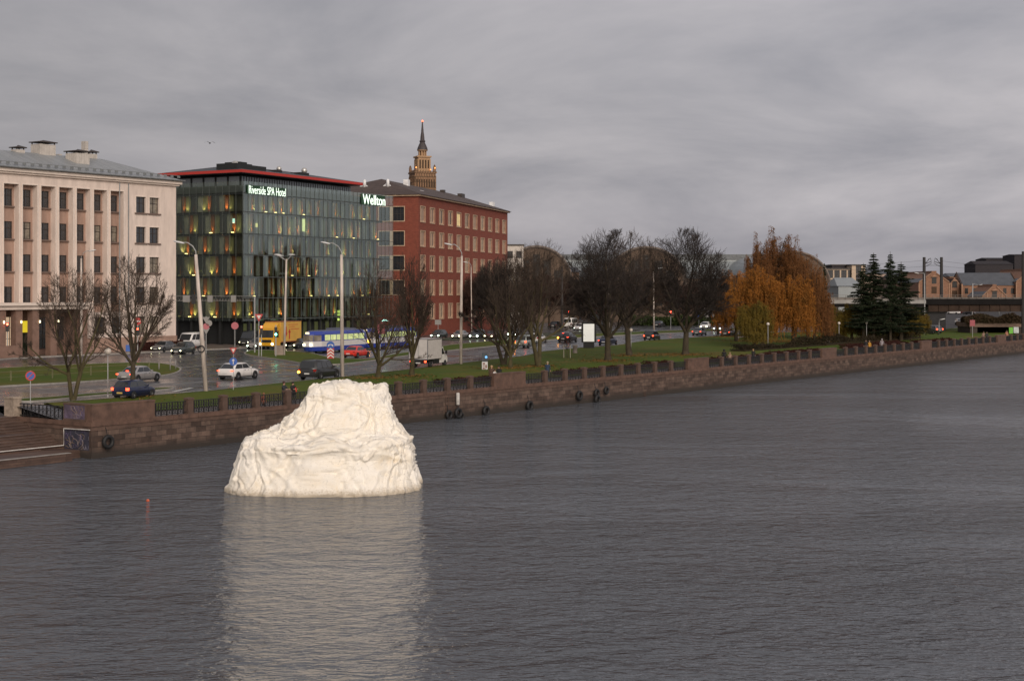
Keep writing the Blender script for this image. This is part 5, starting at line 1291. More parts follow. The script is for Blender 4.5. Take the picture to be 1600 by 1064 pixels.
put_leafy(WB_,11,1240,541,412,.80,'orange willow right of the globe lamp, front of the group',rz=4)
put_leafy(WD_,13,1272,540,408,.62,'small reddish brown tree at the right foot of the orange group',rz=5)
put_leafy(WC_,9,1180,543,462,.70,'low yellow-green tree under the orange willow',rz=3)
for i,(px,py,pt,w,lb) in enumerate(((1306,533,470,.66,'yellow-green tree left of the spruces, beside the orange group'),(1331,533,467,.66,'dark green and yellow tree between two globe lamps'),(1354,532,470,.60,'yellow-green tree behind the walkers'),(1380,532,469,.62,'golden green tree below the left spruce'),(1421,530,473,.60,'olive tree right of the spruces'),(1437,528,482,.46,'small olive tree before the bridge pier'),(1404,531,474,.56,'olive tree under the right spruce'))):
    put_leafy(WC_,9,px,py,pt,w,lb,'shrubby_tree','yellow-green trees in front of the rail bridge',rz=i*1.3)
def spruce(seed, H_, Rr, m=L_DG, bare=.28, dens=1.0, pine=False):
    rg=random.Random(seed); tr=MB(); cr=MB(); tr.tube([(0,0,-.2),(0,0,H_*.5),(0,0,H_)],[.28,.2,.03],7,False)
    z=H_*bare
    while z<H_*.99:
        f=(z-H_*bare)/(H_*(1-bare)); rad=Rr*(1-f)**.8*(1.0 if not pine else (.6+.8*rg.random()))
        for k in range(rg.choice((4,5,6))):
            a=rg.random()*6.28; L_=rad*rg.uniform(.55,1.12); 
            if L_<.2: L_=.2
            d=Vector((math.cos(a),math.sin(a),0)); sag=L_*rg.uniform(.12,.38)
            pts=[Vector((0,0,z)),Vector((0,0,z))+d*L_*.5-Vector((0,0,sag*.6)),Vector((0,0,z))+d*L_-Vector((0,0,sag*.7))]
            tr.tube(pts,[.05,.035,.015],4,False)
            n=int((62*L_+14)*dens)
            for i in range(n):
                t=.12+.88*rg.random(); P=(pts[0]*(1-2*t)+pts[1]*2*t) if t<.5 else (pts[1]*(2-2*t)+pts[2]*(2*t-1))
                w=.42*(1.15-t)*min(1,L_/1.5)+.08; side=Vector((-d.y,d.x,0)); P=P+side*rg.gauss(0,w*.75)+Vector((0,0,-abs(rg.gauss(0,w*.55))))
                e=(side*rg.uniform(-1,1)+d*rg.uniform(.2,1)+Vector((0,0,rg.uniform(-.7,.1)))).normalized()*rg.uniform(.18,.40); g=Vector((rg.uniform(-1,1),rg.uniform(-1,1),rg.uniform(-1,1))).normalized()*.06
                cr.face([P-g,P+e-g*.4,P+e+g*.4,P+g])
        z+=H_*.022*rg.uniform(.7,1.3)
    return tr.build('trunk', M_BARK, data_only=True, smooth=True), cr.build('crown', m, data_only=True)
SA=spruce(31,18,3.6,pine=True,bare=.2,dens=.85); SB=spruce(32,18,3.9,pine=True,bare=.16,dens=.8); SC=spruce(33,5,1.6,L_BG,.06)
SPG='conifers in front of the rail bridge'
put_leafy(SA,18,1365,534,395,1.15,'tall dark spruce, left of the two tallest conifers','spruce',SPG,.5)
put_leafy(SA,18,1349,534,411,.92,'slimmer spruce on the left of the conifer group','spruce',SPG,2.5)
put_leafy(SB,18,1391,534,393,.85,'dark conifer with a sparse pointed top','spruce',SPG,1.2)
put_leafy(SB,18,1408,534,409,1.30,'widest dark conifer at the right of the group','spruce',SPG,3.3)
put_leafy(SC,5,1394,531,503,.75,'small blue spruce below the dark conifers','spruce',SPG,1)
put_leafy(SC,5,1364,532,508,.55,'tiny blue-grey spruce left of the blue spruce','spruce',SPG,2)
put_leafy(SA,18,1288,520,410,.35,'thin dark spruce tip poking out right of the orange trees','spruce',SPG,4)
# young tree in a guard
yt = mk(9, 4.0, .05, 1, .40, .7, .1, .55, 1.0, M_BARK, M_TWIGR, 3, .008)
y_ = put_tree(yt,886,560,518,'thin young tree tied to white stakes in front of the black car',None,'young_tree',rz=1)
b_=gp(886,560); t=thing('tree_stake_frame','pair of pale stakes guarding the thin young tree','stakes',b_)
mb=MB()
for x in (-.4,.4): mb.tube([(x,0,0),(x,0,1.7)],.05,5)
mb.box(-.4,.4,-.02,.02,1.5,1.6); mb.build('stake', mat('pale_wood',(.45,.40,.32),.8), t)

# low red hedges and the ivy: leafy ground cover in long clumps
M_HDG = leaf_mat('hedge_leaves', [(0.022,0.009,0.008),(0.045,0.015,0.012),(0.03,0.016,0.010)])
M_DHG = leaf_mat('shrub_leaves', [(0.014,0.012,0.008),(0.035,0.026,0.014),(0.022,0.022,0.010)])
def hedge(s0, s1, t0, w, h, label, m=M_HDG, zb=None, name='hedge', seed=1):
    rg=random.Random(seed); mb=MB(); n=int((s1-s0)*w*150)
    mb.box(s0+.1,s1-.1,t0+.1,t0+w-.1,(zb if zb is not None else gz(t0))-.1,(zb if zb is not None else gz(t0))+h*(.2 if m is M_DHG else .5))
    for i in range(n):
        s=rg.uniform(s0,s1); t=t0+rg.uniform(0,w); hh=h*.75*max(.25,(.8+.3*noise.noise(Vector((s*.8,t,seed)))+(.9*noise.noise(Vector((s*.16,t*.3,seed+.5))) if m is M_DHG else 0))); z=(zb if zb is not None else gz(t))+hh*rg.random()**.5
        P=Vector((s,t,z)); e=Vector((rg.uniform(-1,1),rg.uniform(-1,1),rg.uniform(-1,1))).normalized()*.11; g=Vector((rg.uniform(-1,1),rg.uniform(-1,1),rg.uniform(-1,1))).normalized()*.06
        mb.face([P-g,P+e,P+g,P-e])
    return qobj(name, mb, m, label, 'hedge')
def S(px, t=3.8): return sq(px,t)
hedge(S(690),S(806),3.7,1.3,.75,'low dark red hedge behind the info pillar',seed=1); hedge(S(876),S(1008),3.7,1.2,.8,'low red hedge behind the railing below the broad bare trees',seed=2)
hedge(S(1014),S(1056),3.7,1.4,1.0,'short red hedge left of the lone round bare tree',seed=3); hedge(S(1110),S(1212),3.7,1.4,.9,'long dark hedge behind the dark-clothed walkers',seed=4)
hedge(S(1215),S(1300),4.2,1.8,.8,'dark hedge under the orange willows',seed=5); hedge(S(1335),S(1428),4.2,2.2,1.1,'dark red hedge below the spruces',seed=6); hedge(S(1442),S(1500),4.0,2.0,.9,'red hedge in front of the bridge pier',seed=7)
hedge(S(1165,9),S(1290,9),9,2.4,1.5,'dark shrub bank under the orange and russet trees',M_DHG,seed=11); hedge(S(1292,9),S(1440,9),9,2.4,1.9,'dark shrub bank behind the yellow-green trees',M_DHG,seed=12)
hedge(S(372),S(408),3.7,.9,.5,'tiny reddish bush patch behind the railing left of the white rock',seed=8)
rg=random.Random(31); mb=MB()
a_=gp(985,509); b_=gp(1128,509)
for i in range(9000):
    f=rg.random(); P=a_+(b_-a_)*f; P=P+Vector((rg.gauss(0,.8),rg.gauss(0,1.5),0)); P.z=G0+2.6*rg.random()**.6*(.7+.6*noise.noise(Vector((f*22,0,0)))); e=Vector((rg.uniform(-1,1),rg.uniform(-1,1),rg.uniform(-1,1))).normalized()*.3; g=Vector((rg.uniform(-1,1),rg.uniform(-1,1),rg.uniform(-1,1))).normalized()*.2; mb.face([P-g,P+e,P+g,P-e])
tag(mb.build('hedge', leaf_mat('bank_leaves',[(0.012,0.020,0.008),(0.030,0.045,0.012),(0.020,0.028,0.010)])),'dark green bushes along the street in front of the market gable','hedge')
rg=random.Random(77); mb=MB(); x0=s_(1513,0)[0]; x1=s_(1660,0)[0]
L_IV = leaf_mat('ivy_leaves', [(0.020,0.020,0.009),(0.055,0.036,0.020),(0.03,0.028,0.012)])
for i in range(26000):
    x=rg.uniform(x0-.8,x1); y=rg.uniform(-.6,2.5); top=zt+.7+1.5*max(0,noise.noise(Vector((x*.22,y*.3,0)))+.3)*(1 if y>.3 else .5); z=rg.uniform(zt-.05 if y<.0 else zt, top)
    P=Vector((x,y+YS,z)); e=Vector((rg.uniform(-1,1),rg.uniform(-1,1),rg.uniform(-1,1))).normalized()*.22; g=Vector((rg.uniform(-1,1),rg.uniform(-1,1),rg.uniform(-1,1))).normalized()*.1; mb.face([P-g,P+e,P+g,P-e])
o=mb.build('ivy', L_IV); tag(o,'brown and green ivy hanging over the stone bridge','ivy'); o['kind']='stuff'
# dark hedge and plinth at the pale building
mb=MB(); rg=random.Random(5)
for i in range(9000):
    x=rg.uniform(-9,-.3); y=rg.uniform(-2.0,-.5); z=rg.uniform(.1,1.5)*(.8+.3*noise.noise(Vector((x,y,0)))); P=Vector((x,y,z)); e=Vector((rg.uniform(-1,1),rg.uniform(-1,1),rg.uniform(-1,1))).normalized()*.13; g=Vector((rg.uniform(-1,1),rg.uniform(-1,1),rg.uniform(-1,1))).normalized()*.07; mb.face([P-g,P+e,P+g,P-e])
mb.box(-8.9,-.4,-1.9,-.6,0,1.1); o=mb.build('hedge', M_HDG); o.location=W.O; o.rotation_euler.z=math.pi/2-W.a; tag(o,'dark red hedge along the foot of the pale building','hedge')
# ================================================================== VEHICLES
M_TINT = mat('car_glass', (0.02,0.023,0.026), .06, var=0, spec=1.0)
M_BLK = mat('black_trim', (0.012,0.012,0.013), .5, var=0); M_RIM = mat('alloy_rim', (0.35,0.35,0.36), .35, metal=.7, var=0)
M_PLATE = mat('number_plate', (0.6,0.6,0.58), .5, var=0)
M_HEAD = mat('headlight_on', (1,1,.9),.2,var=0,emit=(1,.93,.55),es=5); M_HEADG = mat('headlight_cool', (1,1,.9),.2,var=0,emit=(.80,1,.78),es=5); M_HEADO = mat('headlight_off', (.5,.5,.5),.1,var=0,spec=1)
M_TAIL = mat('taillight_on', (1,.05,.02),.3,var=0,emit=(1,.07,.025),es=3); M_TAILO = mat('taillight_off', (.28,.015,.01),.2,var=0)
M_AMB = mat('indicator_on', (1,.4,.02),.3,var=0,emit=(1,.42,.03),es=8)
def paint(name, c, metal=0.0): 
    m = mat('paint_'+name, c, .28, metal, var=.06, scale=1.2); m.node_tree.nodes['Principled BSDF'].inputs['Coat Weight'].default_value=.5; return m
def wheel(par, x, y, r=.32, w=.22, rim=M_RIM, out_=1):
    mb=MB().mat(M_RUB); mb.lathe([(r*.62,-w/2),(r*.93,-w/2),(r,-w*.3),(r,w*.3),(r*.93,w/2),(r*.62,w/2)],(0,0,0),18,'y')
    o=mb.build('wheel',None,par,True,(x,y,r))
    q=MB(); 
    q.lathe([(r*.10,-w*.5-.004),(r*.16,-w*.5-.02),(r*.16,-w*.35),(r*.60,-w*.30),(r*.60,w*.30),(r*.16,w*.35),(r*.16,w*.5+.02),(r*.10,w*.5+.004)],(0,0,0),14,'y')
    for sd in (-1,1):
        for k in range(5):
            a=k*2*math.pi/5; c,s=math.cos(a),math.sin(a); u_=Vector((c,0,s)); n_=Vector((-s,0,c)); y0=sd*(w*.5)
            p=[u_*r*.1-n_*.05,u_*r*.62-n_*.03,u_*r*.62+n_*.03,u_*r*.1+n_*.05]; q.face([(a_.x,y0,a_.z) for a_ in (p if sd<0 else p[::-1])])
    q.build('rim', rim, o)
    return o
def bevel(o, w):
    bm=bmesh.new(); bm.from_mesh(o.data); bmesh.ops.bevel(bm, geom=[e for e in bm.edges if len(e.link_faces)==2 and e.calc_face_angle(0)>.3], offset=w, segments=2, affect='EDGES', clamp_overlap=True); bm.to_mesh(o.data); bm.free()
    o.data.polygons.foreach_set('use_smooth',[True]*len(o.data.polygons)); o.data.update()
KIND = {
 # L, W, H, stations (x, zlow, ztop, halfw factor), cabin: belt x rear/front, roof x rear/front, belt z, roof half width, pillars
 'sedan': dict(L=4.7,W=1.82,H=1.46,st=[(-1,.45,.80,.80),(-.97,.30,.93,.92),(-.80,.22,.98,.99),(-.62,.20,.97,1),(0,.19,.93,1),(.32,.19,.92,1),(.62,.20,.84,.99),(.86,.22,.74,.94),(.97,.28,.64,.84),(1,.36,.54,.74)],cab=(-.76,.40,-.42,.12),belt=.92,rw=.70,pil=(-.20,)),
 'hatch': dict(L=3.9,W=1.68,H=1.48,st=[(-1,.40,.78,.84),(-.97,.28,.95,.94),(-.80,.22,.99,1),(0,.19,.94,1),(.35,.19,.92,1),(.66,.20,.86,.98),(.90,.24,.72,.90),(.98,.30,.58,.80),(1,.38,.50,.74)],cab=(-.97,.46,-.74,.10),belt=.93,rw=.72,pil=(-.28,)),
 'suv': dict(L=4.45,W=1.85,H=1.58,st=[(-1,.48,.86,.84),(-.975,.32,1.02,.94),(-.80,.27,1.07,1),(0,.26,1.02,1),(.36,.26,1.01,1),(.66,.27,.96,.99),(.90,.30,.84,.93),(.98,.36,.70,.85),(1,.44,.60,.78)],cab=(-.93,.42,-.62,.12),belt=1.03,rw=.72,pil=(-.22,)),
 'mpv': dict(L=4.75,W=1.95,H=1.78,st=[(-1,.46,.86,.86),(-.98,.30,1.04,.96),(-.80,.26,1.08,1),(0,.24,1.05,1),(.40,.24,1.03,1),(.68,.25,.96,.98),(.90,.28,.80,.90),(.98,.34,.66,.80),(1,.42,.56,.74)],cab=(-.99,.52,-.88,.18),belt=1.05,rw=.80,pil=(-.45,-.02)),
 'van': dict(L=5.4,W=2.0,H=2.35,st=[(-1,.46,.95,.95),(-.99,.36,1.22,.99),(-.80,.32,1.25,1),(0,.30,1.25,1),(.55,.30,1.25,1),(.78,.32,1.18,.99),(.92,.34,1.0,.92),(.98,.38,.82,.85),(1,.46,.62,.8)],cab=(-.995,.74,-.975,.42),belt=1.25,rw=.90,pil=(-.35,.18)),
}
def make_car(kind, col, label, px, py, ang, head=M_HEADO, tail=M_TAILO, lights='', group='cars on the embankment road', name='parked_car', wscale=1.0, plate=M_PLATE, base=None, cat='car', glow=1.0, rack=False, detail=True):
    K=KIND[kind]; L_,W_,H_=K['L']/2,K['W']/2,K['H']
    p=base or gp(px,py); t=thing(name,label,cat,p,ang,group)
    if wscale!=1: t.scale=(wscale,)*3
    mb=MB().mat(col); n=11; b0=0
    for (x,zl,zt,hw) in K['st']:
        hw*=W_; zm=zl+(zt-zl)*.5
        half=[(0,zl),(hw*.80,zl),(hw*.955,zl+.06),(hw,zm),(hw*.985,zl+(zt-zl)*.80),(hw*.93,zt-.03),(hw*.80,zt),(0,zt+.025)]
        ring=half+[(-y,z) for y,z in half[-2:0:-1]]
        for y,z in ring: mb.v.append((x*L_,y,z))
    m_=len(ring); ns_=len(K['st'])
    for i in range(ns_-1):
        for j in range(m_): mb.f.append((i*m_+j,i*m_+(j+1)%m_,(i+1)*m_+(j+1)%m_,(i+1)*m_+j)); mb.m.append(0)
    mb.f.append(tuple(range(m_-1,-1,-1))); mb.m.append(0); mb.f.append(tuple((ns_-1)*m_+j for j in range(m_))); mb.m.append(0)
    body=mb.build('body',None,t,True)
    # cabin
    xr,xf,rr,rf=[v*L_ for v in K['cab']]; zb=K['belt']-.02; wb=W_*.90; wt=W_*K['rw']; zr=H_
    mb=MB().mat(col)
    rows=[(zb,xr,xf,wb),(zb+(zr-zb)*.86,rr+(xr-rr)*.10,rf+(xf-rf)*.12,wt*1.03),(zr-.02,rr+.05,rf-.06,wt*.92),(zr+.015,rr+.35,rf-.35,wt*.6)]
    for (z,a,b_,w) in rows: mb.v+= [(a,-w,z),(b_,-w,z),(b_,w,z),(a,w,z)]
    for i in range(3):
        for j in range(4): mb.f.append((i*4+j,i*4+(j+1)%4,(i+1)*4+(j+1)%4,(i+1)*4+j)); mb.m.append(0)
    mb.f.append((12,13,14,15)); mb.m.append(0); cabn=mb.build('roof',None,t); bevel(cabn,.07)
    # glass laid on the cabin faces
    def pt(side,u,v):
        z0,a0,b0_,w0=rows[0]; z1,a1,b1,w1=rows[1]; z=z0+(z1-z0)*v; a=a0+(a1-a0)*v; b_=b0_+(b1-b0_)*v; w=w0+(w1-w0)*v; o=.012
        if side in(-1,1): return (a+(b_-a)*u, side*(w+o), z)
        if side=='f': return (b_+o,-w+2*w*u,z)
        return (a-o,-w+2*w*u,z)
    xs=[.07]+[ (p_*L_-xr)/(xf-xr) for p_ in K['pil']]+[.93]
    if kind=='van' and cat=='van' and tail is None: pass
    for sd in (-1,1):
        g=MB()
        for a,b_ in zip(xs,xs[1:]):
            q=[pt(sd,a+.012,.10),pt(sd,b_-.012,.10),pt(sd,b_-.012,.93),pt(sd,a+.012,.93)]; g.face(q if sd<0 else q[::-1])
        g.build('side_window',M_TINT,t)
    g=MB().face([pt('f',.05,.06),pt('f',.95,.06),pt('f',.93,.95),pt('f',.07,.95)]); g.build('windscreen',M_TINT,t)
    g=MB().face([pt('r',.95,.12),pt('r',.05,.12),pt('r',.08,.92),pt('r',.92,.92)]); g.build('rear_window',M_TINT,t)
    r=.33 if kind in('sedan','hatch') else (.35 if kind!='van' else .36)
    if kind=='hatch': r=.29
    for sx in (-.62,.62):
        for sd in (-1,1):
            MB().lathe([(r*1.16,-.006),(r*1.16,.006)],(sx*L_,sd*(W_*.995),r+.02),18,'y').build('wheel_arch',M_BLK,t); wheel(t,sx*L_,sd*(W_-.085),r)
    zt_b=K['st'][1][2]; zf=K['st'][-2][2]
    # lamps
    if kind in ('mpv','van','hatch'): tz0,tz1=zt_b-.30,zt_b-.02; 
    else: tz0,tz1=zt_b-.24,zt_b-.08
    for sd in (-1,1):
        a,b_=sorted((sd*W_*.70,sd*W_*.95)); o=MB().box(-L_-.015,-L_+.16,a,b_,tz0+.05,tz1-.02).build('taillight',(M_TAIL if tail is None else tail),t)
        z0=zf-.12; rr_=.105*glow
        h_=MB().ball((L_*.965,sd*W_*.68,z0),rr_,7,.75).build('headlight',head,t,True)
    if 'b' in lights: MB().box(-L_*.80 if kind=='sedan' else -L_*.93,-L_*.78 if kind=='sedan' else -L_*.91,-.14,.14,zr-.42 if kind=='sedan' else zr-.13,zr-.36 if kind=='sedan' else zr-.08).build('brake_light',M_TAIL,t)
    if 'l' in lights: MB().ball((-L_-.02,W_*.85,tz0),.12,6).build('indicator',M_AMB,t,True)
    MB().box(-L_-.03,-L_+.02,-.26,.26,tz0-.20,tz0-.08).build('number_plate',plate,t)
    MB().box(L_-.05,L_+.02,-.26,.26,zf-.26,zf-.16).build('number_plate',M_PLATE,t)
    MB().box(L_*.95,L_+.005,-W_*.45,W_*.45,zf-.15,zf-.05).build('grille',M_BLK,t)
    MB().box(-L_-.01,-L_+.1,-W_*.78,W_*.78,K['st'][1][1],K['st'][1][1]+.13).build('bumper',M_BLK,t); MB().box(L_-.08,L_+.012,-W_*.6,W_*.6,K['st'][-1][1]-.06,K['st'][-1][1]+.02).build('bumper',M_BLK,t)
    for sd in (-1,1):
        a_,b_=sorted((sd*(wb+.02),sd*(wb+.16))); MB().box(xf-.35,xf-.2,a_,b_,zb+.02,zb+.17).build('mirror',col,t)
        a_,b_=sorted((sd*W_*.97,sd*W_*1.003)); MB().box(-L_*.45,L_*.42,a_,b_,K['st'][4][1],K['st'][4][1]+.07).build('side_skirt',M_BLK,t)
    mb=MB()
    for xx in (K['pil'][0]*L_, xf*.82):
        for sd in (-1,1): mb.box(xx-.006,xx+.006,sd*W_*1.0-.004,sd*W_*1.0+.004,.35,K['belt']-.05)
    for sd in (-1,1):
        for xx in (K['pil'][0]*L_+.12, xf*.2): MB().box(xx,xx+.18,sd*(W_*.99)-.012,sd*(W_*.99)+.012,K['belt']-.16,K['belt']-.12).build('door_handle',M_BLK,t)
    mb.build('door_line',M_BLK,t)
    if rack:
        for sd in (-1,1): MB().tube([(rr+.2,sd*wt*.85,zr+.06),(rf-.3,sd*wt*.85,zr+.06)],.02,4).build('roof_rail',M_BLK,t)
    return t
OUT = R(90-21.5); IN = R(270-17)
P_SIL=paint('silver',(.42,.40,.39),.5); P_NAVY=paint('navy',(.008,.013,.045)); P_WHITE=paint('white',(.72,.70,.68)); P_DGR=paint('dark_grey',(.035,.036,.038),.3); P_RED=paint('red',(.62,.035,.02))
P_GGR=paint('green_grey',(.055,.068,.068),.3); P_BLK=paint('black',(.012,.012,.014)); P_GRY=paint('grey',(.13,.135,.14),.3); P_LGR=paint('light_green_grey',(.34,.37,.34),.3); P_YEL=paint('yellow',(.70,.36,.02)); P_MAR=paint('maroon',(.10,.015,.012))
make_car('sedan',P_SIL,'silver sedan braking at the grass island, red lights on',218,596,OUT,M_HEADO,None,'b',name='silver_sedan')
make_car('hatch',P_NAVY,'small navy blue hatchback behind the single stemmed bare tree',210,624,OUT,M_HEADO,None,'',name='blue_hatchback',plate=mat('yellow_plate',(.6,.42,.12),.5,var=0),wscale=.97)
make_car('suv',P_WHITE,'white crossover car passing the blue arrow sign',373,592,OUT-.05,M_HEADO,None,'',name='white_suv',rack=True)
make_car('mpv',P_DGR,'dark grey minivan with gold-lit tailgate beside the lamp post',500,592,OUT-.02,M_HEADO,M_TAILO,'l',name='dark_minivan',rack=True,wscale=1.03)
make_car('sedan',P_RED,'bright red sedan in front of the blue and white tram',557,558.5,OUT+.02,M_HEADO,M_TAILO,'',name='red_sedan')
make_car('hatch',P_GGR,'green grey hatchback with yellow headlights turning before the white minibus',286,553,IN+.06,M_HEAD,M_TAILO,name='green_hatchback',wscale=1.08)
make_car('van',P_WHITE,'white minibus with dark windows behind the leaning lamp post',298,545,IN+.05,M_HEADO,M_TAILO,name='white_minibus',cat='minibus')
make_car('sedan',P_GRY,'grey car with lit headlights half hidden by the minibus',256,549,IN+.02,M_HEAD,M_TAILO,name='grey_car')
make_car('van',P_DGR,'dark grey delivery van with lit headlights before the hotel door',393,541,IN+.02,M_HEAD,M_TAILO,name='dark_van',cat='van',wscale=1.0)
make_car('hatch',P_SIL,'silver hatchback with bright cool headlights beside the yellow truck',404,545,IN-.05,M_HEADG,M_TAILO,name='silver_hatchback',glow=1.3,wscale=1.08)
make_car('sedan',P_DGR,'dark sedan with headlights between the yellow truck and the tram',464,544,IN,M_HEAD,M_TAILO,name='dark_sedan',glow=1.2)
make_car('suv',P_GGR,'dark suv with cool headlights behind the white box truck',686,529,IN,M_HEADG,M_TAILO,name='dark_suv',glow=1.6)
make_car('sedan',P_SIL,'silver sedan in the oncoming queue before the red block',719,529,IN,M_HEAD,M_TAILO,name='queued_sedan',glow=1.6)
make_car('hatch',P_GGR,'dark hatchback with greenish headlights in the oncoming queue',746,529,IN,M_HEADG,M_TAILO,name='queued_hatchback',glow=1.6,wscale=1.1)
make_car('sedan',P_MAR,'maroon car with yellow headlights at the end of the queue',769,529,IN,M_HEAD,M_TAILO,name='queued_sedan',glow=1.5)
make_car('sedan',P_GGR,'car with cool headlights seen between the two tree trunks',805,526,IN,M_HEADG,M_TAILO,name='queued_sedan',glow=1.7)
make_car('mpv',P_LGR,'pale green grey van driving away with orange blinker',822,543,OUT,M_HEADO,None,'l',name='pale_van',cat='van',wscale=1.04)
make_car('hatch',P_WHITE,'white hatchback ahead of the pale van',840,536,OUT,M_HEADO,M_TAILO,name='white_hatchback',wscale=1.1)
make_car('suv',P_BLK,'black suv braking with three red lights left of the billboard',887,535,OUT,M_HEADO,None,'bl',name='black_suv',wscale=1.05,glow=1)
make_car('sedan',P_NAVY,'dark blue car right behind the billboard with a red light',950,539,OUT,M_HEADO,None,name='navy_sedan')
make_car('mpv',P_BLK,'black and white police-like minivan right of the globe lamp',1019,532,OUT,M_HEADO,None,name='black_minivan',wscale=.95)
make_car('sedan',P_BLK,'black sedan parked beyond the black minivan',1030,511,OUT,M_HEADO,M_TAILO,name='far_black_sedan')
make_car('sedan',P_GRY,'dark car right of the lone bare tree trunk',1093,524,OUT,M_HEADO,None,name='far_dark_sedan')
make_car('suv',P_DGR,'dark car with one red tail light left of the orange willow',1137,526,OUT,M_HEADO,None,name='far_dark_suv')
make_car('suv',P_WHITE,'white car with bright lights beyond the lone bare tree',1102,514,IN,M_HEAD,M_TAILO,name='far_white_suv',glow=1.6)
make_car('sedan',P_SIL,'silver car with lights beside the far white one',1123,517,IN,M_HEADG,M_TAILO,name='far_silver_sedan',glow=1.6)
make_car('suv',P_DGR,'dark parked suv behind the middle trees',869,513,OUT,M_HEADO,M_TAILO,name='far_suv'); make_car('van',P_WHITE,'white parked van behind the middle trees',893,513,OUT,M_HEADO,M_TAILO,name='far_van',cat='van')
make_car('sedan',P_WHITE,'white car parked beside the far white van',906,516,IN,M_HEADG,M_TAILO,name='far_sedan')
make_car('hatch',P_GRY,'grey car with red tail lights under the rail bridge',1456,521,OUT+.9,M_HEADO,None,name='bridge_hatchback',wscale=1.1)
make_car('suv',P_SIL,'car with two bright headlights coming from under the bridge',1500,508,IN+.2,M_HEADG,M_TAILO,name='bridge_suv',glow=2.0)
make_car('sedan',P_WHITE,'white car parked far beyond the bridge pier',1490,491,OUT+1.2,M_HEADO,M_TAILO,name='distant_white_sedan'); make_car('sedan',P_MAR,'red car parked far beyond the bridge',1504,490.5,OUT+1.2,M_HEADO,M_TAILO,name='distant_red_sedan'); make_car('suv',P_BLK,'black car parked far beyond the bridge',1514,491.5,OUT+1.2,M_HEADO,M_TAILO,name='distant_black_suv')

# box truck (white), seen from behind
def box_truck(label, px, py, ang, cabc, boxc, head, tail, name, s=1.0, boxh=3.0, L_=4.3, base=None):
    t=thing(name,label,'truck',base or gp(px,py),ang); t.scale=(s,)*3
    bm_=MB().box(-3.2,-3.2+L_,-1.1,1.1,.95,boxh).build('cargo_box',boxc,t)
    mb=MB()
    for x in (-3.21,-3.2+L_-.06):
        for y in (-1.12,1.05): mb.box(x,x+.08,y,y+.07,.93,boxh+.02)
    mb.box(-3.22,-3.14,-1.1,1.1,boxh-.06,boxh+.02).box(-3.22,-3.14,-1.1,1.1,.90,1.0).box(-3.215,-3.19,-.02,.02,1.0,boxh); mb.box(-3.2,-3.2+L_,-1.115,-1.1,boxh-.12,boxh).box(-3.2,-3.2+L_,1.1,1.115,boxh-.12,boxh)
    mb.build('box_frame',M_RIM,bm_)
    x0=-3.2+L_+.12
    c=MB(); c.extr([(x0,.45),(x0+1.75,.45),(x0+1.85,.75),(x0+1.7,1.15),(x0+1.05,1.38),(x0+.55,2.15),(x0,2.2)],-.96,.96); c.build('cab',cabc,t)
    MB().face([(x0+1.06,-.85,1.42),(x0+1.06,.85,1.42),(x0+.60,.80,2.1),(x0+.60,-.80,2.1)]).build('windscreen',M_TINT,t)
    for sd in (-1,1):
        MB().extr([(x0+.15,1.35),(x0+.95,1.35),(x0+.52,2.0),(x0+.15,2.03)],sd*.965-.005,sd*.965+.005).build('side_window',M_TINT,t)
        MB().box(x0+.75,x0+.95,sd*1.22-.08,sd*1.22+.08,1.4,1.75).build('mirror',M_BLK,t)
        for x in (-2.0,x0+1.1): wheel(t,x,sd*.88,.36,.24)
        MB().box(-3.26,-3.2,sd*.85-.12,sd*.85+.12,.62,.80).build('taillight',tail,t); MB().ball((x0+1.78,sd*.75,.80),.11,7).build('headlight',head,t,True)
    MB().box(-3.2,x0+.2,-.45,.45,.55,.93).box(-3.24,-3.12,-1.0,1.0,.50,.62).box(-1.3,.2,-1.0,-.9,.4,.85).build('chassis',M_BLK,t)
    MB().box(-3.29,-3.25,-.26,.26,.5,.62).build('number_plate',M_PLATE,t)
    return t
box_truck('white box truck seen from behind between the mossy trees',672,573,OUT+.02,P_WHITE,mat('white_box_panel',(.55,.52,.50),.5,var=.10,scale=2),M_HEADO,M_TAIL,'box_truck',1.0,3.15,3.9)
# yellow lorry
M_YB=mat('yellow_box_panel',(.62,.36,.07),.5,var=.12,scale=1); ya=IN-.01
t=thing('yellow_lorry','big yellow lorry with red arrows on its box, headlights on','truck',gp(440,545),ya)
bx=MB().box(-3.9,2.7,-1.25,1.25,1.0,3.9).build('cargo_box',M_YB,t); MB().box(-3.92,2.72,-1.27,1.27,3.9,3.98).box(-3.9,2.7,1.25,1.27,1.0,1.15).build('box_frame',mat('red_brown_trim',(.25,.08,.03),.5),bx)
c=MB(); c.extr([(2.85,.5),(4.75,.5),(4.85,.9),(4.82,1.7),(4.55,2.9),(4.2,3.05),(2.85,3.05)],-1.22,1.22); c.extr([(2.85,3.06),(4.1,3.06),(3.2,3.75),(2.85,3.8)],-1.1,1.1); cab=c.build('cab',P_YEL,t)
MB().face([(4.85,-1.1,1.75),(4.85,1.1,1.75),(4.60,1.05,2.8),(4.60,-1.05,2.8)]).build('windscreen',M_TINT,t)
for sd in (-1,1):
    MB().extr([(3.4,1.75),(4.55,1.75),(4.4,2.6),(3.4,2.7)],sd*1.225-.005,sd*1.225+.005).build('side_window',M_TINT,t); MB().box(4.6,4.8,sd*1.45-.1,sd*1.45+.1,1.9,2.7).build('mirror',M_BLK,t)
    for x in (-2.6,3.8): wheel(t,x,sd*1.05,.48,.28)
    MB().ball((4.85,sd*.95,.85),.17,7).build('headlight',M_HEAD,t,True)
MB().box(4.82,4.88,-.8,.8,1.05,1.45).box(4.8,4.9,-1.2,1.2,.45,.6).box(-3.9,3,-.5,.5,.6,.98).build('chassis',M_BLK,t)
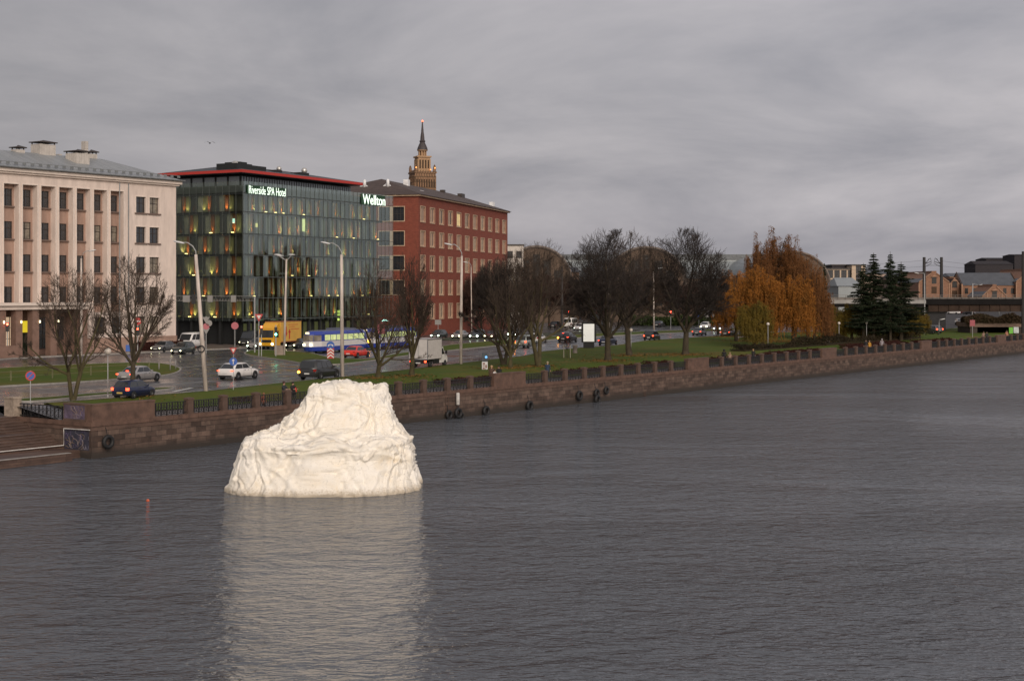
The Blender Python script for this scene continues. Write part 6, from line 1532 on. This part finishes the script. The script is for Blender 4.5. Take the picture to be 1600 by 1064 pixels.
q=MB(); M_RP=mat('red_print',(.5,.03,.02),.5,var=0)
for (x,z,f) in ((-.2+1.3,2.5,1),(-.2+.2,2.2,-1)):      # two red arrows on the side
    q.face([(x-.16,1.262,z+.75*f),(x+.16,1.262,z+.75*f),(x+.12,1.262,z-.2*f),(x-.2,1.262,z-.2*f)][::1]); q.face([(x+.38,1.262,z-.15*f),(x-.42,1.262,z-.15*f),(x-.02,1.262,z-.75*f)])
q.build('red_arrow',M_RP,bx); q=MB()
for (a,b_,z) in ((.4,-2.8,3.45),(.1,-1.8,3.15),(-.3,-3.2,2.8)):
    q.box(b_,a,1.251,1.262,z,z+.07)
q.build('print_line',M_RP,bx)
# tram: two coupled cars
M_TB=paint('tram_blue',(.025,.05,.30)); M_TW=paint('tram_white',(.62,.60,.60)); M_TG=mat('tram_window_lit',(.35,.38,.2),.15,var=.7,scale=1.6,emit=(.75,.85,.35),es=.28,spec=.9)
M_TR=mat('tram_roof',(.10,.11,.16),.5,var=.3)
def tram(px, py, label, first, ang=OUT+math.pi, base=None):
    t=thing('tram_car',label,'tram',base or gp(px,py,G0),ang,'coupled blue and white tram cars'); L_=14.0; h=L_/2
    plan=[(-h+.35,-.9),(-h+1.4,-1.24),(h-1.6,-1.24),(h-.25,-.80),(h,-.3),(h,.3),(h-.25,.80),(h-1.6,1.24),(-h+1.4,1.24),(-h+.35,.9)]
    def ringp(z0,z1,sc0,sc1,name,m,par=t):
        mb=MB(); 
        for s_,z in ((sc0,z0),(sc1,z1)): mb.v+=[(p[0]*(s_ if abs(s_-1)<.05 else (s_*.5+.5)),p[1]*s_,z) for p in plan]
        n=len(plan)
        for j in range(n): mb.f.append((j,(j+1)%n,n+(j+1)%n,n+j)); mb.m.append(0)
        mb.f.append(tuple(n+j for j in range(n))); mb.m.append(0); mb.f.append(tuple(range(n-1,-1,-1))); mb.m.append(0); return mb.build(name,m,par)
    ringp(.35,.92,.97,1.0,'lower_skirt',M_TB); ringp(.921,1.62,1.0,1.0,'white_side',M_TW); up=ringp(1.621,2.55,1.0,.97,'window_band',M_TB); ringp(2.551,2.95,.97,.80,'blue_roof_edge',M_TB); ringp(2.951,3.05,.80,.6,'roof',M_TR)
    for sd in (-1,1):
        x=-h+1.6
        k=0
        while x<h-2.4: 
            q=[(x,sd*1.235,1.72),(x+1.32,sd*1.235,1.72),(x+1.32,sd*1.215,2.46),(x,sd*1.215,2.46)]; q=[(a,b_+sd*.012,c_) for a,b_,c_ in q]; MB().face(q if sd<0 else q[::-1]).build('window',M_TG,t); x+=1.45; k+=1
    MB().face([(h+.015,-.28,1.66),(h+.015,.28,1.66),(h-.0,.27,2.46),(h-.0,-.27,2.46)]).face([(h-.235,-.80,1.66),(h+.012,-.3,1.66),(h-.01,-.29,2.46),(h-.25,-.78,2.46)]).face([(h+.012,.3,1.66),(h-.235,.80,1.66),(h-.25,.78,2.46),(h-.01,.29,2.46)]).build('windscreen',GLASS_C,t)
    for sd in (-1,1):
        q=[(h-1.55,sd*1.235,1.66),(h-.29,sd*.83,1.66),(h-.32,sd*.80,2.46),(h-1.6,sd*1.2,2.46)]; MB().face(q if sd<0 else q[::-1]).build('cab_window',GLASS_C,t)
        MB().ball((h-.02,sd*.55,1.18),.15,7).build('headlight',(M_HEAD if first else M_AMB),t,True)
        for x in (-h+3.2,-h+5.0,h-5.0,h-3.2): MB().lathe([(.33,-.07),(.33,.07)],(x,sd*.72,.34),14,'y').build('wheel',M_BLK,t)
    MB().box(h-.1,h+.03,-.25,.25,2.6,2.85).build('route_sign',mat('route_sign',(.6,.5,.3),.5,emit=(1,.8,.4),es=1.0),t)
    MB().box(-2.5,1.5,-.6,.6,3.05,3.3).box(-4.6,-3.5,-.4,.4,3.05,3.2).build('roof_equipment',M_TR,t)
    if first: mb=MB(); mb.tube([(1,-.5,3.1),(2.3,-.4,3.75),(1.0,-.4,4.5)],.03,4).tube([(1,.5,3.1),(2.3,.4,3.75),(1.0,.4,4.5)],.03,4).tube([(1,-.8,4.5),(1,.8,4.5)],.04,4); mb.build('pantograph',M_BLK,t)
    MB().box(-5.8,-2.6,-.9,.9,.2,.5).build('bogie',M_BLK,t); MB().box(2.2,5.4,-.9,.9,.2,.5).build('bogie',M_BLK,t)
    return t
ta=gp(478,553,G0); tb=gp(655,541,G0); dv=(tb-ta); dv.normalize(); aa=math.atan2(-dv.y,-dv.x)
tram(0,0,'leading blue and white tram car with lit front lamps',True,aa,ta+dv*7.3); tram(0,0,'second tram car half hidden by the mossy trees',False,aa,ta+dv*22.0)
mb=MB()
for off in (-.72,.72):
    n_=Vector((-dv.y,dv.x,0))*off; a=ta-dv*60+n_; b_=ta+dv*220+n_; w_=Vector((-dv.y,dv.x,0))*.04
    mb.face([a-w_+Vector((0,0,.012)),a+w_+Vector((0,0,.012)),b_+w_+Vector((0,0,.012)),b_-w_+Vector((0,0,.012))])
struct(mb.build('tram_rails',mat('rail_steel',(.25,.24,.24),.3,metal=.8)))

# ================================================================== STREET FURNITURE
M_POLE=mat('concrete_pole',(.52,.45,.40),.8,var=.35,scale=.9,bump=.3,stretch=(4,4,.6)); M_GALV=mat('galvanised_steel',(.33,.33,.33),.45,var=.15); M_LENS=mat('lamp_head',(.62,.62,.62),.4,var=.1)
POLG='concrete street lamp posts'
def lamp(px, py, ptx, pty, hx, hy, label, r=.17, arm=True, base=None, m=M_POLE):
    """post from its foot (px,py) to its top (ptx,pty) with an arm to the lamp head at (hx,hy)"""
    b_=base or gp(px,py); Y=b_.y; top=at(ptx,pty,Y); hd=at(hx,hy,Y); t=thing('street_lamp',label,'street lamp',b_,0,POLG)
    T=top-b_; Hh=hd-b_; MB().tube([(0,0,-.1),T*.5,T],[r,r*.85,r*.65],10).build('post',m,t,True)
    c=Vector((T.x+(Hh.x-T.x)*.15,0,Hh.z+.35 if False else (T.z+Hh.z)/2+abs(Hh.x-T.x)*.12)); 
    mb=MB(); mb.tube([T-Vector((0,0,.3)),Vector((T.x*1.0,0,T.z+.25*(Hh.z-T.z))),Vector((T.x*.75+Hh.x*.25,0,T.z*.35+Hh.z*.65+.05)),Vector((T.x*.35+Hh.x*.65,0,Hh.z-.02)),Hh],.05,6); mb.build('arm',M_GALV,t,True)
    sg=1 if Hh.x>T.x else -1; dn=.16
    h=MB(); h.v=[]; 
    L_=.95; h.lathe([(.03,-L_*.5),(.13,-L_*.35),(.17,0),(.15,L_*.35),(.05,L_*.5)],(0,0,0),10,'x'); o=h.build('lamp_head',M_LENS,t,True); o.location=Hh+Vector((sg*.35,0,0.02)); o.scale=(1,1,.55); o.rotation_euler=(0,(.22 if sg<0 else -.22),0)
    return t
lamp(322,616,306,398,286,379,'leaning concrete lamp post left of the white suv',.20); lamp(535,590,533.5,398,514,380,'straight concrete lamp post beside the dark minivan',.20); lamp(720,570,721.5,400,705,382,'straight concrete lamp post in front of the red block',.19)
lamp(288,534,284,403,296,396,'rust-stained lamp post at the left corner of the hotel',.17); lamp(127,556,127,404,140,392,'brownish lamp post in front of the pale building',.17); lamp(487.5,520,486.5,408,499,397,'lamp post standing before the middle of the hotel',.16); lamp(600.5,520,599.5,412,610,404,'lamp post before the right corner of the hotel',.15)
lamp(952,530,950.5,430,960,424,'thin lamp post behind the broad bare tree',.15); lamp(1022,525,1021,425,1030,419,'thin lamp post in front of the market gable',.15); lamp(737,520,736,417,730,410,'small lamp beyond the tall post before the red block',.13)
b_=gp(1445,521); lamp(1445,521,1444.5,428,1435,427,'thin grey lamp post in front of the dark mast pair',.12,base=b_,m=M_GALV)
lamp(1519,500,1520,443,1531,445,'pale lamp post rising over the rail bridge',.2,m=M_GALV); lamp(1561,492,1560.5,467,1573,476,'short lamp post below the rail bridge girder',.15,m=M_GALV); lamp(1467,524,1467.5,501,1470,499,'small park lamp before the bridge pier',.06,m=M_GALV)
# triple-headed lamp
b_=gp(444,556); t=thing('street_lamp','slim lamp post with three heads in front of the hotel','street lamp',b_,0,POLG); T=at(447.5,405,b_.y)-b_
MB().tube([(0,0,-.1),T*.5,T],[.16,.14,.10],10).build('post',M_POLE,t,True)
for hx,hy in ((433,398),(438,399.5),(456,398)):
    Hh=at(hx,hy,b_.y)-b_; MB().tube([T-Vector((0,0,.2)),T*.5+Hh*.5-Vector((0,0,.15)),Hh],.045,5).build('arm',M_GALV,t); o=MB().lathe([(.03,-.45),(.13,-.3),(.16,0),(.05,.45)],(0,0,0),10,'x').build('lamp_head',M_LENS,t,True); o.location=Hh; o.scale=(1,1,.6)
# globe lamps
def globe(px,py,pyt,label,r=.22):
    b_=gp(px,py); h=at(px,pyt,b_.y).z-b_.z; t=thing('globe_lamp',label,'globe lamp',b_,0,'white globe lamps along the promenade')
    MB().tube([(0,0,0),(0,0,h-r*1.6)],[.05,.035],8).lathe([(.09,0),(.07,.25),(.05,.3)],(0,0,0),8).build('post',M_GALV,t,True); MB().ball((0,0,h-r),r,12).build('globe',mat('globe_glass',(.62,.56,.5),.35,var=.08),t,True)
globe(168.5,630,543.5,'globe lamp beside the navy hatchback at the left',.27); globe(986,557,513,'globe lamp beside the middle bare tree'); globe(1200,546,504,'globe lamp in front of the orange willow'); globe(1311,537,503,'globe lamp right of the orange trees'); globe(1354,535,502,'globe lamp between the spruces')
globe(167.2,631,600,'x') if False else None
# sign posts
M_SR=mat('sign_red',(.42,.03,.025),.5,var=0); M_SB=mat('sign_blue',(.02,.09,.36),.5,var=0); M_SW=mat('sign_white_face',(.62,.58,.55),.5,var=0); M_SBK=mat('sign_back',(.22,.21,.20),.5,var=.1); M_PK=mat('sign_pink',(.38,.10,.12),.5,var=.1)
def disc(mb,r,y,z,x=0,th=.02,n=20): mb.lathe([(r,y),(r,y+th)],(x,0,z),n,'y')
def pole_sign(px,py,pyt,label,kinds,r=.04,name='road_sign',cat='road sign',sc_=1.0):
    """kinds: list of (shape, pixel row of the centre, radius in metres)"""
    b_=gp(px,py); k=b_.y/F; t=thing(name,label,cat,b_,math.atan2(-b_.x,b_.y)); MB().tube([(0,0,0),(0,0,(py-pyt)*k)],r,7).build('post',M_GALV,t)
    for sh,pc,rd in kinds:
        z=(py-pc)*k; mb=MB()
        if sh=='nostop':
            disc(mb.mat(M_SR),rd,-.09,z); disc(mb.mat(M_SB),rd*.76,-.094,z,0,.004)
            mb.mat(M_SR)
            for s in (-1,1): mb.face([(-rd*.60*s-rd*.08,-.097,z-rd*.5),(-rd*.60*s+rd*.08,-.097,z-rd*.62),(rd*.60*s+rd*.08,-.097,z+rd*.5),(rd*.60*s-rd*.08,-.097,z+rd*.62)])
        elif sh=='yield':
            h=rd; mb.mat(M_SR).extr([(-h,z+h*.8),(0,z-h),(h,z+h*.8)],-.09,-.07); mb.mat(M_SW).extr([(-h*.52,z+h*.5),(0,z-h*.45),(h*.52,z+h*.5)],-.096,-.09)
        elif sh=='arrow':
            disc(mb.mat(M_SB),rd,-.09,z); mb.mat(M_SW).box(-rd*.10,rd*.10,-.097,-.091,z-rd*.65,z+rd*.3); mb.extr([(-rd*.38,z+rd*.2),(rd*.38,z+rd*.2),(0,z+rd*.72)],-.097,-.091)
        elif sh=='bothways':
            disc(mb.mat(M_SB),rd,-.09,z); mb.mat(M_SW).extr([(-rd*.6,z-rd*.35),(-rd*.15,z+rd*.1),(-rd*.3,z+rd*.3),(-rd*.7,z-rd*.0)],-.097,-.091); mb.extr([(rd*.6,z-rd*.35),(rd*.7,z),(rd*.3,z+rd*.3),(rd*.15,z+rd*.1)],-.097,-.091); mb.extr([(-rd*.2,z+rd*.1),(rd*.2,z+rd*.1),(0,z+rd*.35)],-.097,-.091)
        elif sh=='chevron':
            mb.mat(M_SR).box(-rd,rd,-.09,-.07,z-rd*1.5,z+rd*1.5); mb.mat(M_SW)
            for q in (-.9,0,.9): mb.extr([(-rd*.95,z+q*rd-.25*rd-.3*rd),(0,z+q*rd+.2*rd),(rd*.95,z+q*rd-.55*rd),(rd*.95,z+q*rd-.1*rd),(0,z+q*rd+.65*rd),(-rd*.95,z+q*rd-.1*rd)],-.096,-.09)
        elif sh=='noentry': disc(mb.mat(M_SR),rd,-.09,z); mb.mat(M_SW).box(-rd*.7,rd*.7,-.097,-.091,z-rd*.18,z+rd*.18)
        elif sh=='pink': disc(mb.mat(M_PK),rd,-.09,z)
        elif sh=='backdisc': disc(mb.mat(M_SBK),rd,-.09,z,rd*.9)
        elif sh=='backtri': mb.mat(M_SBK).extr([(-rd,z+rd*.8),(0,z-rd),(rd,z+rd*.8)],-.06,-.04)
        elif sh=='bluebox': mb.mat(M_SB).box(-rd*.7,rd*.7,-.09,-.05,z-rd,z+rd)
        elif sh=='pinkbox': mb.mat(M_PK).box(-rd*.8,rd*.8,-.09,-.05,z-rd,z+rd)
        elif sh=='plate': mb.mat(M_SBK).box(-rd*1.3,rd*1.3,-.09,-.05,z-rd,z+rd)
        elif sh=='light_red' or sh=='light_green':
            mb.mat(M_BLK).box(-.19,.19,-.28,-.06,z-.55,z+.55)
            for dz in (.35,0,-.35): mb.lathe([(.13,-.40),(.15,-.29)],(0,0,z+dz),12,'y')
            mb.build('signal_head',None,t); g=MB(); zz=z+(.35 if sh=='light_red' else -.35); g.ball((0,-.41,zz),.13,8); g.build('signal_lamp',(mat('signal_red',(1,.05,.02),.4,var=0,emit=(1,.06,.03),es=10) if sh=='light_red' else mat('signal_green',(.1,1,.5),.4,var=0,emit=(.15,1,.6),es=10)),t,True); continue
        mb.build('sign_plate',None,t)
    return t
pole_sign(47.5,632,579,'round no stopping sign, red rim and blue centre, at the left edge',[('nostop',587,.36)],.035)
pole_sign(364.5,611,543,'white and red give way triangle over a blue arrow disc by the white suv',[('yield',548,.30),('arrow',565,.33)],.03)
pole_sign(404.5,558,492,'give way triangle and red traffic light on one post',[('yield',496,.52)],.06)
pole_sign(408.5,558,508,'red traffic light beside the give way triangle',[('light_red',515,.5)],.06,'traffic_light','traffic light')
pole_sign(431,558,508,'green traffic light in front of the yellow lorry',[('light_green',518,.5)],.07,'traffic_light','traffic light')
pole_sign(11.5,560,503,'red traffic light before the porch of the pale building',[('light_red',511,.5)],.06,'traffic_light','traffic light')
pole_sign(215,552,496,'red traffic light under a red round sign behind the single stemmed tree',[('noentry',502,.5),('light_red',518,.5)],.07,'traffic_light','traffic light')
pole_sign(200,554,536,'small blue sign at the foot of the pale building',[('bluebox',544,.42)],.05)
pole_sign(367,545,503,'pink round sign before the dark hotel entrance',[('pink',509,.52)],.05)
pole_sign(322,552,494,'cluster of grey sign backs and a pink disc behind the leaning lamp post',[('backtri',500,.50),('pink',510,.42),('backtri',517,.50),('backdisc',505,.42)],.05)
pole_sign(516.5,562,534,'blue round sign above a red and white chevron board by the tram',[('bothways',539.5,.48),('chevron',552,.42)],.04)
pole_sign(594,560,505,'pinkish tram stop board among the mossy branches',[('pinkbox',512.5,.75)],.05)
pole_sign(684.5,525,500,'pale square sign above the queue of cars',[('plate',503.5,.45)],.05)
pole_sign(1444.5,523,494,'small pink round sign on the grey post by the bridge',[('pink',496,.40)],.05)
pole_sign(1519.5,532,504,'tall red and white sign before the stone bridge',[('pinkbox',509,.55)],.05)
pole_sign(1092,520,488,'white and blue sign right of the lone bare tree',[('backdisc',489,.5),('bluebox',493,.6)],.07)
pole_sign(1048,515,488,'far red traffic light behind the lone tree',[('light_red',490,.5)],.06,'traffic_light','traffic light')
pole_sign(888,520,488,'far red traffic light above the black suv',[('light_red',490,.5)],.06,'traffic_light','traffic light')
# control box below the green light
b_=gp(436,556); MBx=MB().box(-.55,.55,-.25,.25,0,1.25).box(-.6,.6,-.3,.3,1.25,1.33); o=MBx.build('control_cabinet',mat('cabinet_beige',(.28,.22,.18),.7),None,False,b_); tag(o,'beige cabinet at the foot of the green traffic light','cabinet')
# gantry truss with sign boxes
gpt=gp(322,552); Y=gpt.y; t=thing('sign_gantry','thin lattice boom with grey sign boxes across the street before the hotel','gantry',(0,Y,0))
za=at(0,463,Y).z; zb_=at(0,470,Y).z; xa_=at(262,0,Y).x; xb_=at(398,0,Y).x; mb=MB()
mb.tube([(xa_,0,za),(xb_,0,za)],.035,4).tube([(xa_,0,zb_),(xb_,0,zb_)],.035,4); n=30
for i in range(n): x0=xa_+(xb_-xa_)*i/n; x1=xa_+(xb_-xa_)*(i+1)/n; mb.tube([(x0,0,zb_),((x0+x1)/2,0,za),(x1,0,zb_)],.018,3,False)
mb.build('truss',M_SBK,t)
for a,b2 in ((286,297),(324.5,332.5),(361,369)): MB().box(at(a,0,Y).x,at(b2,0,Y).x,-.2,.15,at(0,472,Y).z,at(0,461.5,Y).z).build('sign_box',M_SBK,t)
mb=MB().box(at(300,0,Y).x,at(306,0,Y).x,-.3,-.05,at(0,475,Y).z,at(0,460,Y).z).build('signal_head',M_BLK,t)
MB().tube([(at(398,0,Y).x,0,G0),(at(398,0,Y).x,0,za)],.09,8).build('post',M_GALV,t); 
# lit tram-stop lamp
b_=gp(601,548); t=thing('stop_lamp','small bright greenish lamp over the tram among the branches','lamp',b_); h=at(601,499.5,b_.y).z-b_.z
MB().tube([(.6,0,0),(.6,0,h-.1)],.05,6).tube([(.6,0,h-.1),(0,0,h)],.04,5).build('post',M_GALV,t); MB().lathe([(.12,0),(.42,-.14),(.42,-.2)],(0,0,h),12).build('lamp_shade',mat('lamp_cool',(.6,1,.9),.4,emit=(.5,1,.85),es=2.2),t)
# billboard
b_=gp(920,545); k=b_.y/F; t=thing('billboard','tall white lit billboard in a dark frame on the lawn','billboard',b_,math.atan2(-b_.x,b_.y))
w=8.5*k; MB().box(-w-.28,w+.28,-.18,.18,.9,(545-503)*k).box(-w,w,-.15,.15,0,.9).build('frame',M_BLK,t); MB().box(-w,w,-.22,-.185,1.05,(545-505)*k-.1).build('panel',mat('lit_panel',(.6,.6,.56),.5,var=.12,scale=.8,emit=(1,.96,.88),es=.22),t)
# info pillar
b_=gp(757.5,589); k=b_.y/F; t=thing('info_pillar','dark info pillar with a blue round symbol above white notices','pillar',b_,math.atan2(-b_.x,b_.y)); w=4.6*k; hh=27*k
MB().box(-w,w,-.2,.2,0,hh).build('body',mat('pillar_dark',(.035,.045,.055),.4),t)
MB().box(-w*.98,w*.98,-.215,-.203,.1,hh*.50).build('notice_panel',mat('notice_white',(.55,.55,.55),.5,var=0),t); mb=MB()
for (x0,x1,z0,z1) in ((-.7,.1,.32,.42),(-.7,-.0,.22,.28),(.15,.75,.12,.3),(-.7,.0,.06,.16)): mb.box(w*x0,w*x1,-.225,-.217,hh*(z0+.02),hh*(z1+.02))
mb.build('picture',mat('notice_brown',(.22,.12,.10),.5,var=.4,scale=5),t); mb=MB(); disc(mb,w*.42,-.215,hh*.77,w*.45); mb.build('blue_symbol',mat('blue_symbol',(.1,.4,.8),.4,emit=(.15,.5,1),es=.5),t); mb=MB().box(w*.30,w*.60,-.225,-.217,hh*.76,hh*.80).build('symbol_mark',M_SW,t)
# stone bollard, bench blocks, litter box
b_=gp(898.5,553); k=b_.y/F; MBx=MB().lathe([(.34,0),(.30,.3),(.28,14*k-.2),(.36,14*k-.15),(.36,14*k)],(0,0,0),10); o=MBx.build('stone_pillar',M_STONE,None,True,b_); tag(o,'short pale stone pillar left of the billboard','pillar')
for px,py,lb in ((1293,537,'stone bench block left of the right globe lamps'),(1160,530,'long low grey wall at the round seating place')):
    b_=gp(px,py); t=thing('stone_bench',lb,'bench',b_,OUT); w=.9 if px>1200 else 5.0; MB().box(-w,w,-.25,.25,.38,.5).build('seat',M_STONE,t)
    for x in (-w*.75,w*.75): MB().box(x-.12,x+.12,-.2,.2,0,.38).build('leg',M_STONE,t)
# thin wire fence on the left island
t=thing('wire_fence','low thin yellowish rail fence across the left grass island','fence',(0,0,G0)); pts=[gp(x,y,G0)-Vector((0,0,G0)) for x,y in ((-60,602),(-20,599.5),(17,597),(82,592.5),(142,588.5),(200,585),(233,582))]
mb=MB(); 
for a,b_ in zip(pts,pts[1:]):
    mb.tube([a+Vector((0,0,.95)),b_+Vector((0,0,.95))],.022,4).tube([a+Vector((0,0,.45)),b_+Vector((0,0,.45))],.018,4)
mb.build('rail',mat('old_fence',(.16,.15,.08),.7),t)
for a in pts:
    MB().box(a.x-.06,a.x-.02,a.y-.03,a.y+.03,0,1.05).box(a.x+.02,a.x+.06,a.y-.03,a.y+.03,0,1.05).build('fence_post',mat('old_fence',(.16,.15,.08),.7),t)
for i,(px,py,pt_) in enumerate(((248.5,579,567.5),(266,580,558),(274.5,578,562))):
    b_=gp(px,py); o=MB().tube([(0,0,0),(0,0,(py-pt_)*b_.y/F)],.07,7).build('marker_post',M_SBK,None,True,b_); tag(o,('left','tallest middle','right')[i]+' slim grey marker post at the tip of the left grass island','post')
# guy band on leaning post
b_=gp(322,616); o=MB(); torus(o,.26,.05,n=14,k=5,ax='z'); q=o.build('wire_coil',M_BLK,None,True,at(315.5,545,b_.y)+Vector((0,-.3,0))); tag(q,'black wire coil strapped to the leaning lamp post','wire coil')

# ================================================================== PEOPLE
def person(label, base, ang, h=1.72, coat=(.02,.02,.025), trous=(.015,.015,.02), skin=(.45,.26,.18), hair=(.03,.02,.015), pose='stand', group=None, extra=None):
    t=thing('person',label,'person',base,ang); s=h/1.72
    V_=[];E=[];Rr=[]
    def a(p,r,par=None):
        V_.append(Vector(p)*s); Rr.append(r*s); 
        if par is not None: E.append((par,len(V_)-1))
        return len(V_)-1
    hip=a((0,0,.93),.14); lum=a((0.01,0,1.08),.135,hip); chest=a((.01,0,1.28),.155,lum); neck=a((.0,0,1.46),.055,chest); hd0=a((.02,0,1.55),.085,neck); hd=a((.02,0,1.65),.095,hd0); 
    a((.11,0,1.60),.014,hd0)
    for sd in (-1,1):
        k1=a((0,sd*.10,.86),.10,hip); kn=a((.03 if pose!='walk' else sd*.12,sd*.11,.48),.068,k1); an=a((-.0 if pose!='walk' else sd*.24-.05,sd*.11,.09),.045,kn); a((.13+(0 if pose!='walk' else sd*.24-.05),sd*.12,.04),.04,an)
        sh=a((.0,sd*.19,1.40),.075,chest)
        if pose=='lean': el=a((.16,sd*.26,1.17),.052,sh); wr=a((.36,sd*.14,1.16),.034,el); hdn=a((.43,sd*.12,1.16),.032,wr); fd=Vector((1,0,-.3))
        else: el=a((-.03,sd*.27,1.14),.052,sh); wr=a((.07,sd*.27,.90),.034,el); hdn=a((.09,sd*.265,.84),.032,wr); fd=Vector((.25,0,-1))
        P=V_[hdn]/s; fd.normalize(); sdv=fd.cross(Vector((0,1,0)))
        for i in range(4):
            o_=Vector((0,1,0))*(i-1.5)*.021; f1=a(P+o_+fd*.045,.0095,hdn); f2=a(P+o_+fd*(.080-.006*abs(i-1.3))+sdv*-.012,.008,f1)
        th=a(P+sdv*.03+fd*.005-Vector((0,sd*.02,0)),.011,hdn); a(P+sdv*.045+fd*.04-Vector((0,sd*.02,0)),.009,th)
    me=bpy.data.meshes.new('body'); me.from_pydata(V_,E,[]); o=bpy.data.objects.new('body',me); COL.objects.link(o)
    o.modifiers.new('Skin','SKIN'); 
    for i,sv in enumerate(me.skin_vertices[0].data): sv.radius=(Rr[i],Rr[i]*(1.0)); sv.use_root=(i==0)
    sb_=o.modifiers.new('Sub','SUBSURF'); sb_.levels=1; sb_.render_levels=1
    bpy.context.view_layer.update(); m2=bpy.data.meshes.new_from_object(o.evaluated_get(bpy.context.evaluated_depsgraph_get())); bpy.data.objects.remove(o)
    nm=label.replace(' ','_')[:18]; ms=[mat('coat_%s'%(str(coat)),coat,.8,var=.2),mat('trousers_%s'%str(trous),trous,.8,var=.2),mat('skin_%s'%str(skin),skin,.6,var=.05),M_BLK]
    m2.materials.clear(); [m2.materials.append(x) for x in ms]
    for p in m2.polygons:
        c=p.center/s; p.use_smooth=True; hand=(c.z<.92 and abs(c.y)>.22) or (pose=='lean' and c.x>.33 and c.z>1.0)
        p.material_index = 3 if c.z<.10 else (2 if (c.z>1.47 or hand) else (1 if c.z<.84 else 0))
    for v in m2.vertices:
        c=v.co/s
        if .72<c.z<1.42 and abs(c.y)<.24: v.co.y*=1.15
    b_=link('body',m2,t)
    hm=mat('hair_%s'%str(hair),hair,.8,var=.2); q=MB(); q.ball((0.0*s,0,1.675*s),.118*s,9,.95); q.build('hair',hm,t,True)
    q=MB().mat(M_BLK)
    for sd in (-1,1): q.ball((.112*s,sd*.035*s,1.625*s),.012*s,5)
    q.box(.108*s,.116*s,-.03*s,.03*s,1.555*s,1.562*s); q.build('face_detail',None,t)
    # coat skirt
    q=MB(); q.lathe([(.19*s,.70*s),(.185*s,.95*s),(.17*s,1.12*s)],(0,0,0),14); o=q.build('coat_hem',ms[0],t,True); o.scale=(.85,1.12,1)
    if extra=='red': q=MB(); q.tube([(.20*s,.12*s,1.28*s),(.27*s,.14*s,1.0*s),(.24*s,.16*s,.85*s)],[.05,.06,.04],6); q.build('scarf',mat('red_scarf',(.6,.04,.03),.7),t,True)
    if extra=='hood': q=MB(); q.ball((-.02*s,0,1.64*s),.15*s,9); q.build('hood',ms[0],t,True)
    return t
def prom(px, t_=1.6): s=sq(px,t_); return Q(s,t_,2.506)
INW=math.atan2(-V.y,-V.x)
person('person in a black jacket leaning on the railing, left of the white rock',prom(443.5,1.0),INW+.2,1.76,(.025,.027,.033),pose='lean',hair=(.05,.02,.02))
person('person in black with a bright red scarf beside the white rock',prom(457.5,1.3),INW-.1,1.66,(.012,.010,.012),pose='lean',hair=(.02,.014,.01),extra='red')
person('person in orange crouching low behind the railing',Q(sq(412,1.4),1.4,2.0),INW,1.45,(.28,.08,.04),hair=(.2,.09,.04))
person('blond person in a brown coat by the info pillar',prom(768,2.6),OUT,1.75,(.10,.055,.04),hair=(.42,.27,.15),pose='walk')
person('person in a white jacket bending by the info pillar',prom(773,2.0),INW,1.45,(.62,.60,.58),hair=(.02,.015,.012))
person('person in a dark coat right of the one in the white jacket',prom(779.5,2.6),IN,1.68,(.012,.012,.014),hair=(.03,.02,.015),skin=(.5,.3,.2))
person('walker in a dark blue jacket behind the balustrade',prom(855.5,2.6),OUT,1.76,(.02,.04,.08),hair=(.30,.24,.16),pose='walk')
person('hooded walker in black left of the orange trees',prom(1131.5,2.6),OUT,1.78,(.010,.010,.012),hair=(.01,.01,.01),extra='hood',pose='walk')
person('small person in light brown beside the hooded walker',prom(1140.5,1.6),IN,1.45,(.30,.20,.14),hair=(.3,.2,.12))
person('dark-dressed person in front of the orange trees',prom(1177,2.2),IN,1.6,(.015,.014,.015),hair=(.32,.2,.1))
person('walker in black near the globe lamp between the spruces',prom(1353,2.6),IN,1.78,(.012,.012,.015),hair=(.02,.015,.01),pose='walk')
person('walker in a yellow jacket next to the one in black',prom(1358.5,2.2),IN,1.62,(.5,.25,.03),hair=(.25,.15,.08))
person('walker with a pale grey hood under the spruces',prom(1378,2.4),IN,1.75,(.30,.27,.29),hair=(.3,.27,.29),extra='hood')
person('pale figure at the foot of the stone bridge',Q(sq(1537,3.0),3.0,2.51),IN,1.74,(.32,.20,.16),hair=(.1,.06,.04)); person('dark figure at the foot of the stone bridge',Q(sq(1542,2.4),2.4,2.51),IN,1.72,(.03,.03,.035),hair=(.03,.02,.02),pose='walk')
person('person in an orange top beneath the stone bridge',Q(sq(1573,2.6),2.6,2.51),IN,1.7,(.40,.18,.12),hair=(.1,.06,.04))

# ---- fallen leaves round the trunks
rg = random.Random(99); mb = MB()
for (px,py,n_,rad) in ((950,571,900,6),(983,557,700,6),(1071,563,1200,7),(841,578,600,4),(797,582,500,4),(591,597,500,4),(643,592,400,3),(207,624,300,3),(1153,527,1300,8),(1192,533,1800,8),(1236,535,1500,8),(1275,535,900,6),(1340,530,900,9)):
    c = gp(px,py)
    for i in range(n_):
        a = rg.random()*6.28; r = abs(rg.gauss(0,.55))*rad; P = c+Vector((math.cos(a)*r,math.sin(a)*r,0)); s_1,t_1 = st(P)
        if t_1 < 3.7 or t_1 > te(s_1)-.3: continue
        P.z = gz(t_1)+.165; e = Vector((rg.uniform(-1,1),rg.uniform(-1,1),rg.uniform(0,.4))).normalized()*.11; g = Vector((-e.y,e.x,rg.uniform(-.03,.04)))*.6
        mb.face([P-g,P+e,P+g,P-e])
o = mb.build('fallen_leaves', leaf_mat('litter', [(0.10,0.055,0.02),(0.22,0.12,0.03),(0.15,0.07,0.025)])); tag(o,'brown and golden leaves lying in the grass round the trees','leaves'); o['kind'] = 'stuff'
